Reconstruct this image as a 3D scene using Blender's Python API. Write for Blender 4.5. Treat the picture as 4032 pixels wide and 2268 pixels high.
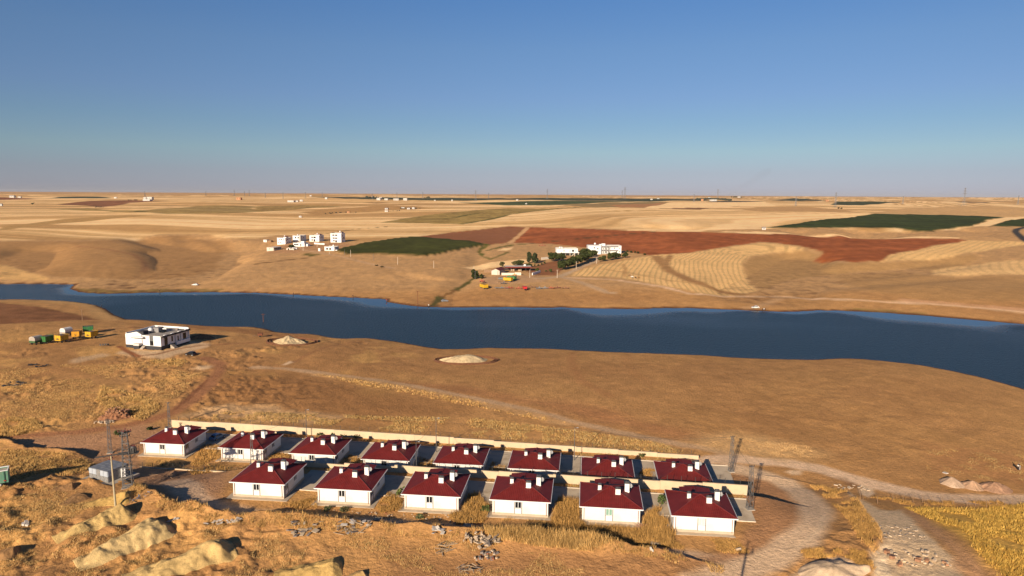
import bpy, bmesh, math, random
import numpy as np
from mathutils import Matrix, Vector

random.seed(7)
rng = np.random.default_rng(7)
for _o in list(bpy.data.objects):
    bpy.data.objects.remove(_o)
S = bpy.context.scene
COL = S.collection
PI = math.pi
R = math.radians

# ------------------------------------------------------------------ camera
F, CX, CY, CZ = 2688.0, 2016.0, 1134.0, 66.0          # photograph is 4032 x 2268
CROT = Matrix.Rotation(PI / 2 - R(7.82), 3, 'X') @ Matrix.Rotation(R(0.33), 3, 'Z')
cd = bpy.data.cameras.new('camera')
cam = bpy.data.objects.new('camera', cd)
COL.objects.link(cam)
cd.sensor_width = 36.0
cd.lens = 36.0 * F / 4032.0
cd.clip_start = 1.0
cd.clip_end = 60000.0
cam.matrix_world = Matrix.Translation((0, 0, CZ)) @ CROT.to_4x4()
S.camera = cam

# ------------------------------------------------------------------ sky, sun, exposure
SUN_EL, SUN_AZ = R(19.7), R(203.7)                     # azimuth clockwise from +Y
wd = bpy.data.worlds.new('World')
S.world = wd
wd.use_nodes = True
wn, wl = wd.node_tree.nodes, wd.node_tree.links
wn.clear()
w_out = wn.new('ShaderNodeOutputWorld')
w_bg = wn.new('ShaderNodeBackground')
w_sky = wn.new('ShaderNodeTexSky')
w_sky.sky_type = 'NISHITA'
w_sky.sun_disc = False
w_sky.sun_elevation = SUN_EL
w_sky.sun_rotation = SUN_AZ
w_sky.altitude = 800
w_sky.air_density = 0.7
w_sky.dust_density = 0.3
w_sky.ozone_density = 2.0
w_bg.inputs['Strength'].default_value = 0.0625
# dusty air tint by height, same all round; zenith darkened to cut fill light
w_tc = wn.new('ShaderNodeTexCoord'); w_sep = wn.new('ShaderNodeSeparateXYZ'); w_mr = wn.new('ShaderNodeMapRange')
w_mr.inputs[1].default_value = 0.0; w_mr.inputs[2].default_value = 0.5
w_rmp = wn.new('ShaderNodeValToRGB'); w_rmp.color_ramp.interpolation = 'LINEAR'
_tint = [(0.0, (.60, .53, .69)), (.018, (.61, .54, .70)), (.062, (.68, .59, .66)), (.12, (.77, .755, .71)), (.197, (.76, .80, .80)), (.266, (.81, .84, .91)), (.396, (.85, .96, 1.04)), (.52, (.76, 1.00, 1.18)), (.75, (.55, .78, 1.02)), (1.0, (.34, .54, .80))]
_el = w_rmp.color_ramp.elements
while len(_el) < len(_tint): _el.new(.5)
for e, (p, c) in zip(_el, _tint):
    e.position = p; e.color = (c[0] / 2, c[1] / 2, c[2] / 2, 1)
w_mul = wn.new('ShaderNodeVectorMath'); w_mul.operation = 'MULTIPLY'
w_sc = wn.new('ShaderNodeVectorMath'); w_sc.operation = 'SCALE'; w_sc.inputs['Scale'].default_value = 2.0
wl.new(w_tc.outputs['Generated'], w_sep.inputs[0]); wl.new(w_sep.outputs['Z'], w_mr.inputs[0]); wl.new(w_mr.outputs[0], w_rmp.inputs[0])
wl.new(w_sky.outputs[0], w_mul.inputs[0]); wl.new(w_rmp.outputs[0], w_mul.inputs[1]); wl.new(w_mul.outputs[0], w_sc.inputs[0])
wl.new(w_sc.outputs[0], w_bg.inputs['Color'])
wl.new(w_bg.outputs[0], w_out.inputs['Surface'])

sd_ = bpy.data.lights.new('sun', 'SUN')
sd_.energy = 5.0
sd_.angle = R(0.5)
sd_.color = (1.0, 0.83, 0.62)
sun = bpy.data.objects.new('sun', sd_)
COL.objects.link(sun)
_sd = Vector((math.sin(SUN_AZ) * math.cos(SUN_EL), math.cos(SUN_AZ) * math.cos(SUN_EL), math.sin(SUN_EL)))
sun.rotation_euler = _sd.to_track_quat('Z', 'Y').to_euler()
sun.location = _sd * 300

S.view_settings.view_transform = 'Standard'
S.view_settings.look = 'None'
S.view_settings.exposure = 0.46
S.view_settings.gamma = 1.0
S.view_settings.use_curve_mapping = False
S.render.engine = 'CYCLES'
S.cycles.max_bounces = 5
S.cycles.diffuse_bounces = 1
S.cycles.glossy_bounces = 3
S.cycles.transparent_max_bounces = 6
S.cycles.volume_bounces = 0

# ------------------------------------------------------------------ numpy helpers
def sst(a, b, x):
    t = np.clip((x - a) / (b - a), 0, 1)
    return t * t * (3 - 2 * t)

def _hash(xi, yi, seed):
    h = (xi * 374761393 + yi * 668265263 + seed * 974634221) & 0xFFFFFFFF
    h = ((h ^ (h >> 13)) * 1274126177) & 0xFFFFFFFF
    return ((h ^ (h >> 16)) & 0xFFFF) / 65535.0

def vn(x, y, seed=0):
    x = np.asarray(x, float); y = np.asarray(y, float)
    xf, yf = np.floor(x), np.floor(y)
    xi, yi = xf.astype(np.int64), yf.astype(np.int64)
    fx, fy = x - xf, y - yf
    fx = fx * fx * (3 - 2 * fx); fy = fy * fy * (3 - 2 * fy)
    a, b = _hash(xi, yi, seed), _hash(xi + 1, yi, seed)
    c, d = _hash(xi, yi + 1, seed), _hash(xi + 1, yi + 1, seed)
    return (a * (1 - fx) + b * fx) * (1 - fy) + (c * (1 - fx) + d * fx) * fy

def fbm(x, y, octv=4, seed=0):
    s, a, t = 0.0, 0.5, 0.0
    for k in range(octv):
        s = s + a * vn(x * 2 ** k + 17.3 * k, y * 2 ** k - 9.1 * k, seed + k)
        t += a; a *= 0.5
    return s / t                                        # 0..1

def seg_dist(x, y, P):
    """distance to an open polyline, and arc parameter 0..1"""
    best = np.full(x.shape, 1e9); par = np.zeros(x.shape)
    L = np.concatenate([[0], np.cumsum(np.hypot(*np.diff(P, axis=0).T))])
    for i in range(len(P) - 1):
        ax, ay = P[i]; bx, by = P[i + 1]
        dx, dy = bx - ax, by - ay
        l2 = dx * dx + dy * dy + 1e-9
        t = np.clip(((x - ax) * dx + (y - ay) * dy) / l2, 0, 1)
        d = np.hypot(x - ax - t * dx, y - ay - t * dy)
        m = d < best
        best = np.where(m, d, best)
        par = np.where(m, (L[i] + t * (L[i + 1] - L[i])) / L[-1], par)
    return best, par

def poly_sd(x, y, P):
    """signed distance to a polygon, positive inside"""
    n = len(P)
    best = np.full(x.shape, 1e18); ins = np.zeros(x.shape, bool)
    for i in range(n):
        ax, ay = P[i]; bx, by = P[(i + 1) % n]
        dx, dy = bx - ax, by - ay
        t = np.clip(((x - ax) * dx + (y - ay) * dy) / (dx * dx + dy * dy + 1e-9), 0, 1)
        best = np.minimum(best, (x - ax - t * dx) ** 2 + (y - ay - t * dy) ** 2)
        c = ((ay > y) != (by > y))
        xi = ax + (y - ay) * dx / (dy if abs(dy) > 1e-9 else 1e-9)
        ins ^= c & (x < xi)
    return np.where(ins, 1, -1) * np.sqrt(best)

_CR = np.array(CROT)
def rays(px):
    px = np.asarray(px, float).reshape(-1, 2)
    c = np.stack([(px[:, 0] - CX) / F, -(px[:, 1] - CY) / F, -np.ones(len(px))], 1)
    return c @ _CR.T

def on_plane(px, z):
    d = rays(px)
    t = (z - CZ) / d[:, 2]
    return d[:, :2] * t[:, None]

# ------------------------------------------------------------------ lake outline (seen in the photograph, laid on the water level z = 0)
_far = [(-500, 1128), (-200, 1122), (0, 1119), (145, 1117), (298, 1121), (273, 1136), (315, 1152), (414, 1157), (621, 1152), (812, 1151), (1000, 1153), (1166, 1161), (1340, 1170),
        (1522, 1179), (1523, 1189), (1580, 1199), (1646, 1207), (1745, 1211), (1900, 1211), (2000, 1209), (2110, 1212), (2166, 1212), (2210, 1210), (2300, 1214), (2414, 1216),
        (2540, 1216), (2621, 1213), (2730, 1214), (2828, 1218), (2920, 1221), (3000, 1225), (3095, 1228), (3160, 1226), (3219, 1222), (3331, 1224), (3497, 1232), (3662, 1245), (3850, 1261), (4032, 1276),
        (4400, 1330), (5200, 1480)]
_near = [(5200, 2060), (4500, 1700), (4032, 1532), (3960, 1511), (3870, 1487), (3760, 1462), (3650, 1442), (3560, 1430), (3476, 1421), (3390, 1413), (3310, 1411), (3186, 1417), (3000, 1412), (2880, 1407),
         (2762, 1398), (2600, 1392), (2414, 1386), (2290, 1380), (2166, 1373), (2080, 1371), (2000, 1371), (1927, 1369), (1830, 1374), (1745, 1375), (1662, 1363), (1600, 1352), (1538, 1342), (1455, 1332),
         (1380, 1333), (1306, 1330), (1232, 1315), (1137, 1312), (1083, 1307), (1054, 1297), (1000, 1288), (900, 1286), (812, 1282), (704, 1276), (580, 1261), (500, 1258), (462, 1247), (439, 1232), (415, 1218), (397, 1209),
         (356, 1197), (290, 1187), (180, 1182), (83, 1178), (0, 1179), (-200, 1180), (-500, 1186)]
LAKE = on_plane(_far + _near, 0.0)

_ky = np.array([-2000, 0, 200, 330, 460, 520, 600, 700, 850, 1000, 1300, 1700, 2200, 2800, 3500, 5000, 8000, 12000, 20000.])
_kz = np.array([4.76, 4.76, 4.76, 5.2, 4.0, 3.6, 4.6, 6.6, 9.6, 13.5, 20.5, 28.5, 37, 46, 52, 57, 59.2, 59, 58.])
_s = np.linspace(0, math.log(22000 + 120), 4000)
_tz = np.interp(np.exp(_s) - 120, _ky, _kz)
_kern = np.exp(-np.linspace(-2.5, 2.5, 101) ** 2); _kern /= _kern.sum()
_tz = np.convolve(np.pad(_tz, 50, 'edge'), _kern, 'valid')

def base_z(y):
    return np.interp(np.log(np.maximum(y, -100) + 120), _s, _tz)

GULLIES = []            # (polyline, depth, width), filled below

def lake_sd(x, y):
    out = np.full(x.shape, -400.0)
    m = (y > 90) & (y < 760) & (np.abs(x) < 1400)
    if m.any():
        out[m] = poly_sd(x[m], y[m], LAKE)
    return out

def H0(x, y):
    x = np.asarray(x, float); y = np.asarray(y, float)
    z = base_z(y)
    far = sst(480, 1000, y)
    z = z + far * (11.0 * (fbm(x / 420 + 5.2, y / 520, 3, 11) - 0.5) + 4.5 * (vn(x / 150, y / 190, 23) - 0.5)) * sst(20000, 5000, y)
    z = z + sst(1600, 3000, y) * 7.0 * (vn(x / 900 + 3, y / 1500, 31) - 0.5) * sst(14000, 6000, y)
    mid = sst(190, 240, y) * (1 - far)
    z = z + mid * 1.2 * (vn(x / 70, y / 70, 41) - 0.5)
    # the estate stands on two levels, held apart by the garden wall of the near row
    q = .156 * x + .9877 * y
    up = 1 - sst(129.75, 130.6, q)
    up = up + ((1 - sst(112, 137, q)) - up) * sst(-50, -66, x)
    up = up + ((1 - sst(112, 150, q)) - up) * sst(46, 58, x)
    z = z + (3.72 + .006 * np.clip(x, -60, 60)) * up
    z = z - 1.5 * sst(-40, -130, x) * sst(110, 170, y) * sst(300, 220, y) * (vn(x / 45 + .3, y / 45, 43))
    s = -lake_sd(x, y)
    w = np.clip(s / 115, 0, 1)
    sh = 1 - (1 - w) ** 2
    z = np.where(s > 0, np.maximum(z, 0.4) * sh + np.minimum(s * 0.10, 0.35), np.maximum(s * 0.25, -3.0))
    return z

def Hb(x, y):
    z = H0(x, y)
    x = np.asarray(x, float); y = np.asarray(y, float)
    for P, dep, wid in GULLIES:
        x0, y0 = P.min(0) - 3 * wid; x1, y1 = P.max(0) + 3 * wid
        m = (x > x0) & (x < x1) & (y > y0) & (y < y1)
        if not m.any():
            continue
        d, t = seg_dist(x[m], y[m], P)
        g = dep * np.exp(-(d / wid) ** 2) * np.minimum(1, 6 * np.minimum(t + .02, 1 - t + .12))
        z[m] = np.maximum(z[m] - g, np.minimum(z[m], 0.5))
    return z

def march(px, fn):
    d = rays(px)
    n = len(d)
    t = np.full(n, 60.0); lo = t.copy(); hi = np.full(n, 16000.0); done = np.zeros(n, bool)
    while True:
        live = ~done & (t < 16000)
        if not live.any():
            break
        i = np.where(live)[0]
        z = CZ + d[i, 2] * t[i]
        h = fn(d[i, 0] * t[i], d[i, 1] * t[i])
        hit = z <= h
        hi[i[hit]] = t[i[hit]]; done[i[hit]] = True
        k = i[~hit]; lo[k] = t[k]; t[k] = t[k] * 1.02
    lo = np.where(done, lo, 9000.0); hi = np.where(done, hi, 9000.0)
    for _ in range(16):
        m = (lo + hi) / 2
        b = CZ + d[:, 2] * m <= fn(d[:, 0] * m, d[:, 1] * m)
        hi = np.where(b, m, hi); lo = np.where(b, lo, m)
    return d[:, :2] * hi[:, None]

# gullies cut into the slopes beyond the lake, given as photo points
_g = [([(1040, 948), (960, 968), (880, 990), (800, 1018), (720, 1058), (640, 1092), (560, 1112)], 7.5, 30),
      ([(545, 930), (640, 950), (720, 975), (780, 1005), (800, 1018)], 8.0, 24),
      ([(720, 925), (745, 945), (800, 965), (850, 990)], 4.5, 17),
      ([(800, 925), (850, 945), (900, 965)], 3.5, 15),
      ([(600, 965), (680, 990), (740, 1030)], 6.5, 24),
      ([(170, 962), (110, 1000), (50, 1040), (-60, 1070)], 8.0, 30),
      ([(1000, 1010), (930, 1020), (860, 1050), (800, 1085)], 2.5, 14),
      ([(3165, 978), (3130, 1005), (3095, 1040), (3060, 1085), (3000, 1140)], 9.0, 24),
      ([(3230, 1005), (3170, 1030), (3110, 1055)], 5.5, 16),
      ([(3840, 1005), (3720, 1030), (3560, 1052), (3380, 1066), (3220, 1084), (3060, 1110), (2990, 1150)], 7.0, 26),
      ([(3850, 1075), (3700, 1090), (3500, 1105), (3300, 1120)], 2.5, 18),
      ([(3130, 905), (3170, 918), (3250, 928)], 4.0, 22), ([(3340, 900), (3390, 915), (3400, 930)], 4.5, 22),
      ([(3470, 902), (3430, 915), (3405, 930)], 4.5, 20), ([(3590, 906), (3540, 918), (3500, 930)], 4.0, 22),
      ([(3800, 900), (3860, 912), (3890, 925)], 4.0, 22), ([(2500, 888), (2620, 893), (2700, 898)], 4.0, 24),
      ([(1920, 962), (1890, 985), (1870, 1040), (1845, 1100), (1790, 1145), (1700, 1200)], 2.0, 10),
      ([(1700, 1085), (1600, 1100), (1500, 1120)], 2.0, 30)]
_flat = march([p for g in _g for p in g[0]], H0)
_k = 0
for _p, _dep, _wid in _g:
    GULLIES.append((_flat[_k:_k + len(_p)], _dep, _wid)); _k += len(_p)

PX = {}                 # named photo outlines -> world outlines
def outline(name, pts):
    PX[name] = pts
# ------------------------------------------------------------------ fields, tracks and bare ground: outlines as photo points, projected once onto the terrain
# (name, 'poly'/'line', points, width m, colour, softness m, edge noise m, noise scale m, object name, height m)
WHEAT, WHEAT_L, WHEAT_D = (.60, .40, .19), (.80, .58, .32), (.43, .265, .115)
BROWN, OCHRE, DRY = (.345, .19, .082), (.41, .235, .10), (.50, .30, .115)
RED, REDD = (.285, .092, .033), (.20, .075, .036)
GREEN, GREEN2, OLIVE, DGREEN = (.050, .056, .011), (.036, .050, .012), (.225, .165, .055), (.050, .062, .036)
GRAVEL, DUST, PALE, TRACK = (.62, .455, .32), (.47, .345, .245), (.60, .48, .34), (.335, .165, .085)
LAYERS = []
def poly(name, pts, col, soft=3, en=3, es=25, ob=None, up=0.0, mix=1.0):
    LAYERS.append(dict(n=name, k='p', pts=pts, col=col, soft=soft, en=en, es=es, ob=ob, up=up, mix=mix, w=0))
def line(name, pts, w, col, soft=1, en=.6, es=6, ob=None, up=0.0, mix=1.0):
    LAYERS.append(dict(n=name, k='l', pts=pts, col=col, soft=soft, en=en, es=es, ob=ob, up=up, mix=mix, w=w))

# far plain: everything above this line is stubble
poly('stubble', [(-900, 948), (0, 948), (349, 945), (567, 945), (563, 931), (621, 923), (730, 921), (815, 923), (932, 941), (1010, 938), (1090, 925), (1240, 925), (1370, 952), (1460, 950), (1620, 932), (1800, 912),
                 (2000, 889), (2240, 895), (2470, 905), (2740, 909), (3000, 903), (3100, 899), (3300, 899), (3600, 912), (3700, 908), (3850, 892), (3990, 860), (4900, 850), (4900, 779), (3000, 775), (-900, 760)], WHEAT, 4, 6, 60, 'stubble_field')
poly('rim_stubble', [(3000, 912), (3080, 916), (3320, 927), (3601, 932), (3780, 936), (3760, 941), (3601, 938), (3320, 932), (3000, 921), (2700, 909), (2470, 905), (2470, 908), (2740, 914)], WHEAT_L, 2, 2, 20)
poly('left_hill', [(-400, 952), (0, 952), (349, 949), (567, 949), (625, 930), (740, 928), (900, 950), (930, 975), (870, 1000), (860, 1050), (760, 1085), (600, 1100), (420, 1098), (210, 1090), (120, 1070), (30, 1044), (-400, 1038)], (.335, .195, .085), 6, 8, 30, None, 0, .8)  # brown hillside grass, with the shade of slopes facing away painted in
poly('right_slope', [(3110, 985), (3160, 990), (3230, 1005), (3300, 1038), (3480, 1036), (3660, 1026), (3760, 1008), (3840, 1000), (3860, 1020), (3790, 1045), (3680, 1062), (3560, 1060), (3400, 1072), (3220, 1085), (3080, 1110), (3000, 1140), (2940, 1090), (2930, 1040), (2960, 1010), (3020, 998)], (.36, .225, .098), 4, 6, 20, None, 0, .8)  # brown slopes, here and below, their shade from the low sun painted in
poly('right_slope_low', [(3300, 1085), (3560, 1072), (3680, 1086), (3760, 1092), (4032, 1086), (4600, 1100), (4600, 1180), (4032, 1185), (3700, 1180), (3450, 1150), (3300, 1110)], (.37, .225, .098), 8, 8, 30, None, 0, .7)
poly('mown', [(2230, 1088), (2290, 1060), (2380, 1040), (2480, 1022), (2559, 1006), (2700, 997), (2860, 974), (3000, 957), (3110, 966), (3175, 978), (3160, 988), (3080, 990), (3000, 1000), (2945, 1012), (2918, 1040), (2932, 1090), (2985, 1145), (2900, 1164), (2760, 1157), (2600, 1120), (2400, 1088)], (.64, .43, .20), 3, 3, 15, 'stubble_field')
poly('mown_right', [(3461, 1030), (3501, 1004), (3681, 968), (3809, 946), (4032, 952), (4700, 975), (4700, 990), (4032, 962), (3900, 985), (3761, 1004), (3661, 1022)], (.62, .415, .19), 3, 4, 20, 'stubble_field')
poly('mown_low', [(3677, 1064), (3780, 1048), (3881, 1036), (4032, 1026), (4800, 1020), (4800, 1100), (4032, 1082), (3761, 1089), (3673, 1082)], (.64, .43, .205), 3, 3, 20, 'stubble_field')
poly('left_stubble', [(-400, 1040), (0, 1045), (31, 1046), (116, 1076), (202, 1104), (100, 1104), (0, 1100), (-400, 1095)], (.60, .385, .165), 2, 2, 14, 'stubble_field')
poly('strip_stubble', [(1820, 1052), (1900, 1040), (2070, 1020), (2090, 1030), (2010, 1048), (1900, 1062), (1850, 1058)], WHEAT_L, 2, 1, 10)
poly('pale_slope', [(1960, 985), (1990, 976), (2018, 975), (2012, 984), (1975, 988)], WHEAT_L, 2, 1, 8)
# far bands
poly('far_brown', [(-60, 775), (0, 776), (60, 779), (150, 784), (0, 787), (-60, 787)], REDD, 15, 10, 60, 'ploughed_field')
poly('far_green_left', [(190, 781), (234, 774), (394, 774), (440, 781)], DGREEN, 15, 8, 80, 'crop_field')
poly('plough_left', [(223, 806), (290, 797), (353, 791), (520, 788), (679, 791), (516, 798), (448, 811), (407, 815), (326, 809)], (.21, .095, .048), 8, 6, 50, 'ploughed_field')
poly('olive_left', [(190, 822), (349, 819), (427, 827), (582, 827), (700, 818), (776, 811), (1000, 812), (1000, 836), (893, 840), (660, 842), (505, 836), (400, 830)], OLIVE, 8, 10, 60, 'crop_field', 0, .8)
poly('dark_patch', [(517, 831), (560, 830), (585, 833), (540, 835)], (.09, .085, .03), 4, 4, 30)
poly('tan_left', [(0, 894), (250, 862), (480, 848), (600, 846), (380, 868), (180, 884), (0, 908)], (.40, .255, .105), 5, 4, 40)
poly('olive_mid', [(1000, 812), (1200, 808), (1336, 810), (1341, 813), (1200, 821), (1000, 835)], (.30, .205, .075), 8, 8, 60, 'crop_field')
poly('brown_mid', [(1180, 836), (1260, 824), (1499, 809), (1640, 813), (1716, 820), (1620, 826), (1526, 829), (1420, 836), (1363, 838), (1240, 848)], (.40, .24, .10), 8, 6, 60)
poly('brown_mid2', [(1410, 797), (1490, 795), (1580, 799), (1480, 802)], (.36, .22, .10), 10, 6, 60)
poly('far_dark_band', [(1215, 774.5), (1445, 776), (1635, 779.5), (1900, 780.5), (2000, 781), (2109, 779), (2466, 781), (2737, 784), (2800, 790), (2602, 793), (2420, 791), (2233, 790), (2080, 787), (1960, 786), (1852, 790), (1716, 790), (1560, 786), (1417, 784)], DGREEN, 10, 6, 100, 'crop_field')
poly('far_dark_band2', [(2780, 795), (2860, 790), (3000, 793), (3020, 796), (2900, 797)], (.085, .075, .05), 8, 6, 60)
poly('far_green_mid', [(1796, 797), (1912, 804), (2000, 809), (2194, 807), (2380, 797), (2505, 793), (2272, 791), (2000, 795)], (.055, .078, .032), 8, 6, 80, 'crop_field')
poly('far_olive', [(2194, 807), (2380, 799), (2560, 794), (2640, 797), (2540, 819), (2350, 817), (2270, 811)], (.26, .185, .085), 8, 6, 60)
poly('far_red', [(2400, 808), (2620, 797), (2560, 818), (2440, 818)], (.36, .19, .09), 8, 6, 60)
poly('pale_far', [(2540, 819), (2630, 798), (2800, 797), (3010, 794), (3060, 812), (2900, 812), (2800, 819), (2660, 823)], WHEAT_L, 6, 4, 60)
poly('dark_strip', [(2560, 820), (2680, 819), (2820, 820), (2760, 825), (2640, 822)], (.19, .10, .05), 3, 3, 40)
poly('far_ridge_green', [(3026, 788), (3120, 781), (3180, 783), (3250, 791), (3140, 791)], DGREEN, 10, 6, 80, 'crop_field')
poly('far_green_right', [(3296, 793), (3272, 807), (3400, 808), (3481, 801), (3549, 796), (3420, 794)], (.045, .058, .026), 6, 3, 60, 'crop_field')
poly('tan_right', [(2920, 826), (2990, 815), (3130, 812), (3280, 822), (3400, 838), (3000, 833)], (.45, .28, .13), 6, 5, 50)
poly('tan_right2', [(3420, 838), (3560, 820), (3760, 812), (4032, 818), (4500, 822), (4500, 858), (4032, 852), (3960, 855), (3441, 841)], (.50, .325, .155), 6, 5, 50)
poly('far_brown_right', [(3760, 794), (3900, 797), (3880, 799), (3780, 797)], (.10, .075, .05), 8, 4, 50)
# olive field with a green edge in the middle distance
poly('olive_field', [(1501, 876), (1580, 862), (1660, 850), (1760, 838), (1873, 828), (2000, 820), (2155, 822), (2300, 812), (2155, 827), (2000, 845), (1900, 868), (1815, 883), (1660, 879)], (.285, .205, .072), 4, 5, 40, 'crop_field')
line('green_edge', [(1815, 883), (1900, 869), (2000, 846), (2080, 834), (2155, 827), (2230, 819), (2303, 813)], 9, (.12, .11, .03), 3, 4, 30)
line('olive_seam', [(1740, 861), (1800, 855), (1840, 846), (1880, 841)], 8, (.11, .10, .03), 3, 4, 30)
line('hedge_line', [(1100, 948), (1250, 925), (1400, 902), (1520, 893)], 5, (.16, .10, .04), 2, 4, 20, None, 0, .8)
# ploughed red field and green crop
poly('ploughed', [(1637, 935), (1700, 926), (1776, 916), (2000, 892), (2233, 898), (2466, 908), (2738, 914), (3000, 922), (3080, 921), (3320, 931), (3601, 937), (3773, 940), (3815, 945), (3681, 966), (3590, 986), (3501, 1003), (3461, 1028), (3360, 1033), (3280, 1030), (3200, 1033), (3222, 1010), (3236, 994), (3184, 977), (3120, 964), (3000, 953), (2854, 972), (2699, 995), (2559, 1004),
                  (2466, 989), (2388, 979), (2272, 972), (2155, 960), (2012, 955), (1928, 962), (1854, 952), (1737, 941)], RED, 3, 5, 22, 'ploughed_field')
poly('plough_left_part', [(1637, 935), (1776, 916), (2000, 892), (2074, 896), (2060, 912), (2030, 935), (2008, 955), (1928, 962), (1854, 952)], (.24, .105, .052), 3, 4, 25)
line('plough_path', [(2076, 897), (2050, 922), (2010, 955)], 7, (.55, .34, .17), 2, 2, 20)
line('plough_hedge', [(2070, 960), (2200, 948), (2330, 935), (2470, 922), (2600, 911)], 5, (.09, .06, .025), 2, 4, 15)
poly('crop_near', [(1928, 966), (1854, 951), (1737, 942), (1621, 934), (1560, 940), (1505, 948), (1440, 957), (1388, 968), (1342, 979), (1318, 993), (1369, 1003), (1466, 1001), (1582, 1007), (1679, 1010), (1738, 1000), (1815, 983), (1904, 969)], GREEN, 2, 4, 14, 'crop_field', 1.6)
poly('crop_tip', [(1890, 975), (1928, 964), (1895, 988), (1888, 1000), (1880, 990)], (.13, .12, .03), 2, 2, 10)
line('ditch_green', [(1893, 998), (1900, 1010), (1932, 1020), (1960, 1010), (1985, 1000), (2000, 993)], 4, (.11, .115, .03), 2, 3, 10)
line('ditch_green2', [(1925, 985), (1980, 972), (2020, 964), (2070, 960)], 6, (.12, .12, .035), 2, 3, 10)
poly('crop_right', [(2985, 897), (3120, 884), (3240, 865), (3361, 855), (3441, 842), (3641, 846), (3962, 856), (3825, 891), (3750, 899), (3689, 905), (3673, 913), (3601, 909), (3521, 899), (3440, 899), (3361, 897), (3160, 899)], GREEN2, 4, 7, 30, 'crop_field', 1.2)
poly('crop_far_right', [(4032, 860), (3893, 892), (4032, 894), (4500, 896), (4500, 850)], GREEN2, 4, 4, 30, 'crop_field', 1.2)
poly('stubble_gap', [(3962, 856), (4032, 858), (3895, 890), (3830, 891)], WHEAT_L, 3, 2, 20)
# ground round the farm and village
poly('farm_red', [(2060, 1060), (2100, 1050), (2150, 1032), (2230, 1022), (2260, 1030), (2220, 1050), (2190, 1085), (2150, 1084), (2110, 1085)], (.24, .11, .055), 2, 2, 8)
poly('farm_yard', [(1890, 1100), (1960, 1085), (2040, 1085), (2120, 1090), (2210, 1092), (2130, 1110), (2020, 1118), (1940, 1120), (1890, 1112)], (.42, .27, .155), 3, 3, 10)
poly('village_yard', [(1040, 985), (1110, 962), (1200, 955), (1350, 955), (1390, 965), (1330, 985), (1250, 990), (1160, 998), (1060, 1000)], (.40, .235, .125), 3, 4, 10)
poly('village_green', [(1185, 1002), (1210, 998), (1260, 1002), (1225, 1010)], (.14, .115, .035), 2, 2, 8)
line('village_ditch', [(1010, 1040), (1080, 1030), (1150, 1022), (1220, 1014)], 4, (.17, .095, .04), 2, 2, 10)
poly('shore_green', [(270, 1140), (300, 1136), (345, 1138), (380, 1134), (420, 1143), (520, 1143), (640, 1138), (760, 1137), (880, 1140), (860, 1147), (700, 1147), (560, 1151), (420, 1154), (320, 1151)], (.16, .125, .04), 1.5, 3, 7, None, 0, .75)
poly('shore_green_right', [(3330, 1222), (3380, 1213), (3500, 1221), (3650, 1232), (3660, 1243), (3500, 1230)], (.19, .15, .05), 1.5, 3, 7, None, 0, .7)
line('shore_wet_far', _far, 5, (.13, .055, .025), 1.5, 2, 9, None, 0, .85)
line('shore_pale_near', [(0, 1186), (83, 1184), (290, 1192), (350, 1203), (390, 1216), (420, 1238), (450, 1256)], 12, (.46, .29, .13), 5, 4, 12, None, 0, .8)
line('creek_bush', [(1790, 1146), (1835, 1120), (1862, 1098), (1876, 1085)], 4, (.10, .09, .03), 1.5, 2, 6)
line('creek_bush2', [(1700, 1208), (1718, 1188), (1732, 1170)], 5, (.09, .085, .028), 1.5, 2, 6)
line('creek_line', [(1740, 1168), (1765, 1158), (1790, 1146)], 3, (.20, .11, .04), 1, 2, 6)
# far tracks
line('shore_track', [(2240, 1094), (2400, 1100), (2600, 1127), (2720, 1158), (2900, 1167), (3100, 1169), (3300, 1179), (3500, 1189), (3700, 1198), (3900, 1217), (4032, 1230), (4400, 1262)], 5, (.60, .42, .27), 1.5, 1.5, 12, 'dirt_road')
line('shore_track_low', [(3560, 1182), (3720, 1194), (3900, 1208), (4032, 1219)], 6, (.55, .33, .20), 3, 3, 12, None, 0, .8)
line('spur', [(2215, 1092), (2300, 1116), (2390, 1152), (2410, 1153)], 6, (.45, .315, .20), 1.5, 1, 10, 'dirt_road')
line('spur_car', [(3080, 1172), (3030, 1190), (2985, 1208), (2940, 1214)], 7, (.44, .28, .15), 3, 1, 10, None, 0, .8)
line('farm_road', [(2120, 1097), (2200, 1090), (2240, 1074), (2290, 1050), (2340, 1030), (2352, 1018), (2340, 1006)], 6, (.46, .34, .23), 1.5, 1, 8, 'dirt_road')
line('village_road', [(1170, 972), (1200, 985), (1250, 994), (1340, 1010), (1420, 1030), (1490, 1046), (1545, 1055)], 5, (.47, .31, .185), 1.5, 1, 8, 'dirt_road')
line('brown_track', [(2585, 1010), (2605, 1035), (2640, 1068), (2720, 1105), (2800, 1133), (2900, 1158)], 10, (.33, .19, .085), 3, 2, 10)
line('brown_track2', [(2640, 1005), (2625, 1030), (2618, 1045)], 6, (.34, .20, .09), 2, 1, 10)
line('asphalt', [(4200, 888), (4032, 896), (4003, 903), (3998, 912), (4032, 944), (4100, 975)], 9, (.045, .045, .05), 2, .5, 10, 'asphalt_road')
line('hill_path', [(300, 968), (420, 982), (520, 1000), (565, 1030), (575, 1055), (565, 1072)], 5, (.27, .135, .07), 3, 2, 10, None, 0, .7)
line('field_track', [(2380, 1060), (2480, 1075), (2560, 1090), (2640, 1105), (2760, 1122)], 4, (.42, .25, .11), 2, 1, 10, None, 0, .7)
line('field_track2', [(2455, 1040), (2463, 1062), (2458, 1085), (2462, 1088)], 3, (.40, .23, .10), 1.5, 1, 10, None, 0, .7)
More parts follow.
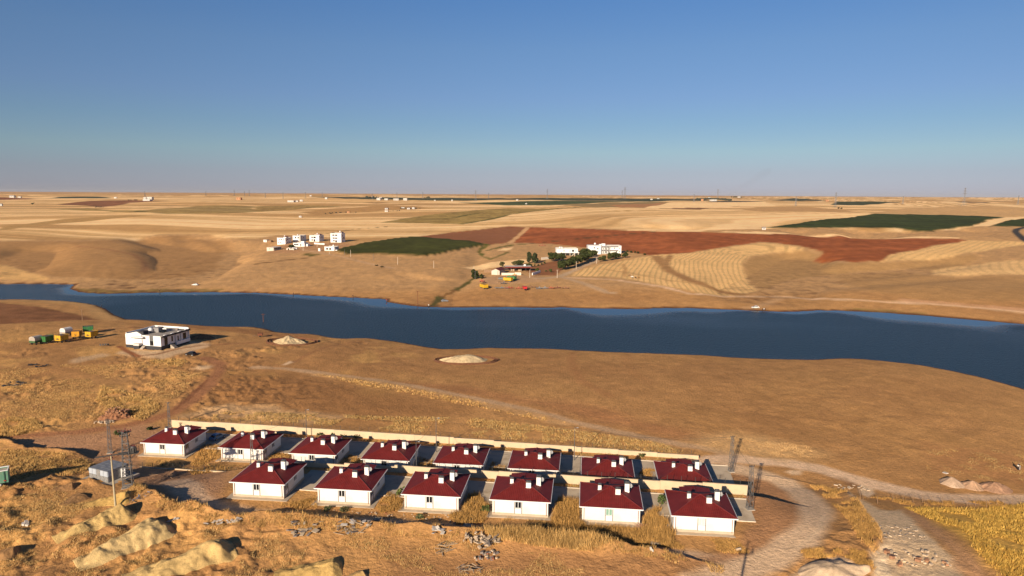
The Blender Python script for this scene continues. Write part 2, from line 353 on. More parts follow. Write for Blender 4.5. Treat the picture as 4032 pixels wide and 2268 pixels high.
# near hill
poly('dark_hill', [(-500, 1192), (0, 1191), (120, 1204), (224, 1221), (310, 1240), (392, 1258), (250, 1264), (120, 1270), (0, 1276), (-500, 1285)], (.215, .105, .052), 2, 2, 8, 'ploughed_field')
poly('brown_slope', [(700, 1560), (860, 1470), (1000, 1462), (1200, 1480), (1400, 1510), (1580, 1560), (1800, 1625), (1500, 1660), (1200, 1620), (900, 1590)], (.275, .145, .062), 10, 6, 22, None, 0, .85)
poly('pale_bank', [(730, 1640), (800, 1600), (900, 1592), (1040, 1600), (1160, 1612), (1330, 1640), (1300, 1672), (1100, 1668), (900, 1655)], (.50, .34, .19), 3, 4, 7, None, 0, .75)
poly('shore_slope', [(800, 1278), (900, 1287), (1000, 1295), (1100, 1314), (1230, 1322), (1300, 1335), (1150, 1330), (950, 1312), (820, 1300), (700, 1290)], (.30, .155, .07), 3, 4, 10, None, 0, .8)
poly('red_bare', [(2000, 1560), (2300, 1590), (2500, 1640), (2900, 1740), (2700, 1730), (2400, 1670), (2160, 1615), (2000, 1578)], (.34, .165, .078), 6, 5, 20, None, 0, .7)
poly('red_bare2', [(1500, 1500), (1800, 1520), (2000, 1555), (1990, 1575), (1760, 1535), (1560, 1512)], (.33, .165, .078), 4, 3, 14, None, 0, .7)
poly('pale_spot', [(380, 1414), (300, 1430), (280, 1418), (360, 1396), (405, 1390), (425, 1398)], (.50, .36, .23), 2, 2, 5, None, 0, .8)
poly('building_pad', [(470, 1390), (640, 1412), (700, 1398), (800, 1372), (830, 1352), (760, 1345), (640, 1380), (500, 1375)], (.56, .42, .28), 2, 3, 6, None, 0, .85)
poly('pale_spot2', [(748, 1452), (780, 1441), (840, 1437), (845, 1445), (800, 1455)], (.58, .43, .28), 1.5, 1.5, 4, None, 0, .85)
poly('pale_slab_spot', [(1108, 1436), (1140, 1422), (1160, 1424), (1124, 1438)], (.60, .46, .32), .8, .8, 4, None, 0, .9)
line('building_track', [(470, 1364), (510, 1388), (545, 1402)], 2.6, (.24, .105, .052), .5, .3, 3)
line('building_track2', [(550, 1402), (620, 1394), (700, 1374), (790, 1360), (1000, 1350)], 1.6, (.29, .14, .07), .6, .4, 4)
line('building_track3', [(360, 1302), (470, 1294), (580, 1288)], 2.5, (.25, .12, .06), .8, .8, 5)
line('grey_track', [(1000, 1446), (1120, 1451), (1250, 1466), (1373, 1482), (1538, 1505), (1745, 1543), (2000, 1597), (2166, 1634), (2230, 1654), (2373, 1688), (2415, 1699), (2599, 1734), (2784, 1766), (2922, 1796), (3000, 1815)], 3.2, (.43, .295, .185), 1.0, .8, 5, 'dirt_road')
line('grey_track_bank', [(1240, 1474), (1373, 1492), (1538, 1516), (1745, 1556), (2000, 1612), (2230, 1668)], 3.4, (.50, .315, .155), 1.5, 1.6, 3, None, 0, .8)
line('arc_track', [(1160, 1424), (1220, 1392), (1290, 1365), (1380, 1349), (1430, 1348)], 1.8, (.31, .16, .075), .8, .4, 4, None, 0, .8)
line('arc_track2', [(2253, 1388), (2252, 1420), (2262, 1460), (2290, 1500), (2400, 1560)], 3, (.35, .18, .08), 1.5, .8, 4, None, 0, .7)
line('arc_track3', [(2470, 1396), (2470, 1425), (2490, 1465), (2560, 1510)], 4, (.37, .20, .085), 2, 1, 4, None, 0, .6)
line('red_track', [(0, 1728), (110, 1716), (300, 1702), (480, 1680), (580, 1658), (683, 1625), (766, 1565), (828, 1506), (866, 1460), (861, 1431), (807, 1408)], 4.6, TRACK, 1.4, 1, 5, 'dirt_road')
line('red_track_edge', [(690, 1612), (740, 1570), (790, 1522), (815, 1495)], 1.4, (.19, .085, .045), .5, .4, 4, None, 0, .8)
poly('yard_red', [(0, 1738), (300, 1712), (560, 1672), (640, 1680), (560, 1800), (560, 1830), (700, 1850), (880, 1830), (900, 1900), (860, 2000), (960, 2045), (800, 2020), (680, 1990), (560, 1900), (420, 1830), (300, 1790), (100, 1765), (0, 1755)], (.385, .225, .135), 2, 2, 6, None, 0, .9)
poly('dust_front', [(640, 1900), (760, 1880), (850, 1960), (1000, 2010), (1300, 2030), (1600, 2050), (1950, 2080), (2250, 2120), (2600, 2165), (2900, 2190), (2950, 2230), (2700, 2195), (2400, 2160), (2100, 2120), (1850, 2108), (1500, 2085), (1250, 2060), (1000, 2045), (820, 2015), (700, 1980)], (.54, .395, .28), 1.2, 1.2, 5, None, 0, .9)
poly('right_bare', [(2860, 1850), (3000, 1870), (3120, 1945), (3190, 2020), (3150, 2110), (3000, 2190), (2800, 2260), (2650, 2200), (2900, 2160), (2960, 2050), (2900, 1960)], (.37, .205, .11), 2, 2, 6, None, 0, .85)
poly('mown_near', [(1500, 2200), (2000, 2160), (2300, 2180), (2600, 2210), (2860, 2250), (2700, 2330), (1500, 2330)], (.325, .18, .088), 3, 3, 6, None, 0, .7)
line('gravel_road', [(2700, 1830), (2800, 1810), (2900, 1806), (3000, 1817), (3092, 1822), (3230, 1846), (3323, 1874), (3415, 1902), (3530, 1929), (3645, 1952), (3784, 1965), (4032, 1968), (4500, 1985)], 5.2, GRAVEL, 1.0, .6, 5, 'dirt_road')
line('loop_road', [(2880, 1842), (2950, 1855), (3010, 1873), (3069, 1892), (3138, 1935), (3190, 1985), (3213, 2032), (3200, 2080), (3152, 2130), (3069, 2180), (3000, 2216), (2880, 2265), (2760, 2310)], 5.6, (.58, .43, .295), 1.2, .8, 5, 'dirt_road')
line('loop_edge', [(3238, 2040), (3228, 2085), (3185, 2130), (3140, 2160)], .8, (.60, .46, .32), .4, .2, 3, None, 0, .8)
poly('creek_bed', [(3312, 1935), (3330, 1930), (3400, 1975), (3470, 2005), (3540, 2010), (3610, 2060), (3680, 2120), (3740, 2180), (3800, 2268), (3850, 2330), (3450, 2330), (3440, 2200), (3470, 2160), (3475, 2110), (3420, 2050), (3380, 1985)], (.60, .47, .32), 1.0, 1.4, 4, 'creek_bed', 0, .9)
poly('creek_pale', [(3445, 2180), (3480, 2130), (3510, 2160), (3500, 2220), (3520, 2330), (3440, 2330)], (.70, .58, .42), .6, .6, 4)
poly('creek_side', [(3540, 2010), (3600, 2000), (3720, 2100), (3800, 2160), (3900, 2268), (3950, 2330), (3850, 2330), (3740, 2180), (3620, 2065)], (.43, .255, .14), 1.5, 1.5, 5, None, 0, .9)
poly('pale_knob', [(3180, 2230), (3260, 2200), (3330, 2215), (3390, 2268), (3400, 2330), (3150, 2330), (3120, 2268)], (.64, .48, .32), 1, 1.2, 4)
poly('pale_pool', [(3380, 1922), (3400, 1912), (3440, 1925), (3450, 1945), (3420, 1958), (3390, 1948)], (.56, .43, .30), .6, .5, 3)
poly('pale_spot3', [(3090, 1860), (3110, 1850), (3160, 1852), (3150, 1868), (3115, 1868)], (.58, .43, .29), .8, .8, 3)
poly('dark_soil', [(3300, 1880), (3340, 1885), (3370, 1905), (3390, 1918), (3350, 1920), (3320, 1900)], (.20, .115, .065), 1, 1, 3, None, 0, .8)
poly('yellow_field', [(3560, 1998), (3700, 2000), (3850, 2005), (4032, 1985), (4700, 1975), (4700, 2400), (4100, 2400), (3980, 2300), (3900, 2230), (3800, 2120), (3700, 2060)], (.56, .345, .085), 2, 2, 5, 'grass_field', 0, .95)
poly('right_ochre', [(3650, 1750), (3850, 1770), (4032, 1790), (4500, 1800), (4500, 1900), (4032, 1900), (3800, 1880), (3650, 1850)], (.39, .20, .09), 4, 4, 8, None, 0, .6)
poly('pale_verge', [(2700, 1740), (2860, 1700), (3000, 1720), (3200, 1760), (3300, 1790), (3290, 1815), (3100, 1805), (2900, 1785)], (.52, .345, .17), 4, 4, 7, None, 0, .75)
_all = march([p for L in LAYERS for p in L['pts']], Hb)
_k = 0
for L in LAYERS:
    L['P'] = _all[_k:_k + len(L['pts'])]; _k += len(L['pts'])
LAY = {L['n']: L for L in LAYERS}

# banks: a low step whose south side is higher and whose far face falls away from the sun
_b = [[(530, 1911), (575, 1938), (622, 1962), (668, 2004), (720, 2016), (784, 2024), (865, 2040), (945, 2054), (1046, 2047), (1161, 2059), (1323, 2077), (1392, 2084), (1507, 2096), (1692, 2105), (1853, 2119), (1959, 2130), (2115, 2132), (2254, 2152), (2369, 2166), (2507, 2177), (2599, 2190), (2715, 2205), (2853, 2234)],
      [(-150, 1735), (0, 1748), (60, 1757), (110, 1778), (200, 1786), (300, 1800), (380, 1806)],
      [(250, 1868), (300, 1885), (360, 1893), (430, 1912), (470, 1922)],
      [(2990, 1866), (3080, 1884), (3200, 1905), (3300, 1928), (3320, 1934)],
      [(3316, 1932), (3345, 1960), (3380, 1985), (3420, 2050), (3475, 2105), (3470, 2155), (3440, 2195), (3450, 2330)]]
_bw = march([p for b in _b for p in b], Hb); _k = 0
BANKS = []
for b, (hgt, dec, step) in zip(_b, [(2.4, 6.0, .6), (2.0, 6.0, .6), (.5, 4, .6), (.45, 3, .5), (1.5, 6.0, .9)]):
    BANKS.append((_bw[_k:_k + len(b)], hgt, dec, step)); _k += len(b)

def bank_z(x, y):
    out = np.zeros(x.shape)
    for P, hgt, dec, step in BANKS:
        m = (x > P[:, 0].min() - 25) & (x < P[:, 0].max() + 25) & (y > P[:, 1].min() - 25) & (y < P[:, 1].max() + 25)
        if not m.any():
            continue
        xm, ym = x[m], y[m]
        wob = (vn(xm / 1.7, ym / 1.7, 61) - .5) * .9 + (vn(xm / 6, ym / 6, 62) - .5) * 1.2
        best = np.full(xm.shape, 1e9); side = np.zeros(xm.shape); par = np.zeros(xm.shape)
        Ls = np.concatenate([[0], np.cumsum(np.hypot(*np.diff(P, axis=0).T))])
        for i in range(len(P) - 1):
            a, b = P[i], P[i + 1]; dx, dy = b - a; l2 = dx * dx + dy * dy
            t = np.clip(((xm - a[0]) * dx + (ym - a[1]) * dy) / l2, 0, 1)
            d = np.hypot(xm - a[0] - t * dx, ym - a[1] - t * dy)
            sdn = (dx * (ym - a[1]) - dy * (xm - a[0])) / math.sqrt(l2)     # + left of travel (far side)
            q = d < best
            best = np.where(q, d, best); side = np.where(q, sdn, side); par = np.where(q, (Ls[i] + t * math.sqrt(l2)) / Ls[-1], par)
        s = -np.sign(side) * best + wob * .5                                # + on the near (high) side
        taper = np.minimum(1, 9 * np.minimum(par + .015, 1 - par))
        amp = hgt * taper * (0.8 + .4 * vn(xm / 4, ym / 4, 63))
        out[m] = np.maximum(out[m], amp * sst(-.1, step, s) * np.exp(-np.maximum(s, 0) / dec))
    return out

# ------------------------------------------------------------------ ground: how flat or tufted each place is
YARD = march([(560, 1900), (700, 1985), (1000, 2040), (1600, 2085), (2200, 2135), (2700, 2170), (2960, 2080), (3000, 1960), (2930, 1850), (2700, 1790), (2000, 1735), (1300, 1690), (660, 1655), (540, 1790)], Hb)
def yard_flat(x, y):
    out = np.zeros(x.shape)
    m = (y > 85) & (y < 260) & (np.abs(x) < 170)
    if m.any():
        out[m] = sst(-4, 2, poly_sd(x[m], y[m], YARD))
    return out

FLAT = [(LAY[k], w) for k, w in (('gravel_road', 1), ('loop_road', 1), ('dust_front', .8), ('yard_red', .75), ('creek_bed', .6), ('creek_side', .6), ('grey_track', .9), ('red_track', .8), ('right_bare', .8), ('mown_near', .6), ('building_pad', .9))]
def flat_mask(x, y):
    out = np.zeros(x.shape)
    for L, wgt in FLAT:
        P = L['P']; mg = L['w'] + 2
        m = (x > P[:, 0].min() - mg) & (x < P[:, 0].max() + mg) & (y > P[:, 1].min() - mg) & (y < P[:, 1].max() + mg)
        if m.any():
            s = poly_sd(x[m], y[m], P) if L['k'] == 'p' else L['w'] / 2 - seg_dist(x[m], y[m], P)[0]
            out[m] = np.maximum(out[m], wgt * sst(-1.0, .6, s))
    return out

def H(x, y, detail=True):
    x = np.atleast_1d(np.asarray(x, float)); y = np.atleast_1d(np.asarray(y, float))
    z = Hb(x, y) + bank_z(x, y)
    for L in LAYERS:
        if L['up']:
            P = L['P']
            m = (x > P[:, 0].min()) & (x < P[:, 0].max()) & (y > P[:, 1].min()) & (y < P[:, 1].max())
            if m.any():
                sdv = poly_sd(x[m], y[m], P) + (fbm(x[m] / L['es'], y[m] / L['es'], 2, 5) - .5) * 2 * L['en']
                z[m] += L['up'] * sst(-1, 3, sdv)
    if detail:
        yf = yard_flat(x, y)
        near = sst(900, 250, y)
        amp = near * (1 - .93 * np.maximum(yf, flat_mask(x, y)))
        tuft = sst(.42, .62, fbm(x / 26 + 9, y / 26, 3, 71)) * (0.08 + .92 * sst(-45, -95, x) * sst(90, 150, y) + .9 * sst(-20, -60, x) * sst(150, 120, y) + .5 * sst(130, 105, y)) * sst(330, 270, y)
        dn = np.maximum((vn(x / 1.1, y / 1.1, 81) - .5) * .26 + (vn(x / 2.6, y / 2.6, 82) - .5) * .42, -.14)
        z = z + amp * ((fbm(x / 9, y / 9, 3, 77) - .5) * (.22 + .3 * sst(-45, -95, x)) + dn * (.22 + 1.8 * tuft) + sst(300, 470, y) * (vn(x / 4, y / 6, 83) - .5) * .5)
        sh = sst(2.0, -1.0, z) * 0
    return z

def HH(x, y):
    return float(H(np.array([x]), np.array([y]))[0])

def AT(pts):
    w = march(pts, Hb)
    z = H(w[:, 0], w[:, 1])
    return np.column_stack([w, z])

def top_z(base, toppx):
    d = rays([toppx])[0]
    return CZ + d[2] / math.hypot(d[0], d[1]) * math.hypot(base[0], base[1])
# ------------------------------------------------------------------ scene-graph and material helpers
def link(o):
    COL.objects.link(o); return o

def tag(o, label=None, cat=None, group=None, kind=None):
    if label: o['label'] = label
    if cat: o['category'] = cat
    if group: o['group'] = group
    if kind: o['kind'] = kind
    return o

def thing(name, label, cat, loc=(0, 0, 0), rz=0.0, group=None):
    o = bpy.data.objects.new(name, None)
    o.empty_display_size = .5
    link(o); o.location = loc; o.rotation_euler = (0, 0, rz)
    return tag(o, label, cat, group)

def copy_tree(o, parent=None):
    c = o.copy(); link(c)
    if parent is not None:
        c.parent = parent
        c.matrix_parent_inverse = o.matrix_parent_inverse
    for ch in list(o.children):
        copy_tree(ch, c)
    return c

MATS = {}
def mat(name, col, rough=.8, var=.10, scale=2.0, spec=.25, metal=0.0, bump=0.0, bscale=8.0, dirt=None):
    if name in MATS:
        return MATS[name]
    m = bpy.data.materials.new(name); m.use_nodes = True
    n, l = m.node_tree.nodes, m.node_tree.links
    b = n['Principled BSDF']
    b.inputs['Roughness'].default_value = rough
    b.inputs['Specular IOR Level'].default_value = spec
    b.inputs['Metallic'].default_value = metal
    tc = n.new('ShaderNodeTexCoord')
    nz = n.new('ShaderNodeTexNoise'); nz.inputs['Scale'].default_value = scale; nz.inputs['Detail'].default_value = 4
    l.new(tc.outputs['Object'], nz.inputs['Vector'])
    mr = n.new('ShaderNodeMapRange')
    mr.inputs[1].default_value = .3; mr.inputs[2].default_value = .7
    mr.inputs[3].default_value = 1 - var; mr.inputs[4].default_value = 1 + var
    l.new(nz.outputs['Fac'], mr.inputs[0])
    mx = n.new('ShaderNodeVectorMath'); mx.operation = 'SCALE'
    mx.inputs[0].default_value = col
    l.new(mr.outputs[0], mx.inputs['Scale'])
    src = mx.outputs[0]
    if dirt:
        n2 = n.new('ShaderNodeTexNoise'); n2.inputs['Scale'].default_value = dirt[1]; n2.inputs['Detail'].default_value = 6
        l.new(tc.outputs['Object'], n2.inputs['Vector'])
        r2 = n.new('ShaderNodeMapRange'); r2.inputs[1].default_value = .52; r2.inputs[2].default_value = .72
        r2.inputs[3].default_value = 0; r2.inputs[4].default_value = dirt[2]
        l.new(n2.outputs['Fac'], r2.inputs[0])
        mm = n.new('ShaderNodeMix'); mm.data_type = 'RGBA'
        l.new(r2.outputs[0], mm.inputs[0]); l.new(src, mm.inputs[6]); mm.inputs[7].default_value = (*dirt[0], 1)
        src = mm.outputs[2]
    l.new(src, b.inputs['Base Color'])
    if bump:
        bp = n.new('ShaderNodeBump'); bp.inputs['Strength'].default_value = bump; bp.inputs['Distance'].default_value = .05
        n3 = n.new('ShaderNodeTexNoise'); n3.inputs['Scale'].default_value = bscale; n3.inputs['Detail'].default_value = 4
        l.new(tc.outputs['Object'], n3.inputs['Vector']); l.new(n3.outputs['Fac'], bp.inputs['Height'])
        l.new(bp.outputs[0], b.inputs['Normal'])
    MATS[name] = m
    return m

def attr_mat(name, rough=.95, var=.25, scale=1.5, bump=.0, bscale=2.0, spec=.1, trans=0.0):
    """colour from the mesh's own albedo attribute, broken up by noise"""
    m = bpy.data.materials.new(name); m.use_nodes = True
    n, l = m.node_tree.nodes, m.node_tree.links
    b = n['Principled BSDF']; b.inputs['Roughness'].default_value = rough; b.inputs['Specular IOR Level'].default_value = spec
    at = n.new('ShaderNodeAttribute'); at.attribute_name = 'col'
    g = n.new('ShaderNodeNewGeometry')
    src = at.outputs['Color']
    for k, (sc, vv) in enumerate([(scale, var), (scale * 7.3, var * .8), (scale / 9.0, var * .5)]):
        nz = n.new('ShaderNodeTexNoise'); nz.inputs['Scale'].default_value = sc; nz.inputs['Detail'].default_value = 5; nz.inputs['Roughness'].default_value = .65
        l.new(g.outputs['Position'], nz.inputs['Vector'])
        mr = n.new('ShaderNodeMapRange'); mr.inputs[1].default_value = .3; mr.inputs[2].default_value = .7
        mr.inputs[3].default_value = 1 - vv; mr.inputs[4].default_value = 1 + vv
        l.new(nz.outputs['Fac'], mr.inputs[0])
        mx = n.new('ShaderNodeVectorMath'); mx.operation = 'SCALE'
        l.new(src, mx.inputs[0]); l.new(mr.outputs[0], mx.inputs['Scale'])
        src = mx.outputs[0]
    l.new(src, b.inputs['Base Color'])
    if bump:
        bp = n.new('ShaderNodeBump'); bp.inputs['Strength'].default_value = bump; bp.inputs['Distance'].default_value = .35
        n3 = n.new('ShaderNodeTexNoise'); n3.inputs['Scale'].default_value = bscale; n3.inputs['Detail'].default_value = 6; n3.inputs['Roughness'].default_value = .65
        l.new(g.outputs['Position'], n3.inputs['Vector']); l.new(n3.outputs['Fac'], bp.inputs['Height'])
        l.new(bp.outputs[0], b.inputs['Normal'])
    return m

def np_mesh(name, V, Fq, col=None, material=None, smooth=True, kind=None, parent=None):
    """mesh from arrays: quads or triangles"""
    me = bpy.data.meshes.new(name)
    k = Fq.shape[1]
    me.vertices.add(len(V)); me.vertices.foreach_set('co', V.astype(np.float32).ravel())
    me.loops.add(Fq.size); me.loops.foreach_set('vertex_index', Fq.astype(np.int32).ravel())
    me.polygons.add(len(Fq)); me.polygons.foreach_set('loop_start', np.arange(0, Fq.size, k, dtype=np.int32))
    me.polygons.foreach_set('use_smooth', np.full(len(Fq), smooth))
    me.update(calc_edges=True)
    if col is not None:
        a = me.attributes.new('col', 'FLOAT_COLOR', 'POINT')
        c = np.ones((len(V), 4), np.float32); c[:, :3] = col
        a.data.foreach_set('color', c.ravel())
    if material: me.materials.append(material)
    o = bpy.data.objects.new(name, me); link(o)
    if parent is not None: o.parent = parent
    if kind: o['kind'] = kind
    return o

# ------------------------------------------------------------------ the ground: one polar sheet to the horizon, split by what covers it
def build_ground():
    th = np.concatenate([np.arange(-39.5, 39.5, .083), np.arange(39.5, 320.4, 5.0)])
    th = R(1) * th
    rr = [4.0, 15.0, 30, 45, 58, 68, 76, 82, 87]
    r = 90.0
    while r < 21000:
        rr.append(r)
        drop = max(66 - float(base_z(r)), 6)
        dr = .78 * r * r / (683 * drop)
        r += min(max(dr, .15), 14 if r < 1600 else (24 if r < 3000 else r * .03))
    rr = np.array(rr)
    nt, nr = len(th), len(rr)
    Rg, Tg = np.meshgrid(rr, th, indexing='ij')
    x = (Rg * np.sin(Tg)).ravel(); y = (Rg * np.cos(Tg)).ravel()
    z = np.empty_like(x)
    for a in range(0, len(x), 120000):
        z[a:a + 120000] = H(x[a:a + 120000], y[a:a + 120000])
    # ---- albedo
    f1 = fbm(x / 60, y / 60, 4, 101)[:, None]; f2 = fbm(x / 14, y / 14, 4, 105)[:, None]; f3 = vn(x / 3.0, y / 3.0, 108)[:, None]
    c = np.array(BROWN) + (np.array(OCHRE) - np.array(BROWN)) * sst(.15, .60, f1)
    far = sst(430, 480, y)[:, None]
    c = c * (1 - far) + np.array((.44, .275, .135)) * (.86 + .28 * f2) * far
    c = c + (np.array(DRY) - c) * (sst(.52, .70, f2) * (.14 + .7 * sst(-20, -60, x)[:, None] * sst(330, 250, y)[:, None]))
    c = c * (.88 + .24 * f3)
    cls = np.zeros(len(x), np.int16); names = ['ground']
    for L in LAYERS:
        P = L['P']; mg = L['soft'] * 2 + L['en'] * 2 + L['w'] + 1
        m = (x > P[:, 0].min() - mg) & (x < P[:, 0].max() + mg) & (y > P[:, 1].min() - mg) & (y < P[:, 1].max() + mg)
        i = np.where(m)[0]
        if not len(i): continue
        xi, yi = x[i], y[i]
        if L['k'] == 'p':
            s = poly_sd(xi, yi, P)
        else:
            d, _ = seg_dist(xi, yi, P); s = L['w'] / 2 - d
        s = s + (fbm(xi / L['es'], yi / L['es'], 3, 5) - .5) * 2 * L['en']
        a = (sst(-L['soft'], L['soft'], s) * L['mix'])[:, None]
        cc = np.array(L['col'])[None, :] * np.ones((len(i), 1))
        if L['n'] == 'stubble':
            # strips left by the harvester: long bands whose direction drifts over the plain
            u = fbm(xi / 900, yi / 1300, 2, 201)
            ang = R(20) + (u - .5) * 1.6
            v = yi * np.cos(ang) - xi * np.sin(ang) + (fbm(xi / 260, yi / 300, 2, 207) - .5) * 120
            uu = xi * np.cos(ang) + yi * np.sin(ang)
            b1 = vn(v / 16.0, uu / 900, 211); b2 = vn(v / 38.0, uu / 1400, 212); b3 = vn(v / 90, uu / 700, 215)
            q = np.clip(.5 + 1.3 * (b1 - .5) + 1.5 * (b2 - .5) + 1.1 * (b3 - .5), 0, 1)[:, None]
            cc = np.where(q > .5, np.array(WHEAT) + (np.array(WHEAT_L) - np.array(WHEAT)) * (2 * q - 1), np.array(WHEAT_D) + (np.array(WHEAT) - np.array(WHEAT_D)) * 2 * q)
            cc = cc * (.93 + .14 * vn(xi / 12, yi / 30, 213))[:, None]
        elif L['n'].startswith('mown') and L['n'] != 'mown_near':
            if L['n'] == 'mown':
                dd, _ = seg_dist(xi, yi, PROW); fr = 4.2
            else:
                dd = yi * .9 - xi * .35; fr = 6.0
            dd = dd + (fbm(xi / 45, yi / 60, 2, 221) - .5) * 5
            st = .5 + .5 * np.sin(dd * 2 * PI / fr)
            lo = .80 if L['n'] == 'mown' else .92
            cc = cc * (lo + (1.12 - lo) * sst(.05, .45, st) * (.6 + .4 * vn(dd / 9, xi / 70, 223)))[:, None]
            cc = cc * (.88 + .24 * fbm(xi / 18, yi / 18, 3, 225))[:, None]
        elif L['ob'] in ('crop_field', 'ploughed_field'):
            rv = yi * .97 - xi * .24
            cc = cc * (.68 + .64 * fbm(xi / 30, yi / 60, 4, 231))[:, None] * (.80 + .4 * vn(xi / 5, yi / 7, 233))[:, None] * (.82 + .36 * vn(rv / 9, xi / 160, 235))[:, None]
        else:
            cc = cc * (.84 + .32 * fbm(xi / 7, yi / 7, 4, 241))[:, None]
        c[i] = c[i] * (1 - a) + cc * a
        if L['ob']:
            if L['ob'] not in names: names.append(L['ob'])
            cls[i[s > 0]] = names.index(L['ob'])
        elif L['n'] in ('dust_front', 'yard_red'):
            pass
    c = c * np.array((1.40, 1.28, 1.12))
    # wet bed and shore
    wet = sst(.55, .12, z)[:, None] * ((y > 150) & (y < 700))[:, None]
    c = c * (1 - wet) + np.array((.12, .055, .028)) * wet
    ii = np.arange(nr * nt).reshape(nr, nt)
    a = ii[:-1, :]; b = np.roll(a, -1, 1); d = ii[1:, :]; e = np.roll(d, -1, 1)
    Q = np.stack([a, d, e, b], -1).reshape(-1, 4)
    fc = cls[Q[:, 0]]
    V = np.column_stack([x, y, z])
    gm = ground_material()
    for k, nm in enumerate(names):
        q = Q[fc == k]
        if not len(q): continue
        used, inv = np.unique(q, return_inverse=True)
        o = np_mesh(nm, V[used], inv.reshape(-1, 4), c[used], gm, True, 'structure')
        tag(o, kind='structure')
    # small disc under the camera closes the sheet
    o = np_mesh('ground', np.vstack([V[:nt], [[0, 0, float(base_z(0.0))]]]), np.column_stack([np.arange(nt), np.roll(np.arange(nt), -1), np.full(nt, nt)])[:, ::-1], np.vstack([c[:nt], c[:1]]), gm, True, 'structure')

def ground_material():
    m = attr_mat('ground_cover', .97, .20, 1.1, .85, 1.7, .08)
    return m

PROW = march([(2945, 1010), (2918, 1040), (2932, 1090), (2960, 1125), (3010, 1165)], Hb)
build_ground()

# ------------------------------------------------------------------ water
def build_water():
    m = bpy.data.materials.new('lake_water'); m.use_nodes = True
    n, l = m.node_tree.nodes, m.node_tree.links
    b = n['Principled BSDF']
    b.inputs['Base Color'].default_value = (.010, .030, .050, 1)
    b.inputs['Roughness'].default_value = .10
    b.inputs['IOR'].default_value = 1.333
    b.inputs['Specular IOR Level'].default_value = .30
    g = n.new('ShaderNodeNewGeometry')
    at = n.new('ShaderNodeAttribute'); at.attribute_name = 'ripple'
    mp = n.new('ShaderNodeMapping'); mp.inputs['Rotation'].default_value = (0, 0, R(28)); mp.inputs['Scale'].default_value = (1.0, .55, 1)
    l.new(g.outputs['Position'], mp.inputs[0])
    nz = n.new('ShaderNodeTexNoise'); nz.inputs['Scale'].default_value = .9; nz.inputs['Detail'].default_value = 4; nz.inputs['Roughness'].default_value = .6
    l.new(mp.outputs[0], nz.inputs['Vector'])
    bp = n.new('ShaderNodeBump'); bp.inputs['Distance'].default_value = .85
    l.new(at.outputs['Fac'], bp.inputs['Strength'])
    l.new(nz.outputs['Fac'], bp.inputs['Height']); l.new(bp.outputs[0], b.inputs['Normal'])
    rr = n.new('ShaderNodeMapRange'); rr.inputs[1].default_value = 0; rr.inputs[2].default_value = .9; rr.inputs[3].default_value = .04; rr.inputs[4].default_value = .34
    l.new(at.outputs['Fac'], rr.inputs[0]); l.new(rr.outputs[0], b.inputs['Roughness'])
    xs = np.linspace(-560, 760, 265); ys = np.linspace(150, 560, 165)
    X, Y = np.meshgrid(xs, ys); x, y = X.ravel(), Y.ravel()
    sdl = lake_sd(x, y)
    farline = on_plane(_far, 0.0)
    df, _ = seg_dist(x, y, farline)
    wid = (.45 + .55 * sst(-140, -40, x)) * (3 + 22 * sst(.45, .8, vn(x / 55, 0 * y + 3, 301)) + 8 * vn(x / 16, y / 30, 303))
    rip = np.clip(sst(.45, 1.3, df / wid), .02, 1) * (.62 + .6 * fbm(x / 90, y / 45, 3, 305)) * (1 - .45 * sst(-190, -330, x))
    ii = np.arange(len(x)).reshape(X.shape)
    Q = np.stack([ii[:-1, :-1], ii[:-1, 1:], ii[1:, 1:], ii[1:, :-1]], -1).reshape(-1, 4)
    keep = (sdl[Q] > -9).any(1)
    Q = Q[keep]; used, inv = np.unique(Q, return_inverse=True)
    o = np_mesh('lake_water', np.column_stack([x, y, 0 * x])[used], inv.reshape(-1, 4), None, m, True, 'structure')
    a = o.data.attributes.new('ripple', 'FLOAT', 'POINT'); a.data.foreach_set('value', rip[used].astype(np.float32))
build_water()

def build_haze():
    m = bpy.data.materials.new('haze'); m.use_nodes = True
    n, l = m.node_tree.nodes, m.node_tree.links
    n.remove(n['Principled BSDF'])
    v = n.new('ShaderNodeVolumePrincipled')
    v.inputs['Color'].default_value = (.78, .80, .86, 1); v.inputs['Density'].default_value = 2.2e-5; v.inputs['Anisotropy'].default_value = 0.0
    l.new(v.outputs[0], n['Material Output'].inputs['Volume'])
    me = bpy.data.meshes.new('haze'); b = bmesh.new(); bmesh.ops.create_cube(b, size=1.0); b.to_mesh(me); b.free()
    me.materials.append(m); o = bpy.data.objects.new('haze', me); link(o)
    o.scale = (46000, 46000, 124); o.location = (0, 0, 58); o['kind'] = 'stuff'
build_haze()

def build_smoke():
    m = bpy.data.materials.new('thin_smoke'); m.use_nodes = True
    n, l = m.node_tree.nodes, m.node_tree.links
    n.remove(n['Principled BSDF'])
    v = n.new('ShaderNodeVolumePrincipled'); v.inputs['Color'].default_value = (.40, .37, .37, 1); v.inputs['Density'].default_value = .0011
    l.new(v.outputs[0], n['Material Output'].inputs['Volume'])
    P = AT([(2872, 777)])[0]; k = math.hypot(P[0], P[1]) / F
    b = bmesh.new()
    for i in range(9):
        t = i / 8; px, py = 2 + 128 * t ** 1.15, 4 + 86 * t ** .9
        mt = Matrix.Translation((px * k, 20 * math.sin(i), py * k)) @ Matrix.Rotation(R(-34), 4, 'Y') @ Matrix.Diagonal(((14 + 18 * t) * k, (12 + 12 * t) * k, (5 + 11 * t) * k, 1))
        bmesh.ops.create_icosphere(b, subdivisions=2, radius=1.0, matrix=mt)
    me = bpy.data.meshes.new('smoke'); b.to_mesh(me); b.free(); me.materials.append(m)
    o = bpy.data.objects.new('smoke', me); link(o); o.location = P; o['kind'] = 'stuff'
build_smoke()
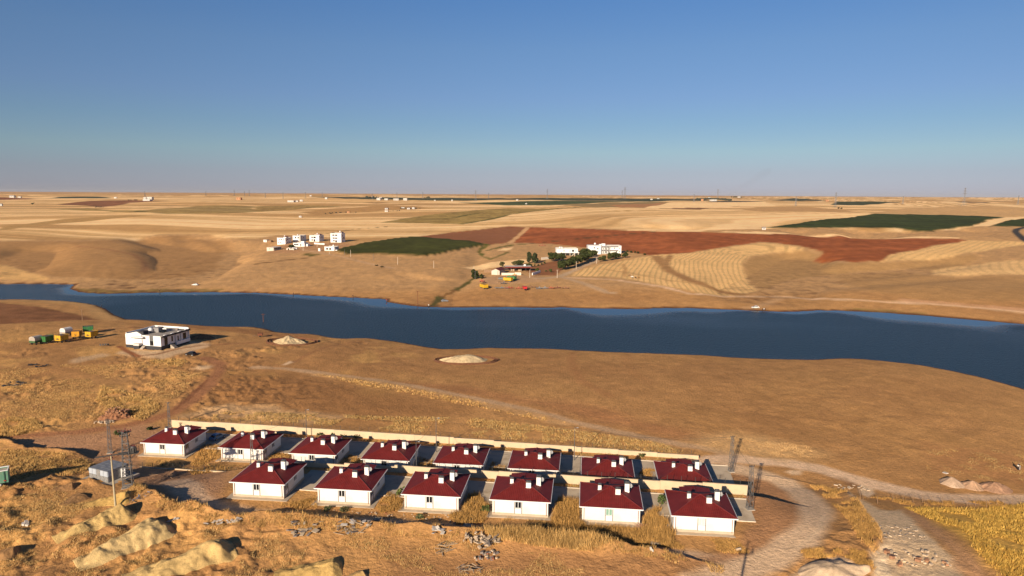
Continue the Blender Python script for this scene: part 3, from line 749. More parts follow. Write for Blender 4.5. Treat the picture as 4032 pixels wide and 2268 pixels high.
# ------------------------------------------------------------------ mesh builder
class MB:
    def __init__(s): s.v, s.f, s.u = [], [], None
    def quad(s, a, b, c, d):
        k = len(s.v); s.v += [a, b, c, d]; s.f.append((k, k + 1, k + 2, k + 3)); return s
    def face(s, pts):
        k = len(s.v); s.v += list(pts); s.f.append(tuple(range(k, k + len(pts)))); return s
    def box(s, cx, cy, cz, sx, sy, sz, rz=0.0, tilt=None):
        k = len(s.v); ca, sa = math.cos(rz), math.sin(rz)
        for dz in (-.5, .5):
            for dx, dy in ((-.5, -.5), (.5, -.5), (.5, .5), (-.5, .5)):
                p = Vector((dx * sx, dy * sy, dz * sz))
                if tilt: p = tilt @ p
                s.v.append((cx + p.x * ca - p.y * sa, cy + p.x * sa + p.y * ca, cz + p.z))
        s.f += [(k + 3, k + 2, k + 1, k), (k + 4, k + 5, k + 6, k + 7)] + [(k + i, k + (i + 1) % 4, k + 4 + (i + 1) % 4, k + 4 + i) for i in range(4)]
        return s
    def b2(s, x0, y0, z0, x1, y1, z1):
        return s.box((x0 + x1) / 2, (y0 + y1) / 2, (z0 + z1) / 2, x1 - x0, y1 - y0, z1 - z0)
    def prism(s, pts, axis, a, b):
        """polygon (2D) extruded along axis x/y/z from a to b"""
        def P(p, t):
            return (t, p[0], p[1]) if axis == 'x' else ((p[0], t, p[1]) if axis == 'y' else (p[0], p[1], t))
        k, n = len(s.v), len(pts)
        s.v += [P(p, a) for p in pts] + [P(p, b) for p in pts]
        s.f += [tuple(range(k + n - 1, k - 1, -1)), tuple(range(k + n, k + 2 * n))]
        s.f += [(k + i, k + (i + 1) % n, k + n + (i + 1) % n, k + n + i) for i in range(n)]
        return s
    def tube(s, p, q, r0, r1=None, n=6, cap=True):
        r1 = r0 if r1 is None else r1
        p, q = Vector(p), Vector(q); d = (q - p)
        if d.length < 1e-6: return s
        d.normalize(); a = d.orthogonal().normalized(); b = d.cross(a); k = len(s.v)
        for c, r in ((p, r0), (q, r1)):
            for i in range(n):
                t = 2 * PI * i / n
                s.v.append(tuple(c + a * (r * math.cos(t)) + b * (r * math.sin(t))))
        s.f += [(k + i, k + (i + 1) % n, k + n + (i + 1) % n, k + n + i) for i in range(n)]
        if cap: s.f += [tuple(range(k + n - 1, k - 1, -1)), tuple(range(k + n, k + 2 * n))]
        return s
    def path(s, pts, r, n=5):
        for a, b in zip(pts[:-1], pts[1:]): s.tube(a, b, r, r, n, False)
        return s
    def ball(s, c, rx, ry=None, rz=None, seg=10, rings=6, jit=0.0):
        ry = ry or rx; rz = rz or rx; k = len(s.v)
        s.v.append((c[0], c[1], c[2] + rz))
        for j in range(1, rings):
            ph = PI * j / rings
            for i in range(seg):
                t = 2 * PI * i / seg; q = 1 + random.uniform(-jit, jit)
                s.v.append((c[0] + rx * q * math.sin(ph) * math.cos(t), c[1] + ry * q * math.sin(ph) * math.sin(t), c[2] + rz * q * math.cos(ph)))
        s.v.append((c[0], c[1], c[2] - rz)); e = len(s.v) - 1
        s.f += [(k, k + 1 + i, k + 1 + (i + 1) % seg) for i in range(seg)]
        for j in range(rings - 2):
            a = k + 1 + j * seg
            s.f += [(a + i, a + seg + i, a + seg + (i + 1) % seg, a + (i + 1) % seg) for i in range(seg)]
        a = k + 1 + (rings - 2) * seg
        s.f += [(a + (i + 1) % seg, a + i, e) for i in range(seg)]
        return s
    def build(s, name, m=None, parent=None, loc=None, rz=None, smooth=False, kind=None):
        me = bpy.data.meshes.new(name); me.from_pydata([tuple(v) for v in s.v], [], s.f); me.update()
        if m: me.materials.append(m)
        if smooth: me.polygons.foreach_set('use_smooth', [True] * len(me.polygons))
        o = bpy.data.objects.new(name, me); link(o)
        if parent is not None: o.parent = parent
        if loc is not None: o.location = loc
        if rz is not None: o.rotation_euler = (0, 0, rz)
        if kind: o['kind'] = kind
        return o

# shared materials
M_WHITE = mat('white_render', (.80, .77, .72), .85, .03, .5, .2, dirt=((.55, .47, .38), .6, .25))
M_WHITE2 = mat('white_paint', (.80, .79, .77), .7, .03, .6)
M_TRIM = mat('white_trim', (.82, .81, .80), .45, .02)
M_CREAM = mat('cream_render', (.62, .48, .32), .9, .06, .4, .15, dirt=((.46, .35, .24), 1.2, .35))
M_PLINTH = mat('plinth_concrete', (.52, .42, .31), .95, .10, .8, .1, dirt=((.36, .25, .16), 1.5, .4))
M_CONC = mat('concrete', (.42, .37, .31), .95, .12, .7, .1, dirt=((.30, .22, .15), 1.3, .5))
M_GREYTRIM = mat('grey_surround', (.22, .205, .20), .8, .05)
M_CHAR = mat('charcoal_render', (.045, .045, .050), .85, .10)
M_GLASS = mat('dark_glass', (.012, .014, .016), .08, .02, 1, .5)
M_CURTAIN = mat('green_curtain', (.22, .38, .30), .8, .08)
M_CURTAINW = mat('pale_curtain', (.60, .60, .58), .8, .08)
M_STEEL = mat('galvanised_steel', (.14, .136, .135), .55, .12, 3, .4, .3)
M_STEELD = mat('dark_steel', (.075, .072, .07), .6, .1, 3, .3, .2)
M_PIPE = mat('maroon_pipe', (.20, .045, .045), .5, .05)
M_DISH = mat('dish_grey', (.45, .45, .45), .4, .04)
M_RUBBER = mat('black_rubber', (.018, .018, .018), .85, .1)
M_WOOD = mat('weathered_wood', (.27, .17, .10), .9, .2, 3)
M_RUST = mat('rusty_steel', (.17, .065, .035), .85, .25, 3)

def roof_material(name, col):
    m = bpy.data.materials.new(name); m.use_nodes = True
    n, l = m.node_tree.nodes, m.node_tree.links
    b = n['Principled BSDF']; b.inputs['Roughness'].default_value = .62; b.inputs['Specular IOR Level'].default_value = .22
    at = n.new('ShaderNodeAttribute'); at.attribute_name = 'u'
    mt = n.new('ShaderNodeMath'); mt.operation = 'MULTIPLY'; mt.inputs[1].default_value = 2 * PI / .33
    sn = n.new('ShaderNodeMath'); sn.operation = 'SINE'
    l.new(at.outputs['Fac'], mt.inputs[0]); l.new(mt.outputs[0], sn.inputs[0])
    bp = n.new('ShaderNodeBump'); bp.inputs['Strength'].default_value = .55; bp.inputs['Distance'].default_value = .03
    l.new(sn.outputs[0], bp.inputs['Height']); l.new(bp.outputs[0], b.inputs['Normal'])
    tc = n.new('ShaderNodeTexCoord'); nz = n.new('ShaderNodeTexNoise'); nz.inputs['Scale'].default_value = .9; nz.inputs['Detail'].default_value = 6
    oi = n.new('ShaderNodeObjectInfo'); ad = n.new('ShaderNodeVectorMath'); ad.operation = 'ADD'
    l.new(tc.outputs['Object'], ad.inputs[0]); l.new(oi.outputs['Location'], ad.inputs[1]); l.new(ad.outputs[0], nz.inputs['Vector'])
    mr = n.new('ShaderNodeMapRange'); mr.inputs[1].default_value = .3; mr.inputs[2].default_value = .7; mr.inputs[3].default_value = .84; mr.inputs[4].default_value = 1.16
    l.new(nz.outputs['Fac'], mr.inputs[0])
    mx = n.new('ShaderNodeVectorMath'); mx.operation = 'SCALE'; mx.inputs[0].default_value = col
    l.new(mr.outputs[0], mx.inputs['Scale']); l.new(mx.outputs[0], b.inputs['Base Color'])
    return m
M_ROOF = roof_material('maroon_tile', (.165, .020, .019))
M_RIDGE = mat('maroon_ridge', (.15, .024, .024), .55, .06)

# ------------------------------------------------------------------ the bungalow and its copies
def roof_slope(mb, us, A, B, C, D, n, lift=.035):
    """stepped tile courses between eave A-B and top D-C (A below D, B below C)"""
    A, B, C, D = map(Vector, (A, B, C, D))
    ed = (B - A).normalized(); nrm = (B - A).cross(D - A).normalized()
    for k in range(n):
        t0, t1 = k / n, (k + 1) / n
        p0, p1 = A.lerp(D, t0), B.lerp(C, t0); q0, q1 = A.lerp(D, t1), B.lerp(C, t1)
        L0, L1 = p0 + nrm * lift, p1 + nrm * lift
        for pts in ((L0, L1, q1, q0), (p0, p1, L1, L0)):
            j = len(mb.v); mb.v += [tuple(p) for p in pts]; mb.f.append((j, j + 1, j + 2, j + 3))
            us += [float((p - A).dot(ed)) for p in pts]

def window_part(parent, x, y, z, w, h, facing, curtain=None, surround=True, panel=True, zbot=.5):
    """facing: 'f' front (-y), 'r' right (+x), 'l' left (-x). x,y centre on the wall face, z sill height"""
    rot = {'f': 0, 'r': PI / 2, 'l': -PI / 2}[facing]
    fr = MB(); t = .07
    fr.b2(-w / 2, -.05, 0, w / 2, .03, t).b2(-w / 2, -.05, h - t, w / 2, .03, h)
    fr.b2(-w / 2, -.05, t, -w / 2 + t, .03, h - t).b2(w / 2 - t, -.05, t, w / 2, .03, h - t).b2(-t * .6, -.052, t, t * .6, .03, h - t)
    f = fr.build('window', M_TRIM, parent, (x, y, z), rot)
    for sx in (-1, 1):
        MB().b2(min(sx * t * .6, sx * (w / 2 - t)), -.02, t, max(sx * t * .6, sx * (w / 2 - t)), .0, h - t).build('pane', curtain or M_GLASS, f)
    if surround:
        s = MB(); g = .13
        s.b2(-w / 2 - g, -.065, zbot - z, -w / 2, .02, h + g).b2(w / 2, -.065, zbot - z, w / 2 + g, .02, h + g).b2(-w / 2, -.065, h, w / 2, .02, h + g)
        s.b2(-w / 2, -.066, -.06, w / 2, .02, 0)
        s.build('window_surround', M_GREYTRIM, parent, (x, y, z), rot)
        if panel and z - zbot > .3:
            MB().b2(-w / 2, -.03, zbot - z, w / 2, .02, -.06).build('window_panel', M_TRIM, parent, (x, y, z), rot)

def chimney(parent, x, y, w, d, z0, z1):
    c = MB().b2(x - w / 2, y - d / 2, z0, x + w / 2, y + d / 2, z1).build('chimney', M_WHITE2, parent)
    cp = MB()
    cp.b2(x - w / 2 - .03, y - d / 2 - .03, z1, x + w / 2 + .03, y + d / 2 + .03, z1 + .05)
    for sx in (-1, 1):
        for sy in (-1, 1):
            cp.box(x + sx * (w / 2 - .07), y + sy * (d / 2 - .07), z1 + .14, .05, .05, .18)
    cp.b2(x - w / 2, y - d / 2, z1 + .23, x + w / 2, y + d / 2, z1 + .27)
    cp.tube((x - .12, y, z1 + .05), (x - .12, y, z1 + .34), .09, n=8)
    cp.build('chimney_cap', M_STEEL, c)
    MB().box(x, y - d / 2 - .03, z0 + .28, w + .12, .05, .06).build('flashing', M_TRIM, c)

def make_house(curtain=None):
    root = thing('bungalow', 'x', 'house')
    W, D, EZ = 5.0, 4.65, 3.15
    MB().b2(-W - 1.0, -D - 1.0, -.9, W + 1.0, D + 2.4, .10).build('apron', M_PLINTH, root)
    MB().b2(-W - .05, -D - .05, .10, W + .05, D + .05, .55).build('plinth', M_PLINTH, root)
    MB().b2(-W, -D, .55, W, D, EZ - .02).build('wall', M_WHITE, root)
    ex, ey = 5.45, 5.1
    apx = [Vector((-.15, 0, EZ + 1.72)), Vector((.15, 0, EZ + 1.72))]
    c = [(-ex, -ey, EZ), (ex, -ey, EZ), (ex, ey, EZ), (-ex, ey, EZ)]
    mb, us = MB(), []
    roof_slope(mb, us, c[0], c[1], apx[1], apx[0], 15)
    roof_slope(mb, us, c[1], c[2], apx[1], apx[1], 15)
    roof_slope(mb, us, c[2], c[3], apx[0], apx[1], 15)
    roof_slope(mb, us, c[3], c[0], apx[0], apx[0], 15)
    r = mb.build('roof', M_ROOF, root)
    a = r.data.attributes.new('u', 'FLOAT', 'POINT'); a.data.foreach_set('value', us)
    rc = MB()
    for cc, ap in zip(c, (apx[0], apx[1], apx[1], apx[0])):
        rc.tube(Vector(cc) + Vector((0, 0, .03)), ap + Vector((0, 0, .05)), .09, n=6)
    rc.tube(apx[0] + Vector((0, 0, .05)), apx[1] + Vector((0, 0, .05)), .1)
    rc.build('ridge_cap', M_RIDGE, r)
    fa = MB(); g = .10
    fa.b2(-ex - .02, -ey - g, EZ - .17, ex + .02, -ey, EZ + .015).b2(-ex - .02, ey, EZ - .17, ex + .02, ey + g, EZ + .015)
    fa.b2(-ex - g, -ey, EZ - .17, -ex, ey, EZ + .015).b2(ex, -ey, EZ - .17, ex + g, ey, EZ + .015)
    fa.build('gutter', M_TRIM, root)
    MB().b2(-ex, -ey, EZ - .13, ex, ey, EZ - .09).build('soffit', M_TRIM, root)
    # rear porch: gabled roof running back from the main slope, on two posts
    px, py, pr = 2.75, ey + 1.75, EZ + .26
    mb, us = MB(), []
    roof_slope(mb, us, (-px, py, EZ), (-px, 2.0, EZ), (0, 2.0, pr), (0, py, pr), 8)
    roof_slope(mb, us, (px, 2.0, EZ), (px, py, EZ), (0, py, pr), (0, 2.0, pr), 8)
    p = mb.build('porch_roof', M_ROOF, root)
    a = p.data.attributes.new('u', 'FLOAT', 'POINT'); a.data.foreach_set('value', us)
    MB().tube((0, 2.6, pr + .04), (0, py, pr + .04), .09).build('ridge_cap', M_RIDGE, p)
    MB().prism([(-px, EZ - .12), (px, EZ - .12), (px, EZ), (0, pr), (-px, EZ)], 'y', py - .1, py - .02).build('gable', M_TRIM, p)
    for sx in (-1, 1):
        MB().box(sx * 2.45, py - .3, 1.55, .28, .28, 3.1).build('porch_post', M_WHITE2, root)
    MB().b2(-.5, D - .02, .55, .5, D + .05, 2.6).build('door', M_GREYTRIM, root)
    # chimneys, dish
    chimney(root, -1.95, -.25, .60, .50, EZ + .95, EZ + 2.0)
    chimney(root, 1.25, -1.75, .88, .52, EZ + .95, EZ + 2.1)
    chimney(root, 2.95, .2, .80, .70, EZ + .65, EZ + 2.4)
    ds = MB(); k = 14
    for j in range(4):
        for i in range(k):
            t = 2 * PI * i / k; rr = .40 * j / 3
            ds.v.append((rr * math.cos(t), -.12 * (1 - (j / 3) ** 2) * -1, rr * math.sin(t)))
    for j in range(3):
        ds.f += [(j * k + i, j * k + (i + 1) % k, (j + 1) * k + (i + 1) % k, (j + 1) * k + i) for i in range(k)]
    ds.tube((0, .08, 0), (.1, -.45, -.1), .02).tube((0, .1, 0), (0, .35, -.35), .03)
    d = ds.build('satellite_dish', M_DISH, root, (3.62, .0, EZ + 2.0), R(28)); d.rotation_euler = (R(-20), 0, R(50))
    for x, s in ((-W + .3, -1), (W - .3, 1)):
        MB().path([(x, -ey + .02, EZ - .15), (x + .0, -D - .08, EZ - .4), (x, -D - .08, .35)], .05).build('downpipe', M_PIPE, root)
    window_part(root, -.35, -D, 1.55, 1.15, 1.25, 'f', curtain)
    window_part(root, W, -3.4, 1.55, 1.15, 1.25, 'r')
    window_part(root, W, .6, 1.75, .75, .85, 'r', None, True, False, 1.65)
    window_part(root, -W, -2.6, 1.55, 1.15, 1.25, 'l')
    window_part(root, -W, 1.8, 1.75, .75, .85, 'l', None, True, False, 1.65)
    return root

L_F = ['white bungalow with maroon roof at the near left end, beside the bare reddish yard',
       'white bungalow with maroon roof in the near row, second house from the bare yard',
       'white bungalow third from the yard in the near row, pale rubble before its plinth',
       'white bungalow with maroon roof in the near row, dense dry reeds on both sides',
       'white bungalow whose front window has pale green curtains, dry grass along its plinth',
       'white bungalow with maroon roof at the near right end, beside the loop of dirt road']
L_R = ['white bungalow with maroon roof at the far left end, next to the transformer tower',
       'white bungalow in the back row with a lattice pole before its front wall',
       'white bungalow in the back row, third from the left, half of its wall shaded',
       'white bungalow in the back row, fourth from the left',
       'white bungalow in the back row, fifth from the left, below a thin lamp post',
       'white bungalow in the back row, third from the right end',
       'maroon roofed bungalow in the back row crossed by a pole shadow, second from the right',
       'maroon roofed bungalow at the far right end of the back row, nearest the lattice masts']
house_yaw = R(-6.2)
protos = {}
HOUSES = []
# middle of each front eave in the photograph, and the height of the plot it stands on
EAVE_F = [(1010.5, 1904.5), (1348.5, 1929.5), (1695.5, 1953.5), (2047, 1974.5), (2407, 2002.5), (2774.5, 2039)]
EAVE_R = [(638, 1748), (947, 1767.5), (1229, 1790), (1515, 1813), (1803, 1829.5), (2099, 1850), (2394, 1881.5), (2701, 1900)]
def place_house(e, zc, label, grp, curtain):
    P = on_plane([e], zc + 3.08)[0]
    ctr = P + np.array([-math.sin(house_yaw), math.cos(house_yaw)]) * 5.18
    if protos.get(curtain) is None:
        o = make_house(curtain); protos[curtain] = o
    else:
        o = copy_tree(protos[curtain])
    o.location = (ctr[0], ctr[1], zc); o.rotation_euler = (0, 0, house_yaw)
    tag(o, label, 'house', grp)
    HOUSES.append(ctr)
    return o
for k, e in enumerate(EAVE_F):
    place_house(e, 8.55 + .09 * k, L_F[k], 'bungalows of the near row', {4: M_CURTAIN, 5: M_CURTAINW}.get(k))
for k, e in enumerate(EAVE_R):
    place_house(e, 4.88 + .05 * k, L_R[k], 'bungalows of the back row', None)

# ------------------------------------------------------------------ estate roads, kerbs, garden walls; p runs along the rows, q away from the camera
def PQ(p, q):
    return np.array([.9877 * p + .156 * q, -.156 * p + .9877 * q])
M_PAVE = mat('paver_grey', (.58, .47, .34), .95, .10, .35, .1, dirt=((.30, .21, .13), .5, .5))
M_KERB = mat('kerb_concrete', (.62, .53, .42), .9, .10, 1.0, .1)
def road(name, p0, p1, q0, q1, lift):
    mb = MB(); n = int((p1 - p0) / 1.5); k = max(2, int((q1 - q0) / 1.5))
    g = np.array([[PQ(p0 + (p1 - p0) * i / n, q0 + (q1 - q0) * j / k) for j in range(k + 1)] for i in range(n + 1)])
    zz = H(g[..., 0].ravel(), g[..., 1].ravel()).reshape(n + 1, k + 1)
    zz = np.maximum(zz, np.median(zz) - .02) * 0 + np.maximum(zz.max(1, keepdims=True), 0) + lift
    for i in range(n):
        for j in range(k):
            c = [(i, j), (i + 1, j), (i + 1, j + 1), (i, j + 1)]
            mb.quad(*[(*g[a, b], zz[a, b]) for a, b in c])
    o = mb.build(name, M_PAVE); tag(o, kind='structure')
    # kerbs stand 12 cm proud along both long edges
    for q, nm in ((q0, 0), (q1, 1)):
        kb = MB()
        for i in range(0, n):
            a, b = PQ(p0 + (p1 - p0) * i / n, q), PQ(p0 + (p1 - p0) * (i + 1) / n - .02, q)
            m_ = (a + b) / 2; L_ = np.linalg.norm(b - a)
            kb.box(m_[0], m_[1], zz[i, 0] - .02, L_, .22, .30, math.atan2(b[1] - a[1], b[0] - a[0]))
        o = kb.build('kerb', M_KERB); tag(o, kind='structure')
road('paved_road', -62.5, 24.9, 118.6, 127.7, .05)
road('paved_road', -106, 25.5, 144.2, 153.9, .05)

def garden_wall(label, segs, grp_fence, post_h, q, fence_off):
    """segs: (p0, p1, base z, top z); each section is a part, the fence behind it a thing of its own"""
    r = thing('garden_wall', label, 'wall', (*PQ(segs[0][0], q), segs[0][2]))
    inv = Matrix.Translation(-Vector(r.location))
    yaw = math.atan2(-.156, .9877)
    for p0, p1, zb, zt in segs:
        m_ = PQ((p0 + p1) / 2, q)
        o = MB().box(0, 0, 0, p1 - p0 - .03, .30, zt - zb).build('wall_section', M_CREAM, r, (m_[0] - r.location.x, m_[1] - r.location.y, (zb + zt) / 2 - r.location.z), yaw)
        MB().box(0, 0, (zt - zb) / 2 + .04, p1 - p0 - .02, .36, .08).build('coping', M_CREAM, o)
    f = thing('wire_fence', grp_fence, 'fence', (*PQ(segs[0][0], q + fence_off), segs[0][3]))
    mb = MB(); prev = None; n = 0; pm = None
    for p0, p1, zb, zt in segs:
        m = max(1, int((p1 - p0) / 2.5))
        for i in range(m):
            p = p0 + (p1 - p0) * (i + .5) / m; a = PQ(p, q + fence_off)
            ztop = zt if fence_off < .2 else zt - .35
            loc = (a[0] - f.location.x, a[1] - f.location.y, ztop - f.location.z)
            if pm is None:
                o = MB().box(0, 0, post_h / 2 - .2, .07, .07, post_h + .4).build('fence_post', M_STEELD, f, loc); pm = o
            else:
                o = pm.copy(); link(o); o.parent = f; o.location = loc
            if prev is not None:
                for t in np.linspace(.12, .97, 5):
                    mb.tube((prev[0], prev[1], prev[2] + post_h * t), (loc[0], loc[1], loc[2] + post_h * t), .012, n=3, cap=False)
            prev = loc
    w = mb.build('fence_wire', M_STEELD, f); w['kind'] = 'stuff'
_seg2 = []
_top2 = [(-115, 6.50), (-92, 6.86), (-67, 6.86), (-60, 6.52), (-41, 6.79), (-33, 6.79), (-26, 6.37), (-16, 6.12), (-6, 6.32), (6, 6.12), (12, 5.95)]
_p2 = [-115.4, -103, -92, -80, -70, -60, -49, -39, -29, -18.5, -9, 1, 10, 19.4]
for a, b in zip(_p2[:-1], _p2[1:]):
    zt = float(np.interp((a + b) / 2, [-115, -95, -70, -40, -25, -5, 20], [6.55, 6.85, 6.75, 6.7, 6.4, 6.25, 5.9]))
    _seg2.append((a, b, 4.5, zt))
garden_wall('long cream garden wall behind the back row of bungalows, stepping down to the right', _seg2, 'wire fence on dark posts along the wall behind the back row', 1.25, 157.0, .9)
_seg1 = []
_p1 = [-107, -97, -87, -77, -67, -56, -45, -34, -23, -12, -1, 9, 17, 25.4]
for a, b in zip(_p1[:-1], _p1[1:]):
    m_ = (a + b) / 2
    zt = float(np.interp(m_, [-107, -78, -74, -56, -40, -15, 10, 25], [5.5, 6.0, 8.9, 9.6, 10.1, 10.4, 10.7, 11.05]))
    _seg1.append((a, b, 4.4 if m_ > -80 else 4.2, zt))
garden_wall('long cream garden wall between the two rows of bungalows, highest at its right end', _seg1, 'wire fence on dark posts standing on the wall between the two rows', 1.2, 130.0, 0.0)
# ------------------------------------------------------------------ poles and masts
def ordinal(i):
    return ['first', 'second', 'third', 'fourth', 'fifth', 'sixth', 'seventh', 'eighth', 'ninth', 'tenth', 'eleventh', 'twelfth', 'thirteenth', 'fourteenth', 'fifteenth', 'sixteenth',
            'seventeenth', 'eighteenth', 'nineteenth', 'twentieth'][i] if i < 20 else str(i + 1) + 'th'

def lattice(root, h, w0, w1, n, leg_r=.05, br_r=.028, m=None):
    m = m or M_STEEL
    def cor(t, k):
        w = w0 + (w1 - w0) * t
        return Vector((w / 2 * (1, 1, -1, -1)[k], w / 2 * (1, -1, -1, 1)[k], h * t))
    for k in range(4):
        MB().tube(cor(0, k), cor(1, k), leg_r, leg_r * .8, 4).build('leg', m, root)
    b = MB()
    for i in range(n):
        t0, t1 = i / n, (i + 1) / n
        for k in range(4):
            k2 = (k + 1) % 4
            b.tube(cor(t0, k if i % 2 else k2), cor(t1, k2 if i % 2 else k), br_r, n=3, cap=False)
            if i % 2 == 0: b.tube(cor(t1, k), cor(t1, k2), br_r, n=3, cap=False)
    o = b.build('bracing', m, root); o['kind'] = 'stuff'
    MB().box(0, 0, -.05, w0 + .5, w0 + .5, .4).build('footing', M_CONC, root)

def insulators(root, pts, r=.09, m=None):
    for p in pts:
        MB().tube(p, (p[0], p[1], p[2] + .28), r, r * .7, 6).build('insulator', m or M_PIPE, root)

_lp = [('galvanised lattice mast left of the transformer tower, topped by a small lamp bracket', (434, 1784), (425, 1650), .75, .35, 12),
       ('galvanised lattice mast at the left end of the long back wall', (668, 1683), (666, 1584), .6, .3, 11),
       ('galvanised lattice mast in front of the second house of the back row', (993.5, 1827), (991, 1706), .6, .28, 11),
       ('galvanised lattice mast on bare ground beyond the right end of the back wall', (2878, 1857), (2880.6, 1717.6), .85, .4, 12),
       ('galvanised lattice mast at the right end of the wall between the rows', (2951, 2006), (2960, 1835), .95, .42, 13)]
POLES = {}
_w = AT([p[1] for p in _lp])
for (lab, bpx, tpx, w0, w1, n), P in zip(_lp, _w):
    h = top_z(P, tpx) - P[2]
    r = thing('lattice_mast', lab, 'mast', tuple(P), R(12), 'lattice masts round the estate')
    lattice(r, h, w0, w1, n)
    a = MB().box(0, 0, h - .1, 1.1, .08, .08).build('crossarm', M_STEELD, r)
    insulators(r, [(-.5, 0, h - .06), (0, 0, h - .06), (.5, 0, h - .06)], .06, M_STEELD)
    POLES[lab] = (P, h)

# transformer tower
P = AT([(506, 1924)])[0]; h = top_z(P, (500, 1694)) - P[2]
r = thing('transformer_tower', 'tall lattice tower carrying a grey transformer on a side platform, insulators on top', 'tower', tuple(P), R(20))
lattice(r, h, 1.7, .8, 14, .09, .05)
for z, L in ((h - .2, 2.2), (h - 1.1, 1.8)):
    MB().box(0, 0, z, L, .1, .1).build('crossarm', M_STEELD, r)
    MB().box(0, 0, z + .11, .1, L * .8, .1).build('crossarm', M_STEELD, r)
insulators(r, [(-1.05, 0, h - .1), (-.5, .0, h - .1), (.5, 0, h - .1), (1.05, 0, h - .1), (0, .8, h), (0, -.8, h)], .13)
insulators(r, [(-.85, 0, h - 1.0), (.85, 0, h - 1.0), (0, .65, h - .9)], .12, M_STEELD)
zt = h * .60
pf = MB().box(.95, 0, zt, 2.6, 1.5, .1).box(-.9, 0, zt, 1.0, 1.3, .08)
for x in (-1.3, 2.2):
    for y in (-.7, .7): pf.tube((x, y, zt), (x, y, zt + 1.05), .035, n=4)
for zz in (.55, 1.05):
    for y in (-.7, .7): pf.tube((-1.3, y, zt + zz), (2.2, y, zt + zz), .025, n=4)
    pf.tube((2.2, -.7, zt + zz), (2.2, .7, zt + zz), .025, n=4)
pf.tube((.5, .6, zt - 1.4), (2.1, .6, zt), .05, n=4).tube((.5, -.6, zt - 1.4), (2.1, -.6, zt), .05, n=4)
pf.build('platform', M_STEELD, r)
tr = MB().tube((1.25, 0, zt + .12), (1.25, 0, zt + 1.15), .5, .5, 12)
for k in range(10):
    t = 2 * PI * k / 10; tr.box(1.25 + .6 * math.cos(t), .6 * math.sin(t), zt + .6, .04, .16, .85, t + PI / 2)
tr.tube((1.25, 0, zt + 1.15), (1.25, 0, zt + 1.3), .4, .3, 12)
t_ = tr.build('transformer', M_STEEL, r)
for dx in (-.2, .05, .3): MB().tube((1.25 + dx, 0, zt + 1.25), (1.25 + dx, 0, zt + 1.6), .09, .06, 6).build('bushing', M_PIPE, t_)
TW = (P, h)
q = AT([(488, 1890)])[0]
r = thing('electric_cabinet', 'white upright electric cabinet standing at the foot of the transformer tower', 'cabinet', (q[0], q[1], q[2]), R(20))
MB().b2(-.4, -.25, .35, .4, .25, 2.15).build('cabinet_body', M_WHITE2, r); MB().b2(-.37, -.27, .4, .37, -.251, 2.1).build('door', M_TRIM, r)
MB().b2(-.3, -.2, -.2, -.2, .2, .35).b2(.2, -.2, -.2, .3, .2, .35).build('stand', M_STEELD, r)

# concrete pole with one slanting crossarm
P = AT([(456.5, 2010)])[0]; h = top_z(P, (447, 1786)) - P[2]
r = thing('concrete_pole', 'pale round concrete pole with a long dark crossarm, in front of the water tank', 'pole', tuple(P), R(28))
MB().tube((0, 0, -.4), (-.12, .1, h), .20, .12, 10).build('pole_shaft', mat('pale_concrete', (.44, .37, .24), .9, .08), r)
MB().box(-.1, 0, h - .25, 5.0, .18, .18).build('crossarm', M_STEELD, r)
MB().tube((-.1, 0, h - 1.2), (-1.5, 0, h - .3), .04, n=4).tube((-.1, 0, h - 1.2), (1.3, 0, h - .3), .04, n=4).build('brace', M_RUST, r)
insulators(r, [(-.1, 0, h - .15), (.1, .2, h - .9), (-.35, .1, h - 1.1)], .12)
CP = (P, h)

# slim lamp posts inside the estate
_sl = [('slim grey lamp post behind the third house of the back row', (1207.5, 1722), (1207.5, 1612)),
       ('slim grey lamp post with stay wires on the back road, right of the fourth house', (1718, 1781), (1719, 1645)),
       ('slim grey lamp post rising between the near third and fourth houses', (1640, 1862), (1640, 1738)),
       ('slim pale lamp post on the back road, right of the sixth back house', (2261, 1813), (2261, 1683)),
       ('slim pale pole just left of the second roof from the right in the back row', (2283.5, 1890), (2284.5, 1798))]
_w = AT([s[1] for s in _sl])
for (lab, b, t), P in zip(_sl, _w):
    h = top_z(P, t) - P[2]
    r = thing('lamp_post', lab, 'lamp post', tuple(P), 0, 'slim posts of the estate')
    MB().tube((0, 0, -.2), (0, 0, h), .10, .055, 8).build('post_shaft', M_STEEL, r)
    MB().box(.25, 0, h - .04, .5, .06, .06).build('bracket', M_STEEL, r)
    MB().box(.62, 0, h - .05, .42, .18, .09).build('lamp_head', M_DISH, r)
    POLES[lab] = (P, h)

# tall pole below the frame whose shadow lies across the loop road
q = AT([(2947, 2132)])[0]
hd = np.array([-math.sin(SUN_AZ), -math.cos(SUN_AZ)])
bx, by = q[:2] - hd * 52.5; bz = float(H(np.array([bx]), np.array([by]))[0])
hh = q[2] + 52.5 * math.tan(SUN_EL) - bz
r = thing('utility_pole', 'tall utility pole just below the picture, its shadow lies on the dirt road', 'pole', (bx, by, bz), R(10))
MB().tube((0, 0, -.5), (0, 0, hh - 1.2), .26, .16, 10).build('pole_shaft', M_CONC, r)
MB().box(0, 0, hh - 1.6, 2.6, .14, .14).build('crossarm', M_RUST, r)
for x in (-1.1, 0, 1.1): MB().tube((x, 0, hh - 1.5), (x, 0, hh - .9 + (.9 if x == 0 else 0)), .13, .10, 6).build('insulator', M_PIPE, r)

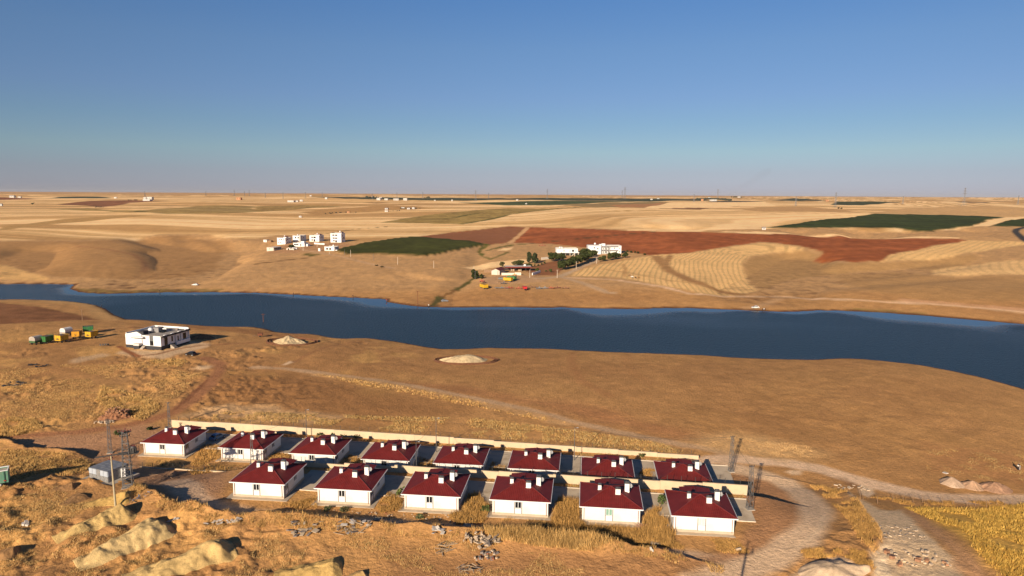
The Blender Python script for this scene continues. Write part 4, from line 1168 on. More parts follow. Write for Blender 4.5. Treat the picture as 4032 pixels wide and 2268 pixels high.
# poles round the lake and the far villages
_fp = [('brown wooden utility pole on the spit left of the white flat roofed building', (325, 1262), (325, 1215), M_WOOD, .16, True),
       ('dark utility pole with a crossarm standing at the near shore', (1038, 1291), (1036, 1235), M_RUST, .16, True),
       ('rusty utility pole on a white footing at the far shore', (1645, 1201), (1646, 1146), M_RUST, .16, True),
       ('brown wooden pole in the farm yard beside the scrap pile', (1960.5, 1111), (1960.5, 1067), M_WOOD, .22, False),
       ('grey lattice like pole in front of the big round bush', (1871, 1101), (1870, 1067), M_STEEL, .2, True),
       ('white concrete pole behind the big round bush', (1866, 1070), (1866, 1046), M_KERB, .16, False),
       ('white concrete pole at the end of the low farm wall', (2086, 1094), (2086, 1062), M_KERB, .16, False),
       ('white concrete pole at the fork of the farm lane', (2194, 1094), (2194, 1062), M_KERB, .17, True),
       ('white concrete pole halfway up the farm lane, by the hedge of trees', (2269, 1059), (2269, 1030), M_KERB, .17, True),
       ('white concrete pole at the top of the farm lane, by the two storey house', (2349, 1038), (2350, 1014), M_KERB, .17, True),
       ('white concrete pole below the small village house, left of the green crop', (1297, 1000), (1297, 983), M_KERB, .17, False),
       ('thin grey pole at the left tip of the green crop', (1357, 1006), (1357, 982), M_STEEL, .15, False),
       ('white concrete pole at the lower left edge of the green crop', (1381, 1012), (1381, 984), M_KERB, .17, False),
       ('thin grey pole below the middle of the green crop', (1471, 1027), (1471, 999), M_STEEL, .14, False),
       ('white concrete pole below the green crop, beside the village track', (1566, 1042), (1566, 1012), M_KERB, .17, False),
       ('white concrete pole on the open slope right of the green crop', (1708, 1055), (1708, 1027), M_KERB, .17, False),
       ('white pole in front of the left village houses, on the track', (1194, 988), (1194, 958), M_KERB, .16, False),
       ('white pole by the wall of the middle village house', (1249, 972), (1249, 952), M_KERB, .16, False),
       ('black pole at the foot of the three storey village house', (1299, 965), (1299, 924), M_STEELD, .15, False)]
_w = AT([s[1] for s in _fp])
for (lab, b, t, m_, rad, arm), P in zip(_fp, _w):
    h = top_z(P, t) - P[2]
    r = thing('utility_pole', lab, 'pole', tuple(P), R(25), 'utility poles beyond the estate')
    MB().tube((0, 0, -.4), (0, 0, h), rad * 1.15, rad * .7, 7).build('pole_shaft', m_, r)
    if arm: MB().box(0, 0, h - .35, 1.9, .14, .14).build('crossarm', m_, r)
    else: MB().box(0, 0, h - .1, .5, .12, .12).build('pole_cap', m_, r)

# power-line pylons on the skyline
_py = [(571, 752, 772), (811, 757, 770), (923, 746.6, 772), (963, 752, 773), (982, 748.5, 772), (1045, 758, 779), (1115, 757, 782), (1203, 755, 783), (1269, 762, 775), (1466, 760, 785), (1563, 758, 782), (1665, 756, 782), (1873, 749, 792),
       (1924, 766, 781), (2154.5, 745, 783), (2449.5, 750, 779), (2460, 737, 784), (2732, 764, 796), (2826, 745, 782), (3133, 774, 811), (3289, 757, 816), (3555, 772, 803), (3795, 739, 810), (4008, 770, 806)]
M_PYL = mat('pylon_steel', (.155, .155, .165), .6, .05)
_w = AT([(x, b) for x, t, b in _py])
for i, ((x, t, b), P) in enumerate(zip(_py, _w)):
    dist = math.hypot(P[0], P[1])
    h = max(22, min(60, top_z(P, (x, t)) - P[2]))
    r = thing('power_pylon', ordinal(i) + ' power line pylon on the skyline, counted from the left edge', 'pylon', tuple(P), R(15), 'power line pylons on the horizon')
    w0, w1 = h * .16, h * .035
    def cor(tt, k):
        w = (w0 + (w1 - w0) * min(1, tt / .62)) if tt < .62 else w1
        return Vector((w / 2 * (1, 1, -1, -1)[k], w / 2 * (1, -1, -1, 1)[k], h * tt))
    th_ = max(.14, dist * .00010)
    for k in range(4):
        MB().tube(cor(0, k), cor(.62, k), th_, th_, 3, False).tube(cor(.62, k), cor(1, k), th_, th_, 3, False).build('leg', M_PYL, r)
    mb = MB(); ts = [0, .16, .3, .42, .53, .62, .72, .82, .91, 1]
    for a_, b_ in zip(ts[:-1], ts[1:]):
        for k in range(4): mb.tube(cor(a_, k), cor(b_, (k + 1) % 4), th_ * .7, n=3, cap=False)
    o = mb.build('bracing', M_PYL, r); o['kind'] = 'stuff'
    for tt, L in ((.68, .20), (.81, .17), (.94, .13)):
        MB().prism([(-h * L, h * tt), (0, h * (tt + .022)), (h * L, h * tt), (0, h * (tt - .014))], 'y', -th_, th_).build('crossarm', M_PYL, r)

# ------------------------------------------------------------------ cables
M_CABLE = mat('black_cable', (.03, .03, .03), .7, .05)
def cable(label, a, b, sag, r=.022, n=14):
    a, b = Vector(a), Vector(b); pts = []
    for i in range(n + 1):
        t = i / n; p = a.lerp(b, t); p.z -= sag * 4 * t * (1 - t); pts.append(p - a)
    o = MB().path(pts, r, 4).build('power_cable', M_CABLE, None, tuple(a)); tag(o, label, 'cable', 'overhead cables of the estate')
def top_of(k, dz=.05):
    P, h = POLES[k]; return (P[0], P[1], P[2] + h + dz)
_k = {k: v for k, v in POLES.items()}
_names = list(POLES)
cable('overhead cable from the transformer tower to the mast left of it', (TW[0][0], TW[0][1], TW[0][2] + TW[1] - .8), top_of(_names[0], -.1), .5)
cable('overhead cable from the transformer tower to the mast before the second back house', (TW[0][0], TW[0][1], TW[0][2] + TW[1] - 1), top_of(_names[2], -.1), 1.4)
cable('overhead cable across the back row between the second and third houses', top_of(_names[2], -.1), top_of(_names[5], -.1), .9)
cable('overhead cable along the back road between the two left lamp posts', top_of(_names[5], -.1), top_of(_names[6], -.1), 1.5)
cable('overhead cable from the back road lamp post to the post between the near houses', top_of(_names[6], -.1), top_of(_names[7], -.1), .8)
cable('overhead cable above the right part of the back road', top_of(_names[6], -.1), top_of(_names[8], -.1), 1.6)
cable('overhead cable from the last lamp post to the mast beyond the back wall', top_of(_names[8], -.1), top_of(_names[3], -.1), 1.3)
cable('overhead cable between the two right lattice masts', top_of(_names[3], -.1), top_of(_names[4], -.1), .6)
cable('overhead cable from the post between the near houses to the pale pole', top_of(_names[7], -.1), top_of(_names[9], -.1), 1.0)

# ------------------------------------------------------------------ panelled water tank on its slab
c0, c1, c2 = AT([(426.5, 1903.5), (351, 1888), (484, 1885)])[:, :2]
zt_ = float(np.median(H(np.array([c0[0], c1[0], c2[0]]), np.array([c0[1], c1[1], c2[1]])))) + .12
yaw_t = math.atan2(c0[1] - c1[1], c0[0] - c1[0])
Wt = 5.0 * round(np.linalg.norm(c0 - c1) / 5.0 * 10) / 10; Dt = max(4.6, min(6.2, np.linalg.norm(c2 - c0)))
print('tank', Wt, Dt, math.degrees(yaw_t), zt_)
r = thing('water_tank', 'square grey water tank of pressed panels with a flat lid', 'tank', (c0[0], c0[1], zt_), yaw_t)
M_TANK = mat('tank_panel', (.26, .26, .26), .6, .14, 2.2, .4, .2, dirt=((.62, .52, .42), 3.5, .6)); M_TANKL = mat('tank_panel_light', (.42, .46, .52), .5, .05, 1.0); M_LID = mat('tank_lid', (.24, .25, .27), .5, .12, .8, .4, .2)
MB().b2(-Wt - 1.3, -1.2, -.5, 1.6, Dt + 1.2, -.02).build('slab', M_CONC, r)
hp = 1.12
pw = Wt / 5; pd = Dt / 5
def pan(cx, cy, cz, w, rz_, m):
    mb = MB().box(0, 0, 0, w - .05, .05, hp - .05); mb.box(0, -.035, 0, w - .30, .05, hp - .30)
    mb.face([(-w * .3, -.062, -.3), (w * .3, -.062, -.3), (0, -.10, .0)])
    mb.build('panel', m, r, (cx, cy, cz), rz_)
for i in range(5):
    for j in range(2):
        pan(-Wt + pw * (i + .5), 0, hp * (j + .5), pw, 0, M_TANKL if j == 1 and i != 2 else M_TANK)
        pan(0, pd * (i + .5), hp * (j + .5), pd, PI / 2, M_TANKL if j == 1 and i == 0 else M_TANK)
        pan(-Wt, pd * (i + .5), hp * (j + .5), pd, -PI / 2, M_TANK)
        pan(-Wt + pw * (i + .5), Dt, hp * (j + .5), pw, PI, M_TANK)
MB().b2(-Wt + .06, .06, 0, -.06, Dt - .06, 2 * hp - .02).build('tank_body', M_TANK, r)
lid = MB(); 
for i in range(5):
    for j in range(5): lid.b2(-Wt + pw * i + .02, pd * j + .02, 2 * hp, -Wt + pw * (i + 1) - .02, pd * (j + 1) - .02, 2 * hp + .06 + .012 * ((i * 3 + j * 5) % 4))
lid.build('lid', M_LID, r)

# ------------------------------------------------------------------ trailers
def wheel(parent, x, y, r_, w_):
    t = MB().tube((x, y - w_ / 2, r_), (x, y + w_ / 2, r_), r_, n=14).build('wheel', M_RUBBER, parent)
    MB().tube((x, y - w_ / 2 - .02, r_), (x, y + w_ / 2 + .02, r_), r_ * .5, n=10).build('rim', M_DISH, t)

def trailer(label, P, yaw, col, L=4.8, W=2.9, Hb_=1.7, tarp=None, low=False, dark_top=True, open_top=False):
    """long axis along local y, near end at y=0; P is the ground point below the middle of the near end"""
    r = thing('farm_trailer', label, 'trailer', tuple(P), yaw, None)
    m = mat('trailer_' + '_'.join('%02d' % int(c * 99) for c in col), col, .6, .12, 1.2, .3, dirt=((.22, .15, .09), 1.6, .45))
    z0 = .95
    b = MB()
    b.b2(-W / 2, 0, z0, W / 2, L, z0 + .12)
    hb = Hb_ * (.35 if low else 1)
    b.b2(-W / 2, 0, z0 + .12, W / 2, .08, z0 + hb).b2(-W / 2, L - .08, z0 + .12, W / 2, L, z0 + hb)
    b.b2(-W / 2, .08, z0 + .12, -W / 2 + .08, L - .08, z0 + hb).b2(W / 2 - .08, .08, z0 + .12, W / 2, L - .08, z0 + hb)
    for k in range(5):
        y = .15 + (L - .3) * k / 4
        b.b2(-W / 2 - .05, y - .05, z0, -W / 2, y + .05, z0 + hb).b2(W / 2, y - .05, z0, W / 2 + .05, y + .05, z0 + hb)
    for k in range(4):
        x = -W / 2 + .12 + (W - .24) * k / 3
        b.b2(x - .05, -.05, z0, x + .05, 0, z0 + hb)
    b.b2(-W / 2 - .06, -.06, z0 + hb, W / 2 + .06, .1, z0 + hb + .07).b2(-W / 2 - .06, L - .1, z0 + hb, W / 2 + .06, L + .06, z0 + hb + .07)
    b.build('trailer_bed', m, r)
    if tarp is not None:
        mt = mat('tarp_' + '_'.join('%02d' % int(c * 99) for c in tarp), tarp, .9, .10, 1.5)
        pr = [(-W / 2 + .02, z0 + hb), (-W / 2 + .02, z0 + Hb_ * .85), (-W / 2 + .5, z0 + Hb_ + .25), (0, z0 + Hb_ + .42), (W / 2 - .5, z0 + Hb_ + .25), (W / 2 - .02, z0 + Hb_ * .85), (W / 2 - .02, z0 + hb)]
        mb = MB(); n = 12
        for i in range(n):
            y0, y1 = .03 + (L - .06) * i / n, .03 + (L - .06) * (i + 1) / n; s0, s1 = (1.0, .985)[i % 2], (.985, 1.0)[i % 2]
            for a_, c_ in zip(pr[:-1], pr[1:]):
                mb.quad((a_[0] * s0, y0, a_[1]), (a_[0] * s1, y1, a_[1]), (c_[0] * s1, y1, c_[1]), (c_[0] * s0, y0, c_[1]))
        mb.face([(p[0], .03, p[1]) for p in pr]); mb.face([(p[0], L - .03, p[1]) for p in reversed(pr)])
        for k in range(7): mb.b2(-W / 2 + .3 + k * .38, -.01, z0 + hb, -W / 2 + .36 + k * .38, .05, z0 + Hb_ * .95)
        mb.build('tarpaulin', mt, r)
    elif dark_top:
        MB().b2(-W / 2 + .09, .09, z0 + hb - .25, W / 2 - .09, L - .09, z0 + hb - .04).build('load', mat('dark_load', (.12, .085, .085), .95, .2, 2), r)
    fr = MB().b2(-.5, .2, .62, -.35, L - .2, z0).b2(.35, .2, .62, .5, L - .2, z0)
    fr.tube((-.4, .1, .7), (0, -1.5, .55), .05, n=5).tube((.4, .1, .7), (0, -1.5, .55), .05, n=5)
    fr.build('chassis', M_STEELD, r)
    for x in (-W / 2 + .35, W / 2 - .35):
        for y in (.9, L - .9):
            t = MB().tube((x - .14, y, .42), (x + .14, y, .42), .45, n=12).build('wheel', M_RUBBER, r)
            MB().tube((x - .16, y, .42), (x + .16, y, .42), .22, n=8).build('rim', M_DISH, t)
    return r, z0, hb
YEL, GRN, ORG = (.62, .37, .02), (.03, .15, .035), (.66, .30, .015)
_t = [((127, 1359), -12, (.05, .12, .05), (.42, .37, .32), True, 'farm trailer under a grey tarpaulin, leftmost of the parked trailers'),
      ((169, 1355), -12, GRN, None, False, 'green high sided farm trailer between the grey covered and the yellow one'),
      ((228, 1352), -12, YEL, None, False, 'yellow farm trailer right of the green one, third in the front line'),
      ((247, 1326), -14, (.3, .3, .3), (.74, .70, .66), True, 'farm trailer under a white tarpaulin, standing behind the yellow one'),
      ((298, 1335), 16, ORG, None, False, 'orange farm trailer turned slightly to the left'),
      ((347, 1335), -12, YEL, None, False, 'yellow farm trailer right of the orange one, at the end of the line'),
      ((328, 1311), -60, (.03, .17, .06), None, False, 'green farm trailer half hidden behind the orange and yellow ones')]
_w = AT([t[0] for t in _t])
M_DECAL = mat('dark_decal', (.05, .05, .035), .7, .05); M_DECALR = mat('red_decal', (.45, .04, .02), .7, .05); M_DECALW = mat('white_decal', (.7, .7, .66), .7, .05)
for (px, yw, col, tarp, low, lab), P in zip(_t, _w):
    r, z0, hb = trailer(lab, P, R(yw), col, 3.9, 2.9, 2.15, tarp, low)
    r['group'] = 'farm trailers parked on the grass'
    if col == YEL:
        d = MB().b2(-.55, -.075, z0 + .45, .55, -.055, z0 + .75).b2(-.22, -.075, z0 + .8, .22, -.055, z0 + 1.1).b2(-.9, -.075, z0 + .35, -.75, -.055, z0 + .6).b2(.75, -.075, z0 + .35, .9, -.055, z0 + .6).build('emblem', M_DECAL, r)
        MB().b2(-.85, -.075, z0 + .8, -.45, -.055, z0 + .98).b2(.45, -.075, z0 + .8, .85, -.055, z0 + .98).build('emblem', M_DECALR, r)
    if col == ORG:
        MB().b2(-.5, -.075, z0 + 1.1, .5, -.055, z0 + 1.17).b2(-.45, -.075, z0 + .9, .45, -.055, z0 + .97).b2(-.2, -.075, z0 + .35, .2, -.055, z0 + .65).build('emblem', M_DECAL, r)
    if 'half hidden' in lab:
        MB().b2(-.9, -.075, z0 + .75, .9, -.055, z0 + .95).b2(-.75, -.075, z0 + 1.0, -.55, -.055, z0 + 1.1).b2(-.1, -.075, z0 + 1.0, .15, -.055, z0 + 1.1).build('emblem', M_DECALW, r)
# the pale green trailer cut by the left edge of the picture
P = AT([(36, 1919)])[0]
M_TEAL = mat('teal_paint', (.12, .27, .19), .6, .10, 1.2, .3, dirt=((.30, .20, .12), 1.4, .4))
r = thing('truck_trailer', 'pale green tipping trailer cut by the left picture edge, white rim, full of rubble', 'trailer', tuple(P), R(30))
b = MB().b2(-7.0, 0, .75, 0, .1, 3.15).b2(-7.0, 2.4, .75, 0, 2.5, 3.15).b2(-.1, .1, .75, 0, 2.4, 3.15).b2(-7, .1, .75, -6.9, 2.4, 3.15).b2(-7, .1, .72, -.1, 2.4, .85)
b.build('trailer_bed', M_TEAL, r)
for k in range(6): MB().b2(-6.9 + k * 1.25, -.10, .75, -6.72 + k * 1.25, 0, 3.1).build('stake', mat('teal_dark', (.04, .10, .075), .7), r)
MB().b2(-7.05, -.05, 3.15, .05, .14, 3.27).b2(-7.05, 2.36, 3.15, .05, 2.55, 3.27).b2(-.12, .14, 3.15, .05, 2.36, 3.27).build('rim', M_TRIM, r)
MB().b2(-6.88, .12, 2.7, -.12, 2.38, 2.95).build('load', M_CONC, r)
MB().b2(-.75, -.12, 1.15, -.35, -.08, 1.3).build('reflector', M_DECALR, r)
MB().b2(-6.8, .5, .45, -.1, .7, .75).b2(-6.8, 1.8, .45, -.1, 2.0, .75).build('chassis', M_STEELD, r)
for x in (-1.4, -2.6, -6):
    for y in (.25, 2.25):
        t = MB().tube((x, y - .15, .42), (x, y + .15, .42), .48, n=12).build('wheel', M_RUBBER, r)
        MB().tube((x, y - .17, .42), (x, y + .17, .42), .22, n=8).build('hub', M_DISH, t)

# ------------------------------------------------------------------ cars
def car(label, P, yaw, col, sc=1.0, pickup=False):
    r = thing('parked_car', label, 'car', tuple(P), yaw)
    m = mat('car_' + '_'.join('%02d' % int(c * 99) for c in col), col, .3, .04, 1, .5)
    prof = [(-2.15, .35), (-2.2, .62), (-2.05, .82), (-1.75, .9), (-1.0, .95), (.95, .95), (1.7, .82), (2.1, .70), (2.18, .45), (2.1, .30)]
    MB().prism([(x * sc, z * sc) for x, z in prof], 'y', -.85 * sc, .85 * sc).build('body', m, r)
    cab = [(-1.75, .90), (-1.35, 1.38), (-.9, 1.46), (.15, 1.45), (.45, 1.38), (1.15, .93)] if not pickup else [(-.5, .95), (-.4, 1.42), (.35, 1.46), (1.1, .93)]
    k = MB(); n = len(cab)
    k.v += [(x * sc, -.80 * sc if z < 1 else -.62 * sc, z * sc) for x, z in cab] + [(x * sc, .80 * sc if z < 1 else .62 * sc, z * sc) for x, z in cab]
    k.f += [tuple(range(n - 1, -1, -1)), tuple(range(n, 2 * n))] + [(i, (i + 1) % n, n + (i + 1) % n, n + i) for i in range(n)]
    k.build('cabin', m, r)
    def glass(nm, pts): MB().face([(x * sc, y * sc, z * sc) for x, y, z in pts]).build(nm, M_GLASS, r)
    for s in (-1, 1):
        glass('side_window', [(-1.2, s * .72, 1.30), (-1.2 - .2, s * .80, .99), (-.35, s * .805, .99), (-.35, s * .665, 1.38)] if not pickup else [(-.35, s * .80, 1.0), (.85, s * .80, 1.0), (.3, s * .655, 1.39), (-.3, s * .655, 1.39)])
        if not pickup: glass('side_window', [(-.28, s * .665, 1.38), (-.28, s * .805, .99), (.85, s * .80, .99), (.38, s * .675, 1.33)])
    glass('windscreen', [(1.12, -.70, .97), (1.12, .70, .97), (.50, .56, 1.37), (.50, -.56, 1.37)] if not pickup else [(1.08, -.7, .97), (1.08, .7, .97), (.42, .56, 1.40), (.42, -.56, 1.40)])
    glass('rear_window', [(-1.73, .66, .95), (-1.73, -.66, .95), (-1.39, -.54, 1.36), (-1.39, .54, 1.36)] if not pickup else [(-.515, .6, 1.0), (-.515, -.6, 1.0), (-.42, -.54, 1.38), (-.42, .54, 1.38)])
    for x in (-1.35, 1.35):
        for s in (-1, 1):
            t = MB().tube((x * sc, (s * .87 - .1) * sc, .32 * sc), (x * sc, (s * .87 + .02) * sc, .32 * sc), .33 * sc, n=12).build('wheel', M_RUBBER, r)
            MB().tube((x * sc, (s * .87 - .11) * sc, .32 * sc), (x * sc, (s * .87 + .035) * sc, .32 * sc), .19 * sc, n=8).build('rim', M_DISH, t)
    for s in (-1, 1):
        MB().box(2.13 * sc, s * .6 * sc, .62 * sc, .06, .3 * sc, .12 * sc).build('headlight', M_TRIM, r)
        MB().box(-2.17 * sc, s * .65 * sc, .68 * sc, .06, .2 * sc, .14 * sc).build('tail_light', M_DECALR, r)
    return r
_c = [('black saloon car parked on the grass right of the white flat roofed building', (752, 1397), 160, (.012, .012, .014), False, 1.06),
      ('white car on the far shore above the green reeds, left of the village', (769, 1124), 172, (.78, .78, .78), False, 1.0),
      ('white car beside two people at the right far shore', (2974, 1214), 188, (.78, .78, .76), False, 1.0),
      ('silver grey car near the far shore by the creek', (1751, 1187), 14, (.22, .24, .27), False, 1.0),
      ('small grey van in the farm yard left of the yellow trailer', (1972, 1101), 4, (.22, .25, .25), False, 1.0)]
_w = AT([c[1] for c in _c])
for (lab, px, yw, col, pk, sc), P in zip(_c, _w): car(lab, P, R(yw), col, sc, pk)
# blue car in the shade between the two left houses of the back row
P = AT([(857, 1728)])[0]; car('blue car standing in the shade between the two left houses of the back row', P, R(70), (.05, .16, .30))
# ------------------------------------------------------------------ mounds, heaps
def draped(name, label, cat, m_col, ctr, yaw, L, W, hf, nu=60, nv=40, group=None, matn=None, kind=None, sink=.22):
    """mesh over local u in [0,L], v in [-W,W]; hf(u,v)-> height above the ground"""
    u = np.linspace(-.06 * L, 1.06 * L, nu); v = np.linspace(-W * 1.08, W * 1.08, nv)
    U, Vv = np.meshgrid(u, v, indexing='ij'); U = U.ravel(); Vv = Vv.ravel()
    ca, sa = math.cos(yaw), math.sin(yaw)
    x = ctr[0] + U * ca - Vv * sa; y = ctr[1] + U * sa + Vv * ca
    g = H(x, y); hh = hf(U, Vv, x, y)
    z = g + np.where(hh > 0, hh, -sink + np.maximum(hh, -.3))
    ii = np.arange(nu * nv).reshape(nu, nv)
    Q = np.stack([ii[:-1, :-1], ii[1:, :-1], ii[1:, 1:], ii[:-1, 1:]], -1).reshape(-1, 4)
    Q = Q[(hh[Q] > -.05).any(1)]
    used, inv = np.unique(Q, return_inverse=True)
    z0 = float(g.mean())
    V = np.column_stack([x - ctr[0], y - ctr[1], z - z0])[used]
    cc = np.array(m_col)[None, :] * (.78 + .44 * fbm(x / 1.6, y / 1.6, 4, 401))[used][:, None] * (.85 + .3 * vn(x / .5, y / .5, 405))[used][:, None]
    o = np_mesh(name, V, inv.reshape(-1, 4), cc, matn or M_SOIL, True)
    o.location = (ctr[0], ctr[1], z0)
    tag(o, label, cat, group, kind)
    return o
M_SOIL = attr_mat('loose_soil', .97, .12, 2.5, .45, 5.0, .08)

def heap(label, near_px, far_px, Hm, W, col, rough=.22, group='long spoil heaps in the foreground'):
    a, b = AT([near_px, far_px])[:, :2]
    d = b - a; L = float(np.linalg.norm(d)); yaw = math.atan2(d[1], d[0])
    sd = int(abs(near_px[0]) * 7 + near_px[1])
    def hf(u, v, x, y):
        t = u / L
        prof = np.where(t < .86, np.clip(t / .86, 0, 1) ** .85, np.clip((1 - t) / .14, 0, 1) ** .9)
        crest = Hm * prof * (.9 + .25 * (vn(u / 2.5, 0 * u + sd, 5) - .5))
        off = (vn(u / 4, 0 * u + sd, 9) - .5) * 1.0
        w = W * (.55 + .45 * np.clip(t * 1.4, 0, 1)) * (1 - .25 * sst(.9, 1.0, t))
        s = np.abs(v - off) / w
        h = crest * np.clip(1 - s ** 1.25, -.3, 1)
        return np.where((t < -.02) | (t > 1.03), -.3, h + (rough * (fbm(x / 1.3, y / 1.3, 3, 411) - .5) * .95 + .10 * (vn(x / .42, y / .42, 415) - .5)) * np.clip(h * 2, 0, 1))
    return draped('spoil_heap', label, 'earth heap', col, a, yaw, L, W, hf, 120, 64, group)
SPOIL = (.62, .44, .20)
heap('long tan spoil heap in the lower left, its pale ramp rising towards the concrete pole', (215, 2130), (520, 2030), 2.3, 3.6, (.56, .38, .15), .55)
heap('long smooth pale spoil heap in the middle of the lower left group', (295, 2225), (680, 2088), 2.5, 3.8, SPOIL, .25)
heap('long pale spoil heap cut by the bottom picture edge, sharp black shadow at its end', (480, 2290), (925, 2165), 2.5, 3.6, (.60, .41, .17), .45)
heap('small grassy spoil heap right behind the concrete pole base', (330, 1990), (530, 1975), 1.5, 2.6, (.52, .33, .11), .5)
heap('low grassy spoil heap at the bottom edge with a wavy black shadow', (1075, 2275), (1350, 2240), 1.5, 2.8, (.55, .36, .13), .5)
heap('dark earthy heap at the lower left corner of the picture', (-60, 2200), (75, 2176), 1.1, 2.4, (.38, .21, .09), .45)
heap('small heap at the bottom edge right of the wavy shadow heap', (1340, 2300), (1440, 2262), .8, 1.6, (.50, .32, .13), .4)
heap('low reddish earth ridge with dry branches in the bare yard', (600, 1912), (700, 1858), .7, 1.2, (.40, .23, .13), .3)
heap('low earth ridge of dug soil left of the water tank', (240, 1990), (345, 1950), .9, 2.2, (.34, .19, .085), .5)
heap('dark churned heap below the left shadow, near the pale green trailer', (200, 1935), (300, 1918), .8, 1.8, (.33, .18, .08), .5)

def cone_heap(name, label, cat, px, rx, ry, Hm, col, pw=1.3, rough=.3, grp=None, lobes=1, yaw=0.0):
    c = AT([px])[0][:2]; sd = int(px[0])
    def hf(u, v, x, y):
        du, dv = (u - rx) / rx, v / ry
        ang = np.arctan2(dv, du)
        rr = np.hypot(du, dv) * (1 + .18 * (vn(ang * 1.5 + 7, 0 * ang + sd, 13) - .5) * 2)
        h = Hm * np.clip(1 - rr ** pw, -.2, 1)
        if lobes > 1:
            h = h * (.72 + .5 * vn(u / (rx * .42) + sd, v / ry, 17))
        rid = (vn(ang * 9, rr * 1.2, 19) - .5)
        return h + (rough * (fbm(x / .9, y / .9, 3, 421) - .5) + rough * .8 * rid) * np.clip(h * 3 / max(Hm, .1), 0, 1)
    a = (c[0] - rx * math.cos(yaw), c[1] - rx * math.sin(yaw))
    return draped(name, label, cat, col, a, yaw, 2 * rx, ry, hf, 64, 40, grp)
SAND = (.66, .50, .29)
_S1 = cone_heap('sand_heap', 'pale sand heap ringed by a dark trench, left of the two, near the white building', 'sand heap', (1140, 1349), 7.4, 6.5, 2.9, SAND, 1.15, .55, 'sand heaps ringed by trenches', 3)
_S2 = cone_heap('sand_heap', 'pale sand heap ringed by a dark trench, right of the two, longer one', 'sand heap', (1826, 1421), 9.0, 6.2, 2.7, SAND, 1.45, .35, 'sand heaps ringed by trenches', 3)
def ring(label, px, rx, ry, wob):
    c = AT([px])[0][:2]; n = 90; mb = MB(); prof = [(-1.2, -.1), (-.55, .42), (0, -.08), (.6, .5), (1.3, -.1)]
    rings = []
    for i in range(n):
        t = 2 * PI * i / n; q = 1 + wob * (float(vn(t * 2.0, 3.0, 5)) - .5)
        row = []
        for dr, dz in prof:
            x, y = c[0] + (rx * q + dr) * math.cos(t), c[1] + (ry * q + dr) * math.sin(t); row.append((x, y, HH(x, y) + dz + .07 * (random.random() - .5)))
        rings.append(row)
    for i in range(n):
        a, b = rings[i], rings[(i + 1) % n]
        for k in range(len(prof) - 1): mb.quad(a[k], b[k], b[k + 1], a[k + 1])
    o = mb.build('ring_trench', mat('turned_earth', (.17, .075, .038), .98, .25, 1.5), None); tag(o, label, 'trench', 'trenches round the sand heaps')
ring('dark trench of turned earth round the left sand heap', (1152, 1346), 9.9, 8.6, .12)
ring('dark trench of turned earth round the right sand heap', (1838, 1419), 11.4, 8.0, .10)
GRAV = (.50, .35, .24)
cone_heap('gravel_heap', 'grey brown gravel heap by the right road, leftmost of three', 'gravel heap', (3745, 1905), 2.5, 2.4, 1.6, GRAV, 1.0, .15, 'gravel heaps beside the right road')
cone_heap('gravel_heap', 'grey brown gravel heap by the right road, middle of three', 'gravel heap', (3828, 1916), 2.8, 2.3, 1.4, (.46, .29, .18), 1.0, .3, 'gravel heaps beside the right road')
cone_heap('gravel_heap', 'reddish gravel heap by the right road, rightmost and widest of three', 'gravel heap', (3915, 1923), 3.6, 2.6, 1.5, (.43, .25, .155), 1.1, .35, 'gravel heaps beside the right road')
cone_heap('rubble_heap', 'reddish clod heap beside the left track, above the transformer tower', 'earth heap', (455, 1640), 4.5, 3.6, 1.7, (.34, .16, .085), 1.2, .9)
cone_heap('earth_heap', 'brown earth bank behind the white flat roofed building, right end', 'earth heap', (795, 1330), 5.5, 5.0, 1.7, (.27, .14, .065), 1.3, .6)
cone_heap('rubble_heap', 'pale rock knob at the bottom edge left of the creek bed', 'rock', (3270, 2262), 5.2, 3.2, 1.3, (.60, .44, .29), 1.8, .16)

# ------------------------------------------------------------------ loose rubble, slabs, sheets, boards
M_SLAB = mat('slab_concrete', (.42, .33, .235), .95, .15, 1.5); M_SLABG = mat('slab_grey', (.22, .185, .165), .95, .15, 1.5); M_SHEET = mat('white_sheet', (.66, .59, .51), .8, .06, 2); M_BOARD = mat('pale_board', (.42, .31, .205), .9, .15, 3)
M_BRICK = mat('red_brick', (.36, .14, .08), .95, .2, 3); M_STONE = mat('pale_stone', (.48, .37, .265), .95, .15, 2)
def pile(name, label, cat, px, items, spread, zbase=.0):
    P = AT([px])[0]
    r = thing(name, label, cat, tuple(P), 0)
    for nm, m, n, size, zr in items:
        for _ in range(int(n * 1.3)):
            kk = random.uniform(.45, .95); sx, sy, sz = [s * kk * random.uniform(.75, 1.25) for s in size]
            x, y = random.uniform(-1, 1) * spread[0], random.uniform(-1, 1) * spread[1]
            z = HH(P[0] + x, P[1] + y) - P[2] + random.uniform(*zr)
            til = Matrix.Rotation(random.uniform(-.3, .3), 3, 'X') @ Matrix.Rotation(random.uniform(-.3, .3), 3, 'Y')
            mb = MB().box(0, 0, 0, sx, sy, sz, random.uniform(0, PI), til)
            mb.build(nm, m, r, (x, y, z + sz * .4))
    return r
pile('slab_pile', 'scattered pile of broken concrete slabs, leftmost of the rubble piles', 'rubble', (1205, 2114), [('slab', M_SLAB, 8, (1.2, .8, .14), (.05, .45)), ('slab', M_SLABG, 7, (1.0, .8, .16), (.05, .4)), ('stone', M_STONE, 6, (.35, .3, .22), (.0, .1))], (3.0, 1.5))
pile('board_pile', 'broad pile of pale boards and white sheets in the foreground', 'rubble', (1395, 2117), [('board', M_BOARD, 13, (2.1, .28, .08), (.05, .5)), ('sheet', M_SHEET, 8, (1.5, .8, .05), (.3, .6)), ('slab', M_SLABG, 4, (1.0, .7, .15), (.05, .4)), ('plank', M_BOARD, 8, (1.6, .2, .07), (.1, .6))], (2.8, 1.6))
